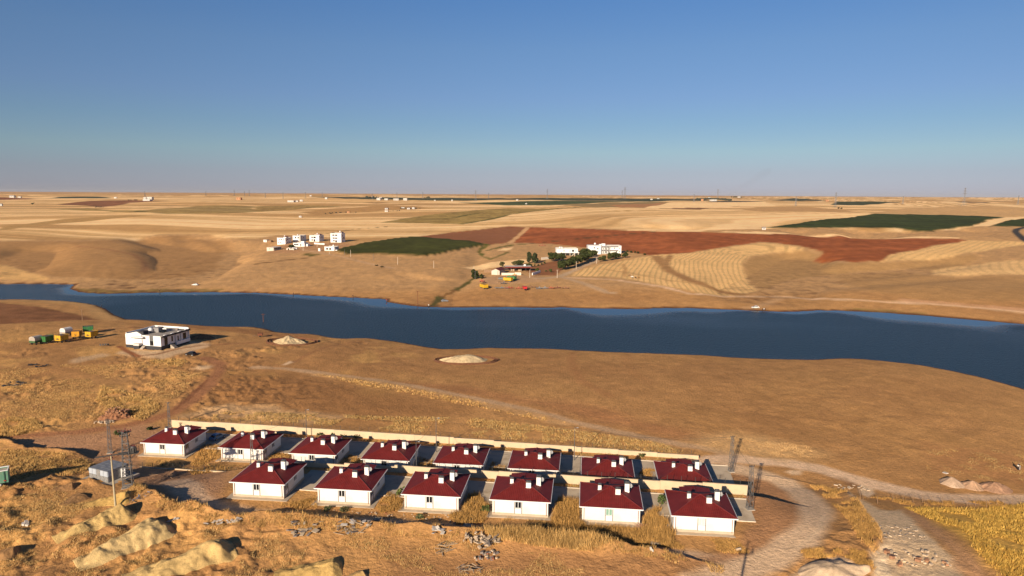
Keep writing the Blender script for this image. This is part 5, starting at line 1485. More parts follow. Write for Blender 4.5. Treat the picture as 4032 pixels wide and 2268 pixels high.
pile('sheet_pile', 'crumpled white sheeting lying in the dry grass', 'rubbish', (1740, 2139), [('sheet', M_SHEET, 9, (1.2, .7, .06), (.25, .7))], (1.4, .6))
pile('plank_stack', 'stack of thin weathered planks in the dry grass', 'planks', (1756, 2185), [('plank', M_BOARD, 13, (2.3, .17, .08), (.05, .5))], (.9, 1.0))
pile('stone_pile', 'big pile of pale broken stone and blocks under dark boards', 'rubble', (1868, 2160), [('stone', M_STONE, 26, (.75, .35, .28), (.05, .75))], (1.8, 1.1))
pile('block_pile', 'blocks and dark boards right of the pale stone pile', 'rubble', (1915, 2172), [('block', M_STONE, 9, (1.1, .7, .55), (.1, .5)), ('board', M_SLABG, 7, (2.2, .35, .10), (.5, .9)), ('slab', M_SLAB, 7, (1.2, .8, .15), (.1, .5))], (2.0, 1.3))
pile('block_pile', 'low spread of brick and grey blocks below the stone pile', 'rubble', (1912, 2208), [('brick', M_BRICK, 7, (.6, .35, .25), (.05, .2)), ('block', M_SLABG, 7, (.7, .5, .35), (.05, .3)), ('stone', M_STONE, 8, (.6, .5, .3), (.05, .3))], (1.8, 1.0))
pile('board_pile', 'splintered boards at the bottom edge, middle of the picture', 'rubble', (1846, 2256), [('board', M_BOARD, 16, (1.4, .16, .07), (.05, .55)), ('board', M_SLABG, 6, (1.1, .2, .08), (.05, .5))], (1.8, .8))
pile('rubble_pile', 'loose pale stones spread in front of the near third house', 'stones', (1700, 2045), [('stone', M_STONE, 40, (.32, .25, .18), (.0, .06))], (8.0, 2.2))
pile('rubble_pile', 'loose reddish stones spread in front of the near second house', 'stones', (1400, 2022), [('stone', M_STONE, 16, (.28, .22, .16), (.0, .06)), ('brick', M_BRICK, 14, (.28, .2, .14), (.0, .05))], (7.0, 1.4))
pile('rubble_pile', 'white rubble at the foot of the reddish clod heap', 'rubble', (410, 1662), [('stone', M_STONE, 24, (.6, .45, .3), (.0, .25))], (2.6, 1.2))
pile('rubble_pile', 'reddish clods scattered over the heap beside the left track', 'rubble', (460, 1638), [('clod', mat('clod', (.36, .19, .11), .98, .2), 34, (.8, .6, .5), (.6, 1.7))], (3.2, 2.2))
pile('scrap_pile', 'black burnt patch with grey debris on the left slope', 'rubbish', (60, 1514), [('scrap', M_CHAR, 16, (1.6, .9, .12), (.0, .2)), ('scrap', M_SLABG, 7, (1.2, .2, .1), (.1, .35))], (2.6, 2.4))
pile('scrap_pile', 'dark scrap beside the dark earth patch at the left edge', 'rubbish', (140, 1441), [('scrap', M_CHAR, 10, (1.8, 1.0, .12), (.0, .25))], (3.4, 1.6))
pile('wire_pile', 'tangle of pipes and wire in the grass right of the concrete pole', 'scrap', (555, 1992), [('pipe', M_SLABG, 16, (1.9, .07, .07), (.05, .5)), ('pipe', mat('blue_pipe', (.20, .28, .42), .6), 4, (.9, .12, .1), (.2, .5))], (1.6, 1.2))
pile('sheet_pile', 'long crumpled pale tarpaulin in the dry grass left of the first near house', 'rubbish', (875, 2083), [('sheet', M_SHEET, 17, (1.0, .45, .05), (.1, .3))], (3.2, .7))
pile('sheet_pile', 'short strip of white sheeting beside the smooth spoil heap', 'rubbish', (690, 2074), [('sheet', M_SHEET, 9, (.8, .4, .05), (.05, .25))], (1.5, .4))
pile('rubbish_bag', 'two white rubbish bags lying on the grass at the left', 'rubbish', (107, 2058), [('bag', M_SHEET, 4, (.75, .6, .5), (.05, .15))], (.6, .8))
pile('rubbish_bag', 'white rubbish bags in the shade of the bank, by the yard', 'rubbish', (622, 1957), [('bag', M_SHEET, 4, (.8, .6, .5), (.1, .3))], (.9, .5))
pile('rubbish_bag', 'white bag below the bank, in front of the fourth near house', 'rubbish', (2282, 2175), [('bag', M_SHEET, 1, (.75, .6, .65), (.05, .1))], (.1, .1))
pile('rubbish_bag', 'white bag below the bank, in front of the curtained house', 'rubbish', (2566, 2203), [('bag', M_SHEET, 2, (.5, .45, .7), (.05, .1))], (.2, .2))
pile('stone_block', 'pale stone block on bare ground left of the loop road', 'stone', (2905, 2168), [('block', M_STONE, 1, (1.1, .6, .5), (.1, .1))], (.1, .1))
pile('rubble_pile', 'white stones where the creek meets the road', 'stones', (3350, 1920), [('stone', M_STONE, 20, (.7, .4, .2), (.0, .08))], (3.0, 1.4))
pile('stone_block', 'white slab lying above the leftmost gravel heap', 'stone', (3722, 1864), [('slab', M_SHEET, 1, (1.6, .8, .3), (.1, .1))], (.1, .1))
pile('rubble_pile', 'stones and clods scattered in the creek bed, upper part', 'stones', (3520, 2095), [('stone', M_STONE, 34, (.45, .35, .22), (-.05, .05)), ('clod', M_SLABG, 14, (.5, .3, .2), (-.05, .05))], (5.0, 3.4))
pile('rubble_pile', 'bigger stones in the creek bed near the bottom edge', 'stones', (3590, 2200), [('stone', M_STONE, 20, (.7, .5, .35), (-.05, .08)), ('clod', mat('clod', (.36, .19, .11), .98, .2), 8, (.9, .6, .5), (.0, .25))], (5.0, 2.4))
pile('wire_pile', 'coil of dry reddish branches at the corner of the curtained house', 'branches', (2522, 2082), [('branch', mat('dry_branch', (.55, .28, .17), .9), 26, (1.4, .05, .05), (.1, .7))], (1.0, .6))
pile('branch_pile', 'dead branches lying across the bare yard', 'branches', (640, 1885), [('branch', M_WOOD, 18, (1.5, .06, .06), (.2, .8))], (2.4, 1.0))

# concrete inspection boxes along the dusty lane
_b = [('concrete inspection box on the dusty lane before the first near house', (1140, 2028)), ('concrete inspection box on the dusty lane before the second near house', (1489, 2053)),
      ('concrete inspection box with a split lid before the third near house', (1843, 2078)), ('concrete inspection box on the dusty lane before the fourth near house', (2211, 2110)), ('concrete inspection box in the grass before the fifth and sixth near houses', (2580, 2143))]
bx = None
for (lab, px), P in zip(_b, AT([b[1] for b in _b])):
    r = thing('inspection_box', lab, 'manhole box', tuple(P), R(-6), 'concrete inspection boxes along the lane')
    MB().b2(-.75, -.5, -.3, .75, .5, .42).build('box_body', M_CONC, r)
    MB().b2(-.8, -.55, .42, -.01, .55, .5).build('lid', M_SLAB, r); MB().b2(.01, -.55, .42, .8, .55, .5).build('lid', M_SLAB, r)

# fence posts along the right road
_f = [(3388, 1960), (3399, 1968), (3456, 1984), (3517, 1972), (3557, 1974), (3596, 1978), (3634, 1979), (3671, 1982), (3713, 1985), (3751, 1988), (3809, 1992), (3842, 1994), (3885, 1997), (3926, 1991), (3957, 1993), (3988, 1992), (4018, 1988)]
W_ = AT(_f)
r = thing('post_fence', 'row of thin leaning posts between the right road and the yellow grass', 'fence', tuple(W_[0]))
for i, P in enumerate(W_):
    o = MB().tube((0, 0, -.3), (-.18, .05, 1.55), .055, .045, 5).build('fence_post', M_WOOD, r, (P[0] - W_[0][0], P[1] - W_[0][1], P[2] - W_[0][2]))
w = MB()
for a, b in zip(W_[3:-1], W_[4:]):
    for zz in (.5, 1.3): w.tube((a[0] - W_[0][0] - .1, a[1] - W_[0][1], a[2] - W_[0][2] + zz), (b[0] - W_[0][0] - .1, b[1] - W_[0][1], b[2] - W_[0][2] + zz), .01, n=3, cap=False)
o = w.build('fence_wire', M_STEELD, r); o['kind'] = 'stuff'

# ------------------------------------------------------------------ white flat-roofed building by the lake
P = AT([(635.5, 1379)])[0]; zb = float(max(H(np.array([P[0], P[0] - 16, P[0] - 8]), np.array([P[1] - .3, P[1] + 3.4, P[1] + 1.4])))) + .25
yw = R(-13.5)
ca, sa = math.cos(yw), math.sin(yw)
W_, D_ = 16.6, 16.0
# origin at the front right corner; x runs left (negative), y back
r = thing('white_villa', 'white single storey villa with charcoal plinth, flat roof and round roof tank', 'house', (P[0], P[1], zb), yw)
M_VW = mat('villa_white', (.82, .80, .78), .8, .02, .4)
MB().b2(-W_, 0, -1.2, 0, D_, .95).build('plinth', M_CHAR, r)
MB().b2(-7.4, .0, .95, -5.2, .3, 5.0).build('wall_panel', M_VW, r)
MB().b2(-3.5, .0, .95, 0, .3, 5.0).build('wall_panel', M_VW, r)
MB().prism([(-W_, .95), (-9.0, .95), (-9.0, 5.3), (-11.2, 6.35), (-W_, 5.2)], 'y', 0, .35).build('wall_panel', M_VW, r)
MB().b2(-9.0, .3, 3.2, -7.4, .6, 5.0).build('wall_panel', M_VW, r)
MB().b2(-W_ + .05, .4, .95, -.05, D_ - .05, 4.9).build('wall', M_VW, r)
MB().b2(-9.0, .6, .95, -8.0, .7, 3.2).build('door', M_GLASS, r)
for z0_, z1_, mm in ((1.1, 2.9, M_GLASS), (2.9, 5.0, mat('villa_grey', (.13, .13, .13), .8))):
    MB().b2(-5.2, .15, z0_, -3.5, .32, z1_).build('window', mm, r)
MB().b2(-5.25, .05, .93, -3.45, .2, 1.06).build('sill', M_TRIM, r)
MB().b2(-10.6, .35, 5.2, -8.3, 3.2, 6.5).build('stair_box', M_CHAR, r)
MB().b2(-12.6, -1.3, 4.25, -7.3, .0, 4.65).build('canopy', M_VW, r); MB().b2(-12.7, -1.38, 4.05, -7.2, .0, 4.25).build('canopy_edge', M_CHAR, r)
MB().b2(-W_ - .1, .36, 4.9, .5, D_ + .3, 5.08).build('roof', mat('roof_screed', (.36, .32, .28), .95, .12, .8), r)
for x0, x1, y0, y1, z1 in ((-W_, -.3, D_ - .1, D_ + .2, 5.75), (-W_ - .1, -W_ + .2, .4, D_, 5.7), (-4.2, .45, D_ - .5, D_ - .1, 5.7)):
    MB().b2(x0, y0, 5.08, x1, y1, z1).build('parapet', M_VW, r)
fa = []
for i in range(25):
    y = .3 + (D_) * i / 24; fa.append((y, 5.05 + .22 * abs(math.sin(i * PI / 6))))
MB().prism([(.3, 4.45)] + [(y, z) for y, z in fa] + [(D_ + .3, 4.45)], 'x', .5, .72).build('fascia', M_CHAR, r)
for k in range(4):
    y = 2.0 + k * 4.0
    MB().prism([(y - 1.0, 5.09), (y + 1.0, 5.09), (y + .5, 5.36), (y - .5, 5.36)], 'x', .2, .73).build('fascia_scallop', M_VW, r)
for y in (8.2, 11.2, 15.7): MB().box(.35, y, 2.9, .38, .38, 3.3).build('column', M_VW, r)
MB().b2(0, 8.0, .0, .6, D_, 1.25).build('porch_wall', M_VW, r)
for y0, y1, z0_, z1_ in ((2.0, 3.7, 1.0, 4.2), (5.9, 6.7, 1.8, 4.0), (9.4, 10.0, 1.4, 3.4), (12.6, 14.4, 1.4, 3.9)):
    MB().b2(-.06, y0, z0_, .02, y1, z1_).build('window', M_GLASS, r)
st = MB()
for k in range(5): st.b2(-8.6 + .0, -1.7 + k * .32, -.6, -7.2, -1.7 + (k + 1) * .32, .05 + k * .19)
st.build('steps', M_CONC, r)
MB().b2(-11.6, -1.5, -.8, -9.1, 0, 1.05).build('ramp_wall', M_CHAR, r); MB().b2(-11.7, -1.6, 1.05, -9.0, 0, 1.9).build('balustrade', mat('villa_balustrade', (.62, .58, .54), .9), r)
st2 = MB()
for k in range(6): st2.b2(.7 + k * .3, 4.2, -.9, .7 + (k + 1) * .3, 6.0, .9 - k * .2)
st2.build('steps', M_CONC, r)
MB().b2(-8.6, 6.2, 5.08, -6.2, 9.2, 7.0).build('stair_house', mat('block_grey', (.26, .25, .25), .9, .1), r)
MB().ball((-9.3, 5.4, 6.2), .95, .95, .95, 16, 10).build('water_tank', M_TRIM, r, smooth=True)
MB().tube((-9.3, 5.4, 5.08), (-9.3, 5.4, 5.5), .5, n=10).build('tank_stand', M_STEELD, r)
MB().prism([(6.0, 5.15), (8.0, 5.15), (8.0, 6.2)], 'x', -5.6, -4.0).build('solar_panel', M_GLASS, r)
MB().tube((-5.7, 8.1, 6.35), (-3.9, 8.1, 6.35), .25, n=8).build('solar_boiler', M_TRIM, r)
o = MB().b2(-3.2, 12.2, 5.08, -2.2, 13.0, 5.7).build('roof_box', M_SLABG, r)

# ------------------------------------------------------------------ small things on the near shore
P = AT([(1016, 1327)])[0]
r = thing('farm_cart', 'small dark cart with a long drawbar, left of the left sand heap', 'cart', tuple(P), R(10))
MB().b2(0, -.8, .6, 2.0, .8, 1.7).build('cart_body', M_RUST, r); MB().tube((0, 0, .6), (-2.4, 0, .5), .07, n=5).build('drawbar', M_STEELD, r)
for y in (-.8, .8): MB().tube((1.0, y - .1, .4), (1.0, y + .1, .4), .4, n=10).build('wheel', M_RUBBER, r)
P = AT([(410, 1361)])[0]
r = thing('field_plough', 'black field plough lying on the grass left of the white villa', 'plough', tuple(P), R(5))
MB().box(0, 0, .7, 3.6, .16, .16, R(12)).build('beam', M_STEELD, r)
for k in range(4): MB().prism([(-.35, .0), (.45, .1), (.25, .75), (-.1, .75)], 'y', -.05 - .5 + k * .35, .05 - .5 + k * .35).build('share', M_STEELD, r, (-1.2 + k * .8, 0, 0))
MB().tube((1.7, -.4, .4), (1.7, -.15, .4), .4, n=10).build('wheel', M_RUBBER, r)
# ------------------------------------------------------------------ far buildings
def fb(name, label, cat, px, yaw, wf, ds, h, fwin=(), swin=(), parapet=.35, wallm=None, sidem=None, roofm=None, group=None, zoff=0.0):
    """px: foot of the near front-right corner; front face runs left from it, right side runs back. windows: (u0, u1, z0, z1) in metres from that corner"""
    P = AT([px])[0]
    r = thing(name, label, cat, (P[0], P[1], P[2] + zoff), R(yaw), group)
    wallm = wallm or M_WHITE2
    MB().b2(-wf, 0, -1.5, 0, ds, h).build('wall', wallm, r)
    MB().b2(-wf - .15, -.15, h, .15, ds + .15, h + .14).build('roof', roofm or M_SLAB, r)
    if parapet:
        p = MB().b2(-wf - .12, -.12, h + .14, .12, .1, h + .14 + parapet).b2(-wf - .12, ds - .1, h + .14, .12, ds + .12, h + .14 + parapet)
        p.b2(-wf - .12, .1, h + .14, -wf + .1, ds - .1, h + .14 + parapet).b2(-.1, .1, h + .14, .12, ds - .1, h + .14 + parapet).build('parapet', wallm, r)
    for u0, u1, z0, z1 in fwin:
        w = MB().b2(-u1, -.06, z0, -u0, .05, z1).build('window', M_GLASS, r)
        MB().b2(-u1 - .1, -.16, z0 - .12, -u0 + .1, .04, z0).build('sill', wallm, w)
    for u0, u1, z0, z1 in swin:
        w = MB().b2(-.05, u0, z0, .06, u1, z1).build('window', M_GLASS, r)
        MB().b2(-.04, u0 - .1, z0 - .12, .16, u1 + .1, z0).build('sill', wallm, w)
    return r
def roof_tank(r, x, y, z, s=.8):
    MB().ball((x, y, z + s * 1.3), s, s, s, 10, 7).build('water_tank', M_TRIM, r, smooth=True)
    MB().tube((x, y, z), (x, y, z + s * .5), s * .5, n=8).build('tank_stand', M_STEELD, r)
def stair(r, x0, y0, x1, y1, z, h, m=None):
    MB().b2(x0, y0, z, x1, y1, z + h).build('stair_house', m or M_WHITE2, r)
    MB().prism([(x0 - .2, z + h), (x1 + .2, z + h), ((x0 + x1) / 2, z + h + .8)], 'y', y0 - .2, y1 + .2).build('stair_roof', M_ROOFP, r)
M_ROOFP = mat('far_maroon_roof', (.17, .035, .03), .7, .08); M_VGREY = mat('village_block', (.50, .48, .45), .9, .08); M_BLOCK = mat('block_wall', (.60, .54, .46), .9, .08, 1.0)
Y = -14
grp = 'white houses of the far village'
r = fb('village_house', 'white two storey village house at the left, maroon stair roof, several small windows', 'house', (1124, 961.5), Y, 10.5, 12.5, 6.8,
       [(1.6, 2.5, 4.4, 5.6), (4.0, 5.4, 4.6, 5.6), (6.4, 7.6, 4.6, 5.6), (5.4, 6.4, 1.2, 2.4), (8.0, 9.0, 1.2, 2.4)], [(1.4, 2.2, 3.6, 4.7), (3.8, 5.0, 4.2, 6.0), (3.8, 4.8, 1.2, 2.6), (6.4, 9.0, 1.9, 2.3), (6.2, 8.6, 5.4, 5.8)], group=grp)
stair(r, -4.0, 3, -.6, 8, 7.0, 1.0); roof_tank(r, -3, 3.6, 8.2, .7)
r = fb('village_house', 'white and grey village house standing behind the left two storey one', 'house', (1180, 951), Y, 9.0, 14.5, 6.4, [(1.0, 2.6, 3.6, 5.2), (4.4, 6.0, 3.6, 5.4)], [(2.5, 3.3, 3.5, 5.0), (8, 9.2, 3.5, 4.6)], group=grp)
MB().b2(-.6, -.4, -1, 1.4, 2.6, 7.4).build('tower', M_VGREY, r); roof_tank(r, -3.4, 2, 6.5, .8)
r = fb('village_house', 'low white village house in the middle with long dark window strips and outside steps', 'house', (1199, 971), Y, 13.5, 8.0, 3.4, [(7.2, 10.0, 1.4, 2.6), (10.2, 12.6, 1.4, 2.6), (3.6, 5.0, 1.0, 2.4)], [(1.6, 3.0, 1.3, 2.7), (5.0, 6.6, 1.2, 2.6)], group=grp)
MB().b2(-5.0, 1.0, 3.5, -1.0, 5, 5.6).build('roof_room', M_WHITE2, r); MB().b2(-6.5, -.6, -1, -5.0, .02, 3.0).build('steps', M_WHITE2, r); MB().b2(.0, 2.5, -1, 2.5, 7.5, 2.6).build('side_wing', M_WHITE2, r)
r = fb('village_house', 'white two storey village house with four big dark windows', 'house', (1257, 951.5), Y, 12.5, 11.0, 6.8, [(4.4, 7.4, 4.0, 5.8), (8.2, 10.0, 4.0, 5.8), (5.2, 7.2, .2, 2.7), (8.2, 10.0, 1.0, 2.6)], [(2.6, 3.4, 3.6, 4.6), (5.5, 7.5, 3.6, 5.6)], group=grp)
stair(r, -5, 3, -.8, 8.5, 7.0, .9); roof_tank(r, -4, 3.2, 8.0, .8)
r = fb('village_house', 'white three storey village house, tallest of the village, rows of dark window bands', 'house', (1344, 955), Y, 13.5, 9.5, 10.0, [(4.8, 7.6, 7.5, 9.0), (8.4, 11.2, 7.5, 9.0), (4.8, 7.8, 4.2, 5.6), (8.2, 11.0, 4.2, 5.6), (5.4, 7.6, .3, 2.4), (8.2, 10.6, 1.2, 2.4)],
       [(2.6, 3.6, 6.8, 8.4), (2.6, 3.6, 3.6, 5.0), (5.2, 7.4, 3.8, 6.0), (2.6, 4.4, 1.0, 1.9)], group=grp)
stair(r, -4.6, 2.5, -.6, 8, 10.2, .9); roof_tank(r, -2.6, 2.6, 11.2, .9)
r = fb('village_house', 'small white single storey village house nearest the green crop, round tank on its roof', 'house', (1318, 987.5), Y, 11.5, 8.5, 3.6, [(3.9, 6.2, .9, 2.6), (7.2, 9.6, .9, 2.6)], [(2.2, 3.4, .6, 3.2), (4.6, 5.6, .6, 3.0), (6.8, 7.8, .6, 3.0)], group=grp)
MB().b2(-3.0, -.8, -1, -.4, .0, 4.4).build('front_bay', M_WHITE2, r); roof_tank(r, -1.8, 1.0, 4.0, .9)
MB().b2(.3, 1, -1, 2.2, 8, .9).build('terrace', M_WHITE2, r)
r = fb('farm_shed', 'long low village shed with a pale flat roof and an open right side', 'shed', (1077.5, 987.5), Y, 8.0, 14, 3.2, [(4.2, 5.0, 1.6, 2.2)], [(.6, 13.2, 1.4, 2.7)], 0, M_BLOCK, roofm=M_SHEET)
for k in range(5): MB().box(.12, 1 + k * 3.0, 1.4, .25, .25, 2.8).build('post', M_BLOCK, r)
r = fb('farm_shed', 'small white shed with a dark lean to at the far left of the village', 'shed', (1050, 953), Y, 4.2, 5, 2.6, [(1.2, 2.2, .8, 1.8)], [], .0)
MB().b2(0, .6, -1, 5.5, 4.6, 1.9).build('lean_to', M_WOOD, r)
r = thing('tent', 'white tent like shelter in front of the low village house', 'tent', tuple(AT([(1136, 984)])[0]), R(Y))
MB().prism([(-2.6, 0), (2.6, 0), (2.2, 1.5), (0, 2.4), (-2.2, 1.5)], 'y', 0, 4.5).build('tent_cloth', M_SHEET, r); MB().b2(2.6, .4, -.3, 6.0, 3.0, 1.4).build('side_store', M_BLOCK, r); MB().b2(-.8, -.03, 0, .8, .0, 1.6).build('doorway', M_GLASS, r)
r = thing('minibus', 'white minibus parked in front of the village houses', 'minibus', tuple(AT([(1161, 982)])[0]), R(170))
MB().prism([(-2.6, .4), (2.6, .4), (2.6, 1.1), (2.0, 2.1), (-2.5, 2.1), (-2.6, 1.6)], 'y', -.95, .95).build('body', M_TRIM, r)
for s in (-1, 1): MB().b2(-2.2, s * .96 - .01, 1.25, 1.6, s * .96 + .01, 1.85).build('side_window', M_GLASS, r)
for x in (-1.6, 1.6):
    for s in (-1, 1): MB().tube((x, s * .95 - .1, .38), (x, s * .95 + .1, .38), .38, n=10).build('wheel', M_RUBBER, r)
def low_wall(label, a, b, h, m, group=None, th=.3, secs=4):
    A, B = AT([a, b]); d = B - A; L = float(np.hypot(d[0], d[1])); r = thing('low_wall', label, 'wall', tuple(A), math.atan2(d[1], d[0]), group)
    for k in range(secs):
        x0, x1 = L * k / secs, L * (k + 1) / secs - .03; zz = d[2] * (k + .5) / secs
        MB().b2(x0, -th / 2, zz - 1.0, x1, th / 2, zz + h * (.85 + .3 * random.random())).build('wall_section', m, r)
    return r
low_wall('low white wall between the two storey and the small village house', (1237, 961), (1278, 964), 1.5, M_WHITE2)
low_wall('small white block wall left of the small village house', (1254, 988.5), (1262, 988.5), 2.6, M_WHITE2, None, 1.6, 1)

# the farm on the right: two white houses, barns, walls
r = fb('farm_house', 'white farm house raised on columns over an open dark ground floor', 'house', (2275, 1006), 2, 21, 12, 6.2, [(13, 13.5, 4.0, 5.2), (14.2, 14.7, 4.0, 5.2), (7.4, 8.2, 3.9, 4.9), (1.6, 2.4, 3.9, 5.0)], [(3, 4, 4, 5)], .5)
MB().b2(-5.8, -.08, 3.7, -3.7, .05, 5.6).build('window', M_GLASS, r)
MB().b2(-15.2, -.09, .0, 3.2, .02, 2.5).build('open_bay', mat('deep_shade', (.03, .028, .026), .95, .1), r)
MB().b2(-21.1, -3.0, 2.7, 4.0, 0, 3.15).build('balcony_slab', M_WHITE2, r); MB().b2(-.2, .1, 2.6, 4.2, 11, 3.3).build('terrace_slab', M_WHITE2, r)
for x in (-12.4, -8.0, -3.4, .2, 3.6): MB().box(x, -2.6, 1.2, .55, .55, 3.4).build('column', M_BLOCK, r)
MB().prism([(-7.0, -.4), (-3.6, 2.7), (-3.0, 2.7), (-6.2, -.4)], 'y', -2.4, -1.6).build('steps', M_BLOCK, r)
roof_tank(r, -17.5, 3, 6.4, .9); MB().b2(-16.4, 5, 6.3, -14.6, 9, 8.0).build('roof_room', M_WHITE2, r); MB().b2(-13.5, 2, 6.3, -10, 6, 6.9).build('roof_room', M_DISH, r)
r = fb('farm_house', 'long white two storey farm house with dark balconies between two wings', 'house', (2446, 999), 1, 21.5, 12, 7.4, [(1.3, 2.0, 5.0, 6.0), (1.3, 2.0, 1.5, 2.6), (6.4, 7.3, 5.0, 6.0), (4.4, 5.2, 1.4, 2.6)], [(3, 4, 1.6, 2.6), (3, 4, 5.0, 6.0)], .4)
# left wing steps forward, turned towards the sun
lw = MB().b2(-33.5, -2.5, -1.5, -20.6, 10.5, 8.2).build('wing', M_WHITE2, r)
for x, z in ((-24.0, 4.6), (-24.0, 1.4), (-27.4, 5.4), (-27.4, 2.4)): MB().b2(x - .55, -2.56, z, x + .55, -2.45, z + 1.2).build('window', M_GLASS, lw)
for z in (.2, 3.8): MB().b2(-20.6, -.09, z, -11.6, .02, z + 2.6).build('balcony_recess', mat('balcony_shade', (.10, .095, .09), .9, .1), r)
for z in (3.2, 7.2): MB().b2(-20.7, -1.8, z, -3.4, .0, z + .35).build('balcony_slab', mat('balcony_grey', (.16, .15, .15), .8, .05), r)
for x in (-18.2, -15.4, -12.0): MB().box(x, -1.5, 3.4, .35, .35, 7.4).build('column', M_WHITE2, r)
for x in (-19.2, -16.8, -13.6): MB().b2(x - .5, -.13, .6, x + .5, -.05, 2.6).build('door', M_WHITE2, r); MB().b2(x - .5, -.13, 4.0, x + .5, -.05, 6.1).build('door', M_WHITE2, r)
MB().b2(-19, 4, 7.5, -15.6, 8, 9.8).build('stair_house', M_WHITE2, r); MB().b2(-21.5, 3, 8.2, -19.2, 8, 9.2).build('roof_room', M_WHITE2, r); roof_tank(r, -26.5, .5, 8.4, 1.1)
r = thing('barn', 'white gabled barn with a maroon roof, left half of the farm sheds', 'barn', tuple(AT([(1967, 1082)])[0]), R(-16))
MB().prism([(-6.5, -1), (0, -1), (0, 3.2), (-3.2, 4.6), (-6.5, 3.2)], 'y', 0, 14.5).build('wall', M_BLOCK, r)
MB().prism([(.25, 3.05), (.25, 3.3), (-3.2, 4.85), (-3.2, 4.6)], 'y', -.3, 14.8).prism([(-6.75, 3.05), (-3.2, 4.6), (-3.2, 4.85), (-6.75, 3.3)], 'y', -.3, 14.8).build('roof', M_ROOFP, r)
for k in range(6): MB().b2(-.02, 1 + k * 2.3, 1.6, .06, 2.2 + k * 2.3, 2.4).build('window', M_GLASS, r)
r = thing('open_barn', 'long open fronted barn with maroon edge and pale roof, right half of the farm sheds', 'barn', tuple(AT([(2085, 1069)])[0]), R(4))
MB().b2(-19.5, 0, 3.6, 1.5, 9, 3.95).build('roof', M_SHEET, r); MB().b2(-19.6, -.25, 2.9, 1.6, 0, 3.95).build('fascia', M_ROOFP, r); MB().b2(-19.5, 8.6, -1, 1.5, 9, 3.6).build('wall', mat('barn_dark', (.06, .045, .04), .95, .1), r)
for k in range(6): MB().box(-19 + k * 4.0, .3, 1.5, .25, .25, 4.2).build('post', M_STEELD, r)
MB().ball((-3.4, 4, 4.7), 1.2, .9, .8, 10, 6).build('water_tank', M_TRIM, r, smooth=True)
MB().b2(-9, 2, -.5, -6, 7, 1.3).build('straw_bale', M_BOARD, r); MB().b2(-15, 3, -.5, -12, 7, 1.6).build('straw_bale', M_BOARD, r)
low_wall('long low cream wall in front of the barns', (1975, 1083), (2052, 1084), 1.9, mat('cream_low_wall', (.78, .66, .52), .9, .05), None, .9, 3)
low_wall('short white wall at the right of the barns', (2096, 1084), (2127, 1073), 1.6, M_WHITE2, None, .6, 3)
low_wall('broken white wall left of the hedge of trees', (2132, 1023), (2165, 1020), 2.2, M_BLOCK, None, .5, 4)
low_wall('brown fence panels left of the barn', (1906, 1074), (1941, 1072), 2.4, M_WOOD, None, .2, 5)
_t = [((1914, 1138), 28, YEL, None, 'yellow trailer alone in front of the farm, nearest the lake', 3.2, 6.6), ((2016, 1110), 62, YEL, None, 'yellow trailer standing before the green one in the farm yard', 3.2, 6.2), ((2030, 1104), 60, (.05, .22, .08), None, 'green trailer behind the yellow one in the farm yard', 3.2, 6.2)]
for (px, yw_, col, tarp, lab, W2, L2), P in zip(_t, AT([t[0] for t in _t])): trailer(lab, P, R(yw_), col, L2, W2, 2.1, None, False)
r = thing('seed_drill', 'bright red seed hopper on wheels in the row of farm implements', 'farm machine', tuple(AT([(2066, 1142)])[0]), R(10))
MB().prism([(-1.0, .8), (1.0, .8), (1.4, 2.4), (-1.4, 2.4)], 'y', -2.0, 2.0).build('hopper', mat('machine_red', (.5, .03, .03), .5, .1), r)
for y in (-2.1, 2.1): MB().tube((0, y - .1, .6), (0, y + .1, .6), .6, n=10).build('wheel', M_RUBBER, r)
MB().tube((0, 0, .8), (-3, 0, .5), .1, n=5).build('drawbar', M_STEELD, r)
_imp = [((1975, 1137), (.13, .15, .17), 'blue grey harrow frame right of the lone yellow trailer', 9.5), ((2004, 1137), (.36, .08, .05), 'red harrow between the blue grey one and the red hopper', 6.0), ((2042, 1138), (.40, .10, .06), 'red implement just left of the red hopper', 4.5),
        ((2094, 1133), (.22, .12, .07), 'brown spiked harrow right of the red hopper', 7.5), ((2124, 1138), (.20, .22, .25), 'pale blue implement, left of two blue ones', 4.6), ((2146, 1138), (.22, .24, .26), 'pale blue implement, right of two blue ones', 5.0), ((2169, 1138), (.34, .09, .05), 'rust red implement right of the pale blue ones', 5.5),
        ((2196, 1137), (.20, .08, .05), 'dark red implement, second from the right end of the row', 5.2), ((2228, 1137), (.24, .12, .07), 'brown implement at the right end of the row', 5.0), ((1897, 1110), (.42, .07, .05), 'red implement at the left of the farm yard', 3.6), ((1908, 1116), (.10, .05, .04), 'dark round implement at the left of the farm yard', 2.4),
        ((1983, 1118), (.10, .10, .11), 'dark tractor like machine with blades behind the wooden pole', 4.6), ((2026, 1086), (.45, .25, .05), 'yellow digger like machine inside the open barn', 3.0), ((2135, 968), (.40, .09, .06), 'red machinery left on the slope above the farm', 9.0)]
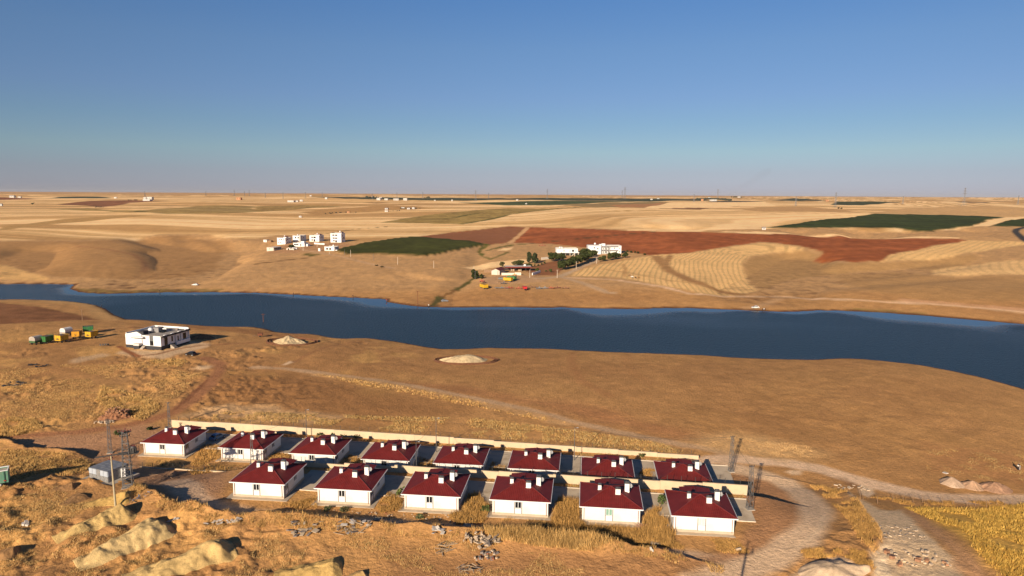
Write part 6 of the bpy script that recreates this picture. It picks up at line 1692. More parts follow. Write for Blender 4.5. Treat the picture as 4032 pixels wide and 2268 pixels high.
for (px, col, lab, L_), P in zip(_imp, AT([i[0] for i in _imp])):
    m = mat('implement_' + '_'.join('%02d' % int(c * 99) for c in col), col, .7, .2, 3)
    r = thing('farm_implement', lab, 'farm implement', tuple(P), R(random.uniform(-12, 12)), 'farm implements standing by the far shore' if px[1] > 1125 else None)
    MB().box(0, 0, .75, L_, .22, .22).box(0, 1.1, .75, L_, .2, .2).box(-L_ * .4, .5, .75, .18, 1.2, .18).box(L_ * .4, .5, .75, .18, 1.2, .18).build('frame', m, r)
    t = MB()
    for k in range(int(L_ * 1.6)): t.tube((-L_ / 2 + .3 + k * .6, (k % 2) * 1.1, .75), (-L_ / 2 + .45 + k * .6, (k % 2) * 1.1 - .2, -.05), .07, n=4)
    o = t.build('tine', m, r); o['kind'] = 'stuff'
    MB().prism([(-.4, .5), (.4, .5), (.25, 1.9), (-.25, 1.5)], 'y', .3, .9).build('mast', m, r)
    for x in (-L_ * .35, L_ * .35): MB().tube((x, 1.3, .35), (x, 1.5, .35), .38, n=8).build('wheel', M_RUBBER, r)

# distant hamlets: each house a thing
_h = [(1490, 788, 16, 8, 'white'), (1498, 785, 10, 8, 'white'), (1520, 788, 14, 6, 'white'), (1559, 789, 20, 7, 'white'), (1595, 789, 15, 8, 'white'), (1712, 791, 6, 3, 'white'), (1780, 792, 4, 5, 'white'), (1284, 784, 9, 6, 'white'), (1223, 773, 7, 4, 'white'),
      (570, 786, 10, 8, 'white'), (588, 787, 18, 10, 'white'), (576, 791, 30, 5, 'white'), (46, 778, 14, 6, 'white'), (76, 779, 9, 4, 'white'), (454, 781, 8, 4, 'white'), (2, 811, 8, 6, 'white'), (939, 787, 16, 8, 'brick'), (1144, 796, 26, 6, 'white'), (1168, 795, 10, 5, 'white'), (1186, 793, 10, 6, 'white'),
      (1371, 838, 10, 5, 'brick'), (1521, 825, 12, 4, 'white'), (1521, 834, 12, 4, 'white'), (1586, 821, 12, 4, 'white'), (1608, 824, 12, 4, 'white'), (1627, 823, 10, 6, 'white'), (1182, 856, 8, 5, 'white'), (2036, 790, 8, 4, 'white'), (2072, 804, 5, 3, 'white'), (2565, 787, 8, 4, 'white'), (2592, 783, 8, 3, 'white'), (2810, 792, 24, 6, 'white'), (2765, 791, 8, 7, 'brick'),
      (2793, 783, 8, 6, 'white'), (2912, 778, 10, 4, 'white'), (3258, 793, 8, 5, 'brick'), (3008, 905, 9, 6, 'white')]
_w = AT([(h[0], h[1]) for h in _h])
for i, ((x, y, wpx, hpx, c), P) in enumerate(zip(_h, _w)):
    d = math.hypot(P[0], P[1]); k = d / F
    W2, H2 = max(5, wpx * k), max(2.8, hpx * k); H2 = min(H2, 12); W2 = min(W2, 60)
    m = mat('hamlet_white', (.56, .54, .51), .8, .05) if c == 'white' else mat('hamlet_brick', (.50, .25, .13), .9, .1)
    r = thing('distant_house', ('tiny distant %s house, ' % c) + ordinal(sorted(range(len(_h)), key=lambda j: _h[j][0]).index(i)) + ' of the scattered far ones from the left', 'house', tuple(P), R(random.uniform(-20, 10)), 'scattered houses on the far plain')
    D2 = min(12, W2 * .7)
    MB().b2(-W2 / 2, 0, -2, W2 / 2, D2, H2).build('wall', m, r)
    if i % 3 == 0: MB().prism([(0, H2), (D2, H2), (D2 / 2, H2 + 1.6)], 'x', -W2 / 2 - .3, W2 / 2 + .3).build('roof', M_SLABG, r)
    else: MB().b2(-W2 / 2 - .2, -.2, H2, W2 / 2 + .2, D2 + .2, H2 + .3).build('roof', m, r)
    n = max(1, int(W2 / 5))
    for q in range(n):
        x0 = -W2 / 2 + W2 * (q + .5) / n; MB().b2(x0 - .7, -.08, H2 * .35, x0 + .7, .02, H2 * .75).build('window', M_GLASS, r)

# ------------------------------------------------------------------ trees and bushes
M_LEAF = attr_mat('leaves', .75, .25, .5, 0, 2, .15)
M_BARK = mat('bark', (.13, .085, .055), .95, .2, 3)
def tree(name, label, cat, P, h, rw, col, trunk=.25, n=520, leaf=.55, shape='round', group=None):
    r = thing(name, label, cat, tuple(P), random.uniform(0, 6.28), group)
    g = np.random.default_rng(int(abs(P[0]) * 13 + P[1] * 7 + h * 100))
    z0 = h * trunk
    if trunk > 0.02:
        t = MB().tube((0, 0, -.4), (.1, .05, h * .55), max(.12, h * .025), max(.06, h * .012), 7)
        for k in range(5):
            a = k * 1.26 + .3; t.tube((.05, .02, h * (.28 + .05 * k)), (math.cos(a) * rw * .6, math.sin(a) * rw * .6, h * (.55 + .06 * k)), max(.05, h * .010), .03, 5)
        t.build('trunk', M_BARK, r)
    # clumps
    nl = 11 if shape != 'cone' else 9
    cs = []
    for k in range(nl):
        a = g.uniform(0, 2 * PI); q = g.uniform(.25, .75)
        zz = g.uniform(.25, .9)
        if shape == 'cone':
            q *= (1.05 - zz) * 1.3; s = .5 * (1.15 - zz) + .12
        else:
            q *= math.sqrt(max(.1, 1 - (2 * zz - 1.1) ** 2)); s = g.uniform(.34, .52)
        cs.append((rw * q * math.cos(a), rw * q * math.sin(a), z0 + (h - z0) * zz, rw * s, (h - z0) * s * (.55 if shape != 'cone' else .5)))
    idx = g.integers(0, nl, n)
    C = np.array(cs)[idx]
    dirs = g.normal(size=(n, 3)); dirs /= np.linalg.norm(dirs, axis=1)[:, None]
    rad = g.uniform(.55, 1.05, n)[:, None]
    ctr = C[:, :3] + dirs * rad * np.column_stack([C[:, 3], C[:, 3], C[:, 4]])
    a = g.normal(size=(n, 3)); b = np.cross(a, dirs * .6 + g.normal(size=(n, 3)) * .6)
    a /= np.linalg.norm(a, axis=1)[:, None]; b /= np.linalg.norm(b, axis=1)[:, None] + 1e-9
    s = (leaf * g.uniform(.6, 1.3, n))[:, None]
    V = np.stack([ctr - a * s, ctr + b * s * .8, ctr + a * s, ctr - b * s * .8], 1).reshape(-1, 3)
    Q = np.arange(n * 4).reshape(n, 4)
    cc = np.array(col)[None, :] * g.uniform(.65, 1.45, n)[:, None] * np.array([1, 1, 1]) + g.uniform(0, .02, n)[:, None] * np.array([1, .7, .1])
    o = np_mesh('crown' if trunk > .02 else 'foliage', V, Q, np.repeat(cc, 4, 0), M_LEAF, False, None, r)
    if trunk <= .02:
        t = MB()
        for k in range(5): t.tube((0, 0, -.2), (rw * .5 * math.cos(k * 1.3), rw * .5 * math.sin(k * 1.3), h * .6), .04, .02, 4)
        t.build('stem', M_BARK, r)
    return r
DK, MD, LT = (.030, .042, .013), (.045, .056, .018), (.095, .09, .038)
_tr = [('walnut_tree', 'broad dark tree hiding the foot of the raised farm house, left one', (2181, 1030), 30, 26, DK, 'round'), ('walnut_tree', 'broad dark tree hiding the foot of the raised farm house, right one', (2207, 1031), 28, 24, DK, 'round'),
       ('conifer_tree', 'dark pointed conifer left of the farm, the taller one', (2082, 1036), 42, 15, (.032, .045, .020), 'cone'), ('conifer_tree', 'dark pointed conifer left of the farm, right one of the pair', (2106, 1037), 40, 16, (.034, .046, .021), 'cone'),
       ('walnut_tree', 'round dark tree between the two farm houses, left one', (2304, 1014), 31, 20, DK, 'round'), ('walnut_tree', 'round dark tree between the two farm houses, right one', (2338, 1008), 22, 15, DK, 'round'), ('walnut_tree', 'dark tree between the farm houses, by the lane top', (2320, 1014), 26, 15, DK, 'round'),
       ('small_tree', 'loose grey green tree left of the maroon barn roof', (1977, 1053), 22, 10, LT, 'round'), ('small_tree', 'thin olive tree behind the open barn, left one', (2026, 1047), 17, 11, LT, 'round'), ('small_tree', 'olive green tree behind the open barn, middle one', (2042, 1047), 20, 11, MD, 'round'), ('small_tree', 'olive green tree behind the open barn, right one', (2054, 1046), 19, 9, MD, 'round'),
       ('round_bush', 'low dark bush behind the right end of the open barn', (2078, 1052), 13, 14, MD, 'bush'),
       ('round_bush', 'big round dark bush by the creek, left of the farm', (1870, 1099), 32, 18, DK, 'bush'), ('round_bush', 'smaller dark bush touching the big round one', (1896, 1098), 16, 9, DK, 'bush'),
       ('small_tree', 'small round tree below the balcony house, leftmost of its row', (2362, 1031), 17, 8, MD, 'round'), ('small_tree', 'small round tree below the balcony house, second of its row', (2378, 1029), 20, 10, MD, 'round'), ('small_tree', 'round tree below the balcony house, third of its row', (2400, 1026), 25, 11, MD, 'round'),
       ('small_tree', 'round tree below the balcony house, fourth of its row', (2412, 1024), 26, 11, MD, 'round'), ('small_tree', 'round tree below the balcony house, fifth of its row', (2424, 1022), 25, 11, DK, 'round'), ('small_tree', 'round tree below the balcony house, sixth of its row', (2436, 1020), 24, 10, DK, 'round'), ('small_tree', 'single round tree right of the balcony house', (2460, 1016), 20, 12, DK, 'round'),
       ('small_shrub', 'shrub on the lane right of the farm, first of the thin row', (2470, 993), 7, 5, DK, 'bush'), ('small_shrub', 'shrub on the lane right of the farm, second of the thin row', (2486, 996), 8, 6, DK, 'bush'), ('small_shrub', 'shrub on the lane right of the farm, third of the thin row', (2500, 997), 8, 5, DK, 'bush'), ('small_shrub', 'shrub on the lane right of the farm, fourth of the thin row', (2512, 999), 8, 6, DK, 'bush'), ('small_shrub', 'shrub at the right end of the thin row', (2538, 1004), 6, 7, DK, 'bush'),
       ('small_shrub', 'green bush on the red plot, by the barn corner', (2115, 1067), 11, 8, (.05, .08, .02), 'bush'), ('small_shrub', 'pale green bush on the red plot, left one of two', (2150, 1070), 6, 5, (.07, .09, .03), 'bush'), ('small_shrub', 'green bush on the red plot, right one of two', (2167, 1072), 11, 8, (.05, .08, .02), 'bush'),
       ('small_shrub', 'tiny dark shrub in the line above the red plot, first', (2106, 1050), 8, 4, DK, 'bush'), ('small_shrub', 'tiny dark shrub in the line above the red plot, second', (2119, 1047), 7, 4, DK, 'bush'), ('small_shrub', 'tiny dark shrub in the line above the red plot, third', (2133, 1043), 7, 4, DK, 'bush'), ('small_shrub', 'tiny dark shrub in the line above the red plot, fourth', (2145, 1039), 7, 4, DK, 'bush'),
       ('small_tree', 'little dark tree alone on the far left stubble', (130, 805), 5, 4, DK, 'bush'), ('small_tree', 'dark tree by the white village shed, left edge of the village', (1148, 974), 9, 12, DK, 'bush'),
       ('small_shrub', 'two tiny dark shrubs on the far right field, left one', (3302, 822), 4, 4, (.05, .045, .02), 'bush'), ('small_shrub', 'two tiny dark shrubs on the far right field, right one', (3313, 823), 4, 4, (.05, .045, .02), 'bush'),
       ('small_shrub', 'dark scrub on the shore slope left of the village track, upper', (1483, 1047), 5, 7, (.10, .07, .03), 'bush'), ('small_shrub', 'dark scrub on the shore slope left of the village track, lower', (1505, 1053), 5, 7, (.10, .07, .03), 'bush')]
hedge = [(2210, 1064), (2228, 1060), (2246, 1055), (2262, 1050), (2278, 1044), (2294, 1038), (2308, 1031), (2318, 1024)]
for i, p in enumerate(hedge):
    _tr.append(('hedge_tree', ordinal(i) + ' tree up the dark hedge along the farm lane, from its lower end', p, 32 + (i * 7) % 6, 17, [DK, MD][i % 3 == 1], 'round'))
_w = AT([t[2] for t in _tr])
for (nm, lab, px, hp_, rp, col, shp), P in zip(_tr, _w):
    k = math.hypot(P[0], P[1]) / F
    h, rw = hp_ * k * 1.08, rp * k * 1.12
    bush = shp == 'bush'
    tree(nm, lab, 'bush' if bush else 'tree', P, h, rw, col, 0.0 if bush else (.06 if shp == 'cone' else .22), 900 if hp_ > 12 else 170, max(.24, min(.85, rw * .19)), 'cone' if shp == 'cone' else 'round')
# green weeds and bushes inside the estate
_bs = [('green bush between the near fifth and sixth houses', (2610, 1985), 1.7, 1.1, (.07, .10, .03)), ('dark green bush on the bare ground left of the transformer tower', (463, 1713), 1.1, 1.2, (.04, .06, .02)), ('round dark green bush on the red track left of the first back house', (591, 1693), .9, 1.0, (.03, .05, .02)),
       ('green weed at the back road, behind the third back house', (1270, 1714), .8, 1.3, (.06, .08, .03)), ('green weed under the back wall, right of the lamp post', (1318, 1714), .9, 1.3, (.055, .075, .03)), ('green weed under the back wall, before the fourth house', (1358, 1717), .8, 1.2, (.06, .08, .03)), ('green weed under the back wall, above the fourth house', (1412, 1722), .9, 1.5, (.055, .075, .03)),
       ('green bush between the near second and third houses', (1575, 1950), 1.4, 1.0, (.08, .10, .03)), ('green bush in the reeds left of the fourth near house', (1912, 2020), 1.2, .9, (.07, .09, .03)), ('dusty green weed before the near third house', (1655, 2042), .7, .8, (.10, .11, .05)), ('dusty green weed before the near second house, left', (1290, 2008), .6, .8, (.10, .11, .05)), ('dusty green weed before the near second house, right', (1357, 2012), .6, 1.0, (.11, .11, .05)),
       ('green weed under the wall right of the near fifth house, left one', (2585, 1931), .7, 1.0, (.07, .08, .03)), ('green weed under the wall behind the near sixth house', (2622, 1929), .7, 1.0, (.07, .08, .03)), ('grey green weed at the foot of the rightmost mast', (2925, 1952), .8, 1.2, (.10, .11, .05)), ('green weed by the wall of the far right back house', (2530, 1796), .7, 1.1, (.07, .08, .03))]
for (lab, px, h, rw, col), P in zip(_bs, AT([b[1] for b in _bs])): tree('weed_bush', lab, 'bush', P, h, rw, col, 0, 160, .2, 'round', 'green bushes of the estate')

# far woods that read as one mass
def wood(name, pxs, hm, col, n):
    W = AT(pxs); V, Fq, Cc = [], [], []; k = 0
    for a, b in zip(W[:-1], W[1:]):
        m = max(4, int(np.hypot(*(b - a)[:2]) / 5))
        for i in range(m):
            p = a + (b - a) * (i + random.random()) / m; s = hm * random.uniform(.5, 1.0)
            mb = MB().ball((p[0] + random.uniform(-8, 8), p[1] + random.uniform(-15, 15), HH(p[0], p[1]) + s * .45), s * .8, s * .8, s * .6, 6, 4, .25)
            V += mb.v; Fq += [tuple(q + k for q in f) for f in mb.f]; k += len(mb.v)
    me = bpy.data.meshes.new(name); me.from_pydata(V, [], Fq); me.materials.append(mat(name + '_leaf', col, .9, .2, .2)); o = bpy.data.objects.new(name, me); link(o); o['kind'] = 'stuff'
wood('tree_line', [(1445, 778), (1480, 778)], 7, (.05, .055, .035), 30); wood('tree_line', [(2745, 787), (2800, 784), (2835, 787), (2870, 790)], 8, (.045, .05, .03), 30); wood('tree_line', [(2885, 777), (2925, 778)], 7, (.045, .05, .03), 30)
wood('scrub', [(1290, 842), (1330, 838), (1390, 838)], 3.2, (.09, .07, .04), 30); wood('scrub', [(1540, 832), (1580, 830)], 2.8, (.12, .10, .05), 30); wood('scrub', [(1560, 821), (1600, 822), (1650, 823)], 3, (.10, .085, .045), 30); wood('tree_line', [(1670, 779), (1690, 779)], 6, (.05, .055, .035), 10)
wood('scrub', [(510, 789), (545, 788)], 3, (.12, .075, .05), 20); wood('scrub', [(375, 816), (400, 817)], 2.5, (.15, .07, .04), 20)

# ------------------------------------------------------------------ people and animals
def skin_body(name, verts, edges, radii, m, parent, root=0):
    me = bpy.data.meshes.new(name); me.from_pydata(verts, edges, []); me.materials.append(m)
    o = bpy.data.objects.new(name, me); link(o); o.parent = parent
    o.modifiers.new('skin', 'SKIN'); sub = o.modifiers.new('sub', 'SUBSURF'); sub.levels = 1; sub.render_levels = 1
    for i, v in enumerate(me.skin_vertices[0].data):
        v.radius = (radii[i], radii[i]); v.use_root = (i == root)
    return o
M_SKIN = mat('skin', (.42, .25, .17), .7, .05); M_HAIR = mat('black_hair', (.015, .012, .01), .8)
def person(label, P, yaw, coat, trousers, bundle=None):
    r = thing('person', label, 'person', tuple(P), yaw)
    v = [(0, 0, .95), (0, 0, 1.22), (0, 0, 1.42), (0, 0, 1.52), (.19, 0, 1.40), (.27, .05, 1.12), (.25, .18, .90), (-.19, 0, 1.40), (-.27, .02, 1.12), (-.28, .12, .88), (.10, 0, .90), (.11, .03, .48), (.12, 0, .06), (.12, .14, .03), (-.10, 0, .90), (-.12, -.03, .48), (-.13, -.05, .06), (-.13, .09, .03)]
    e = [(0, 1), (1, 2), (2, 3), (2, 4), (4, 5), (5, 6), (2, 7), (7, 8), (8, 9), (0, 10), (10, 11), (11, 12), (12, 13), (0, 14), (14, 15), (15, 16), (16, 17)]
    rad = [.15, .15, .14, .06, .075, .055, .035, .075, .055, .035, .10, .07, .05, .04, .10, .07, .05, .04]
    skin_body('body', v, e, rad, coat, r)
    MB().ball((0, .02, 1.64), .095, .11, .13, 12, 9).ball((0, .13, 1.635), .02, .03, .025, 6, 4).ball((.098, .01, 1.635), .015, .025, .035, 6, 4).ball((-.098, .01, 1.635), .015, .025, .035, 6, 4).build('head', M_SKIN, r, smooth=True)
    MB().ball((0, -.015, 1.69), .105, .115, .10, 12, 8).build('hair', M_HAIR, r, smooth=True)
    tr = MB()
    for a, b in (((.10, 0, .92), (.12, .02, .12)), ((-.10, 0, .92), (-.13, -.04, .12))): tr.tube(a, b, .115, .075, 8)
    tr.build('trousers', trousers, r)
    for x, y in ((.25, .2), (-.28, .14)):
        h_ = MB().ball((x, y, .86), .032, .03, .045, 8, 6)
        for k in range(4): h_.tube((x - .025 + .016 * k, y, .83), (x - .025 + .016 * k, y + .01, .765 + .008 * abs(k - 1.5)), .009, .007, 5)
        h_.tube((x - .03 if x > 0 else x + .03, y, .86), (x - .055 if x > 0 else x + .055, y + .01, .80), .010, .008, 5)
        h_.build('hand', M_SKIN, r, smooth=True)
    if bundle:
        MB().ball((.36, .12, 1.15), .22, .24, .2, 10, 7, .15).build('bundle', M_SHEET, r); MB().b2(-.34, .1, .1, -.22, .2, 1.1).build('sack', M_DISH, r)
    return r
M_DKC = mat('dark_cloth', (.02, .02, .025), .9, .1); M_BRC = mat('brown_cloth', (.10, .05, .035), .9, .1); M_WHC = mat('white_cloth', (.65, .62, .58), .9, .05); M_BLC = mat('blue_cloth', (.06, .08, .14), .9, .1)
_pp = [('person in black carrying a white bundle, at the right picture edge', (4009, 1851), 200, M_DKC, M_DKC, True), ('person in brown standing at the far shore, left of the one in white', (3003, 1224), 10, M_BRC, M_DKC, None), ('person in a white top standing at the far shore beside the white car', (3008, 1224), -20, M_WHC, M_BRC, None), ('person in dark clothes fishing at the far shore, right of the one in white', (3012, 1224), 30, M_DKC, M_BRC, None),
       ('person in red standing at the step of the far shore', (1522, 1188), 170, mat('red_cloth', (.40, .05, .03), .9), M_BRC, None), ('person in dark clothes at the far shore near the green reeds', (1155, 1160), 170, M_BRC, M_DKC, None), ('person in dark clothes at the far shore, in the middle of the left half', (1390, 1170), 170, M_DKC, M_BRC, None), ('person in dark clothes on the shore right of the rusty pole', (1688, 1209), 170, M_WHC, M_DKC, None), ('person in dark clothes at the far left shore below the white car', (629, 1151), 170, M_DKC, M_DKC, None), ('person in dark clothes on the spit at the left shore', (400, 1212), 90, M_BLC, M_DKC, None)]
for (lab, px, yw_, c1, c2, b), P in zip(_pp, AT([p[1] for p in _pp])): person(lab, P, R(yw_), c1, c2, b)
def goat(label, P, yaw, m):
    r = thing('cow', label, 'cow', tuple(P), yaw, 'cattle grazing on the stubble')
    v = [(0, 0, 1.05), (.6, 0, 1.08), (-.65, 0, 1.08), (.95, 0, 1.2), (1.25, 0, .85), (1.5, 0, .55), (.55, .2, .85), (.55, .2, .45), (.57, .2, .04), (.55, -.2, .85), (.5, -.2, .45), (.52, -.2, .04), (-.6, .2, .85), (-.75, .2, .5), (-.68, .2, .04), (-.6, -.2, .85), (-.7, -.2, .5), (-.64, -.2, .04), (-.95, 0, 1.0), (-1.0, 0, .5)]
    e = [(0, 1), (0, 2), (1, 3), (3, 4), (4, 5), (1, 6), (6, 7), (7, 8), (1, 9), (9, 10), (10, 11), (2, 12), (12, 13), (13, 14), (2, 15), (15, 16), (16, 17), (2, 18), (18, 19)]
    rad = [.34, .33, .31, .19, .15, .09, .13, .08, .06, .13, .08, .06, .15, .085, .06, .15, .085, .06, .05, .03]
    skin_body('body', v, e, rad, m, r)
    MB().tube((1.2, .12, .98), (1.25, .3, 1.05), .04, .02, 5).build('ear', m, r); MB().tube((1.2, -.12, .98), (1.25, -.3, 1.05), .04, .02, 5).build('ear', m, r)
    MB().tube((1.18, .08, 1.02), (1.22, .18, 1.2), .03, .01, 5).tube((1.18, -.08, 1.02), (1.22, -.18, 1.2), .03, .01, 5).build('horns', M_BOARD, r)
M_COW = mat('brown_hide', (.20, .10, .05), .9, .2)
_cw = [('brown cow grazing on the curved stubble, leftmost of four', (2478, 1088), 20, M_COW), ('white and brown cow grazing on the stubble, second of four', (2490, 1094), 160, M_WHC), ('dark cow grazing on the stubble, third of four', (2503, 1097), 100, mat('dark_hide', (.05, .03, .02), .9, .2)), ('orange brown cow grazing on the stubble, rightmost of four', (2515, 1096), 45, mat('orange_hide', (.36, .17, .05), .9, .2))]
for (lab, px, yw_, m), P in zip(_cw, AT([c[1] for c in _cw])): goat(lab, P, R(yw_), m)

# ------------------------------------------------------------------ dry grass, reeds, stubble tufts
M_GRASS = attr_mat('dry_grass_blades', .9, .18, .35, 0, 2, .1)
def grass(name, px_poly, n, hgt, spread, col, col2, blades=6, wid=.045, patch=None, seed=1, keep=None):
    P = march(px_poly, Hb) if not isinstance(px_poly, np.ndarray) else px_poly; g = np.random.default_rng(seed)
    x0, y0 = P.min(0); x1, y1 = P.max(0)
    x = g.uniform(x0, x1, n * 4); y = g.uniform(y0, y1, n * 4)
    ok = poly_sd(x, y, P) > 0
    if patch: ok &= fbm(x / patch[0], y / patch[0], 3, 500 + seed) > patch[1]
    for hc in HOUSES:                                    # nothing grows through the houses
        dx, dy = x - hc[0], y - hc[1]; c_, s_ = math.cos(-house_yaw), math.sin(-house_yaw)
        u, v = dx * c_ - dy * s_, dx * s_ + dy * c_
        ok &= ~((np.abs(u) < 5.6) & (v > -5.2) & (v < 7.2))
    if keep is not None: ok &= keep(x, y)
    x, y = x[ok][:n], y[ok][:n]; m = len(x)
    if not m: return
    z = H(x, y)
    k = blades
    X = np.repeat(x, k) + g.normal(0, spread, m * k); Yy = np.repeat(y, k) + g.normal(0, spread, m * k); Z = np.repeat(z, k) - .04
    hb = np.repeat(hgt * g.uniform(.5, 1.25, m), k) * g.uniform(.6, 1.15, m * k)
    a = g.uniform(0, 2 * PI, m * k); w = wid * g.uniform(.6, 1.4, m * k)
    lx, ly = g.normal(0, .28, m * k) * hb, g.normal(0, .28, m * k) * hb
    V = np.stack([np.stack([X - np.cos(a) * w, Yy - np.sin(a) * w, Z], -1), np.stack([X + np.cos(a) * w, Yy + np.sin(a) * w, Z], -1), np.stack([X + lx, Yy + ly, Z + hb], -1)], 1).reshape(-1, 3)
    t = g.uniform(0, 1, m)[:, None]
    cc = (np.array(col) * (1 - t) + np.array(col2) * t) * g.uniform(.65, 1.35, m)[:, None]
    cc = np.repeat(np.repeat(cc, k, 0), 3, 0)
    o = np_mesh(name, V, np.arange(len(V)).reshape(-1, 3), cc, M_GRASS, False, 'stuff')
    return o
G1, G2, G3 = (.60, .345, .115), (.50, .275, .085), (.64, .41, .16)
# along the bank and in the foreground
bank_px = _b0 = [(530, 1911), (575, 1938), (622, 1962), (668, 2004), (720, 2016), (784, 2024), (865, 2040), (945, 2054), (1046, 2047), (1161, 2059), (1323, 2077), (1392, 2084), (1507, 2096), (1692, 2105), (1853, 2119), (1959, 2130), (2115, 2132), (2254, 2152), (2369, 2166), (2507, 2177), (2599, 2190), (2715, 2205), (2853, 2234)]
grass('dry_grass', bank_px + [(2840, 2262), (2500, 2215), (2115, 2190), (1700, 2150), (1300, 2120), (900, 2095), (640, 2040), (500, 1960)], 7500, .60, .16, G3, G2, 6, .03, (4, .46), 3)
grass('tall_weeds', [(1900, 2128), (2115, 2140), (2300, 2165), (2420, 2180), (2300, 2200), (2100, 2180), (1950, 2160)], 1500, 1.15, .15, G1, G3, 6, .04, None, 4)
grass('dry_grass', [(0, 1900), (250, 1920), (500, 1950), (640, 2050), (1000, 2100), (1500, 2140), (2000, 2180), (2300, 2215), (2300, 2300), (0, 2300)], 11000, .34, .2, (.66, .45, .19), (.46, .27, .10), 5, .035, (5, .53), 5)
grass('dry_grass', [(0, 1780), (200, 1800), (370, 1820), (330, 1860), (150, 1900), (0, 1910)], 3500, .42, .2, G1, G3, 5, .045, (6, .42), 6)
grass('dry_grass', [(0, 1640), (140, 1650), (170, 1690), (60, 1716), (0, 1722)], 1800, .6, .25, G1, G3, 5, .06, (6, .35), 7)
# between the houses
for i, pl_ in enumerate([[(1770, 2035), (1800, 1955), (1880, 1945), (1930, 2000), (1900, 2060), (1800, 2070)], [(2170, 2050), (2200, 1970), (2280, 1975), (2300, 2080), (2240, 2110), (2180, 2090)], [(2520, 2080), (2560, 2010), (2620, 2010), (2655, 2100), (2640, 2160), (2540, 2140)], [(2295, 2072), (2530, 2080), (2640, 2150), (2450, 2150), (2300, 2120)], [(1480, 2000), (1530, 1940), (1575, 1960), (1590, 2010), (1500, 2020)]]):
    grass('tall_weeds', pl_, [900, 1300, 1300, 1500, 450][i], [.95, 1.15, 1.15, .8, .6][i], .16, G1, G2, 6, .04, (3, .30) if i != 3 else (4, .45), 20 + i)
grass('dry_grass', [(2000, 2040), (2170, 2060), (2290, 2080), (2290, 2130), (2100, 2100), (1950, 2075)], 700, .45, .16, G1, G3, 5, .035, (4, .5), 27)
grass('dry_grass', [(2640, 2110), (2900, 2130), (2950, 2180), (2800, 2180), (2640, 2160)], 900, .4, .16, G1, G2, 5, .035, (4, .5), 28)
grass('dry_grass', [(1100, 1990), (1245, 1960), (1250, 2000), (1130, 2010)], 350, .6, .15, G1, G2, 5, .035, (3, .4), 29)
grass('dry_grass', [(735, 1850), (800, 1750), (870, 1755), (870, 1820), (900, 1850), (760, 1870)], 900, .55, .2, G1, G2, 5, .045, (4, .38), 30)
grass('dry_grass', [(1040, 1840), (1070, 1770), (1140, 1790), (1140, 1840), (1080, 1850)], 500, .55, .2, G1, G2, 5, .045, (4, .4), 31)
grass('dry_grass', [(1330, 1840), (1370, 1790), (1430, 1810), (1420, 1840)], 400, .55, .2, G1, G2, 5, .045, (4, .4), 32)
grass('dry_grass', [(1620, 1860), (1650, 1800), (1710, 1820), (1700, 1860)], 350, .55, .2, G1, G2, 5, .045, (4, .4), 33)
grass('dry_grass', [(1905, 1880), (1940, 1820), (2000, 1830), (1995, 1870)], 350, .55, .2, G1, G2, 5, .045, (4, .4), 34)
grass('dry_grass', [(2500, 1890), (2540, 1840), (2595, 1860), (2590, 1895)], 350, .55, .2, G1, G2, 5, .045, (4, .4), 35)
# behind the back wall and on the slope
grass('dry_grass', [(690, 1655), (1000, 1655), (1450, 1690), (2000, 1730), (2350, 1755), (2740, 1795), (2600, 1745), (2300, 1700), (1900, 1650), (1500, 1640), (1200, 1630), (900, 1620)], 6500, .5, .2, G1, (.50, .36, .16), 5, .055, (7, .44), 36)
grass('dry_grass', [(1240, 1474), (1373, 1490), (1538, 1514), (1745, 1553), (2000, 1608), (2230, 1664), (2180, 1668), (1960, 1620), (1700, 1570), (1400, 1512)], 2600, .5, .25, G1, G3, 5, .07, (6, .40), 37)
grass('dry_grass', [(0, 1420), (350, 1440), (640, 1420), (820, 1440), (700, 1560), (560, 1640), (300, 1660), (0, 1640)], 9000, .36, .4, (.50, .305, .12), (.60, .38, .15), 5, .05, (14, .47), 38)
grass('dry_grass', [(400, 1520), (560, 1560), (640, 1600), (560, 1660), (480, 1640), (380, 1580)], 2200, .7, .3, G1, G3, 5, .075, (8, .40), 39)
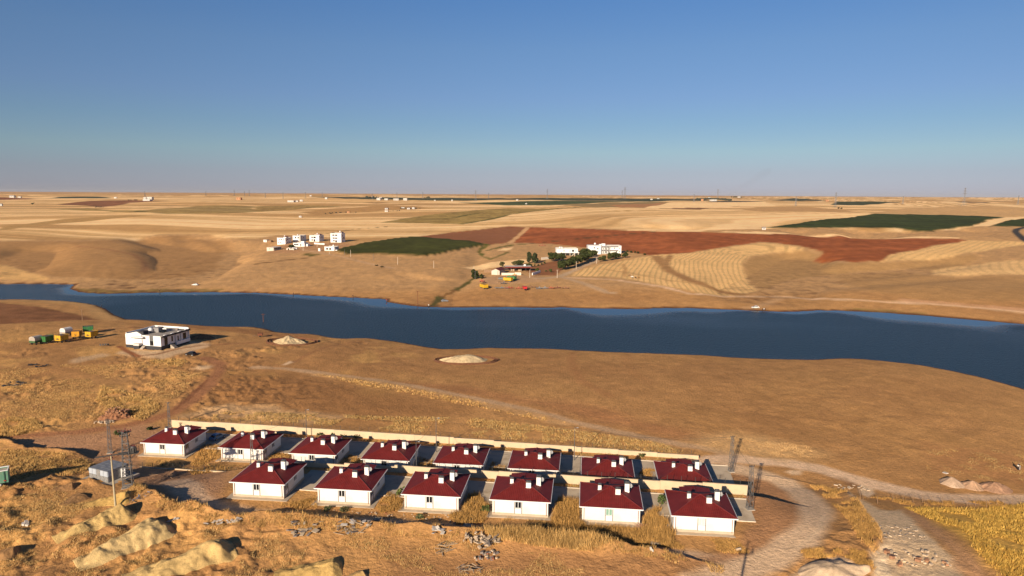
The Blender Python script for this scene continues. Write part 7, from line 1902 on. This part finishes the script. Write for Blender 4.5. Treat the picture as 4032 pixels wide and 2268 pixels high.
grass('dry_grass', [(590, 1418), (700, 1412), (740, 1425), (700, 1444), (600, 1430)], 500, .6, .3, G1, G3, 5, .08, (6, .40), 40)
# right side: creek banks and the yellow field
grass('dry_grass', [(3190, 1915), (3316, 1934), (3380, 1985), (3470, 2105), (3465, 2160), (3430, 2190), (3380, 2140), (3340, 2060), (3260, 1980)], 1900, .6, .18, G1, G2, 6, .03, (3, .47), 41)
grass('dry_grass', [(3080, 2200), (3180, 2170), (3330, 2180), (3420, 2200), (3440, 2268), (3390, 2262), (3330, 2212), (3200, 2205)], 1000, .55, .18, (.60, .34, .10), G2, 6, .03, (3, .47), 42)
grass('yellow_grass', LAY['yellow_field']['pts'], 15000, .5, .22, (.66, .42, .10), (.52, .30, .065), 5, .05, (6, .32), 43)
grass('dry_grass', [(3300, 1960), (3600, 1990), (4032, 2000), (4032, 1975), (3700, 1975), (3450, 1960)], 1200, .4, .2, (.52, .29, .09), G2, 5, .04, (3, .50), 44)
grass('dry_grass', [(3650, 1760), (4032, 1780), (4032, 1900), (3900, 1890), (3650, 1850)], 900, .3, .3, (.46, .26, .10), (.40, .30, .13), 5, .04, (3, .52), 45)
grass('dry_grass', [(2700, 1745), (2900, 1720), (3200, 1760), (3300, 1800), (3100, 1800), (2860, 1780)], 1100, .28, .3, (.50, .32, .15), (.56, .36, .17), 5, .04, (3, .50), 46)

def pq_poly(p0, p1, q0, q1): return np.array([PQ(p0, q0), PQ(p1, q0), PQ(p1, q1), PQ(p0, q1)])
WG = (.30, .25, .10)
grass('wall_weeds', pq_poly(-113, 19, 154.4, 156.6), 1700, .42, .16, (.50, .36, .15), WG, 6, .05, (4, .40), 51)
grass('wall_weeds', pq_poly(-60, 25, 128.0, 129.7), 1200, .42, .16, (.52, .34, .13), WG, 6, .045, (4, .40), 52)
grass('wall_weeds', pq_poly(-113, 19, 157.6, 160.5), 1700, .45, .2, (.50, .35, .16), (.40, .32, .15), 6, .055, (5, .42), 53)
grass('wall_weeds', pq_poly(-104, 25, 131.0, 135.5), 1500, .5, .18, G1, WG, 6, .05, (4, .46), 54)
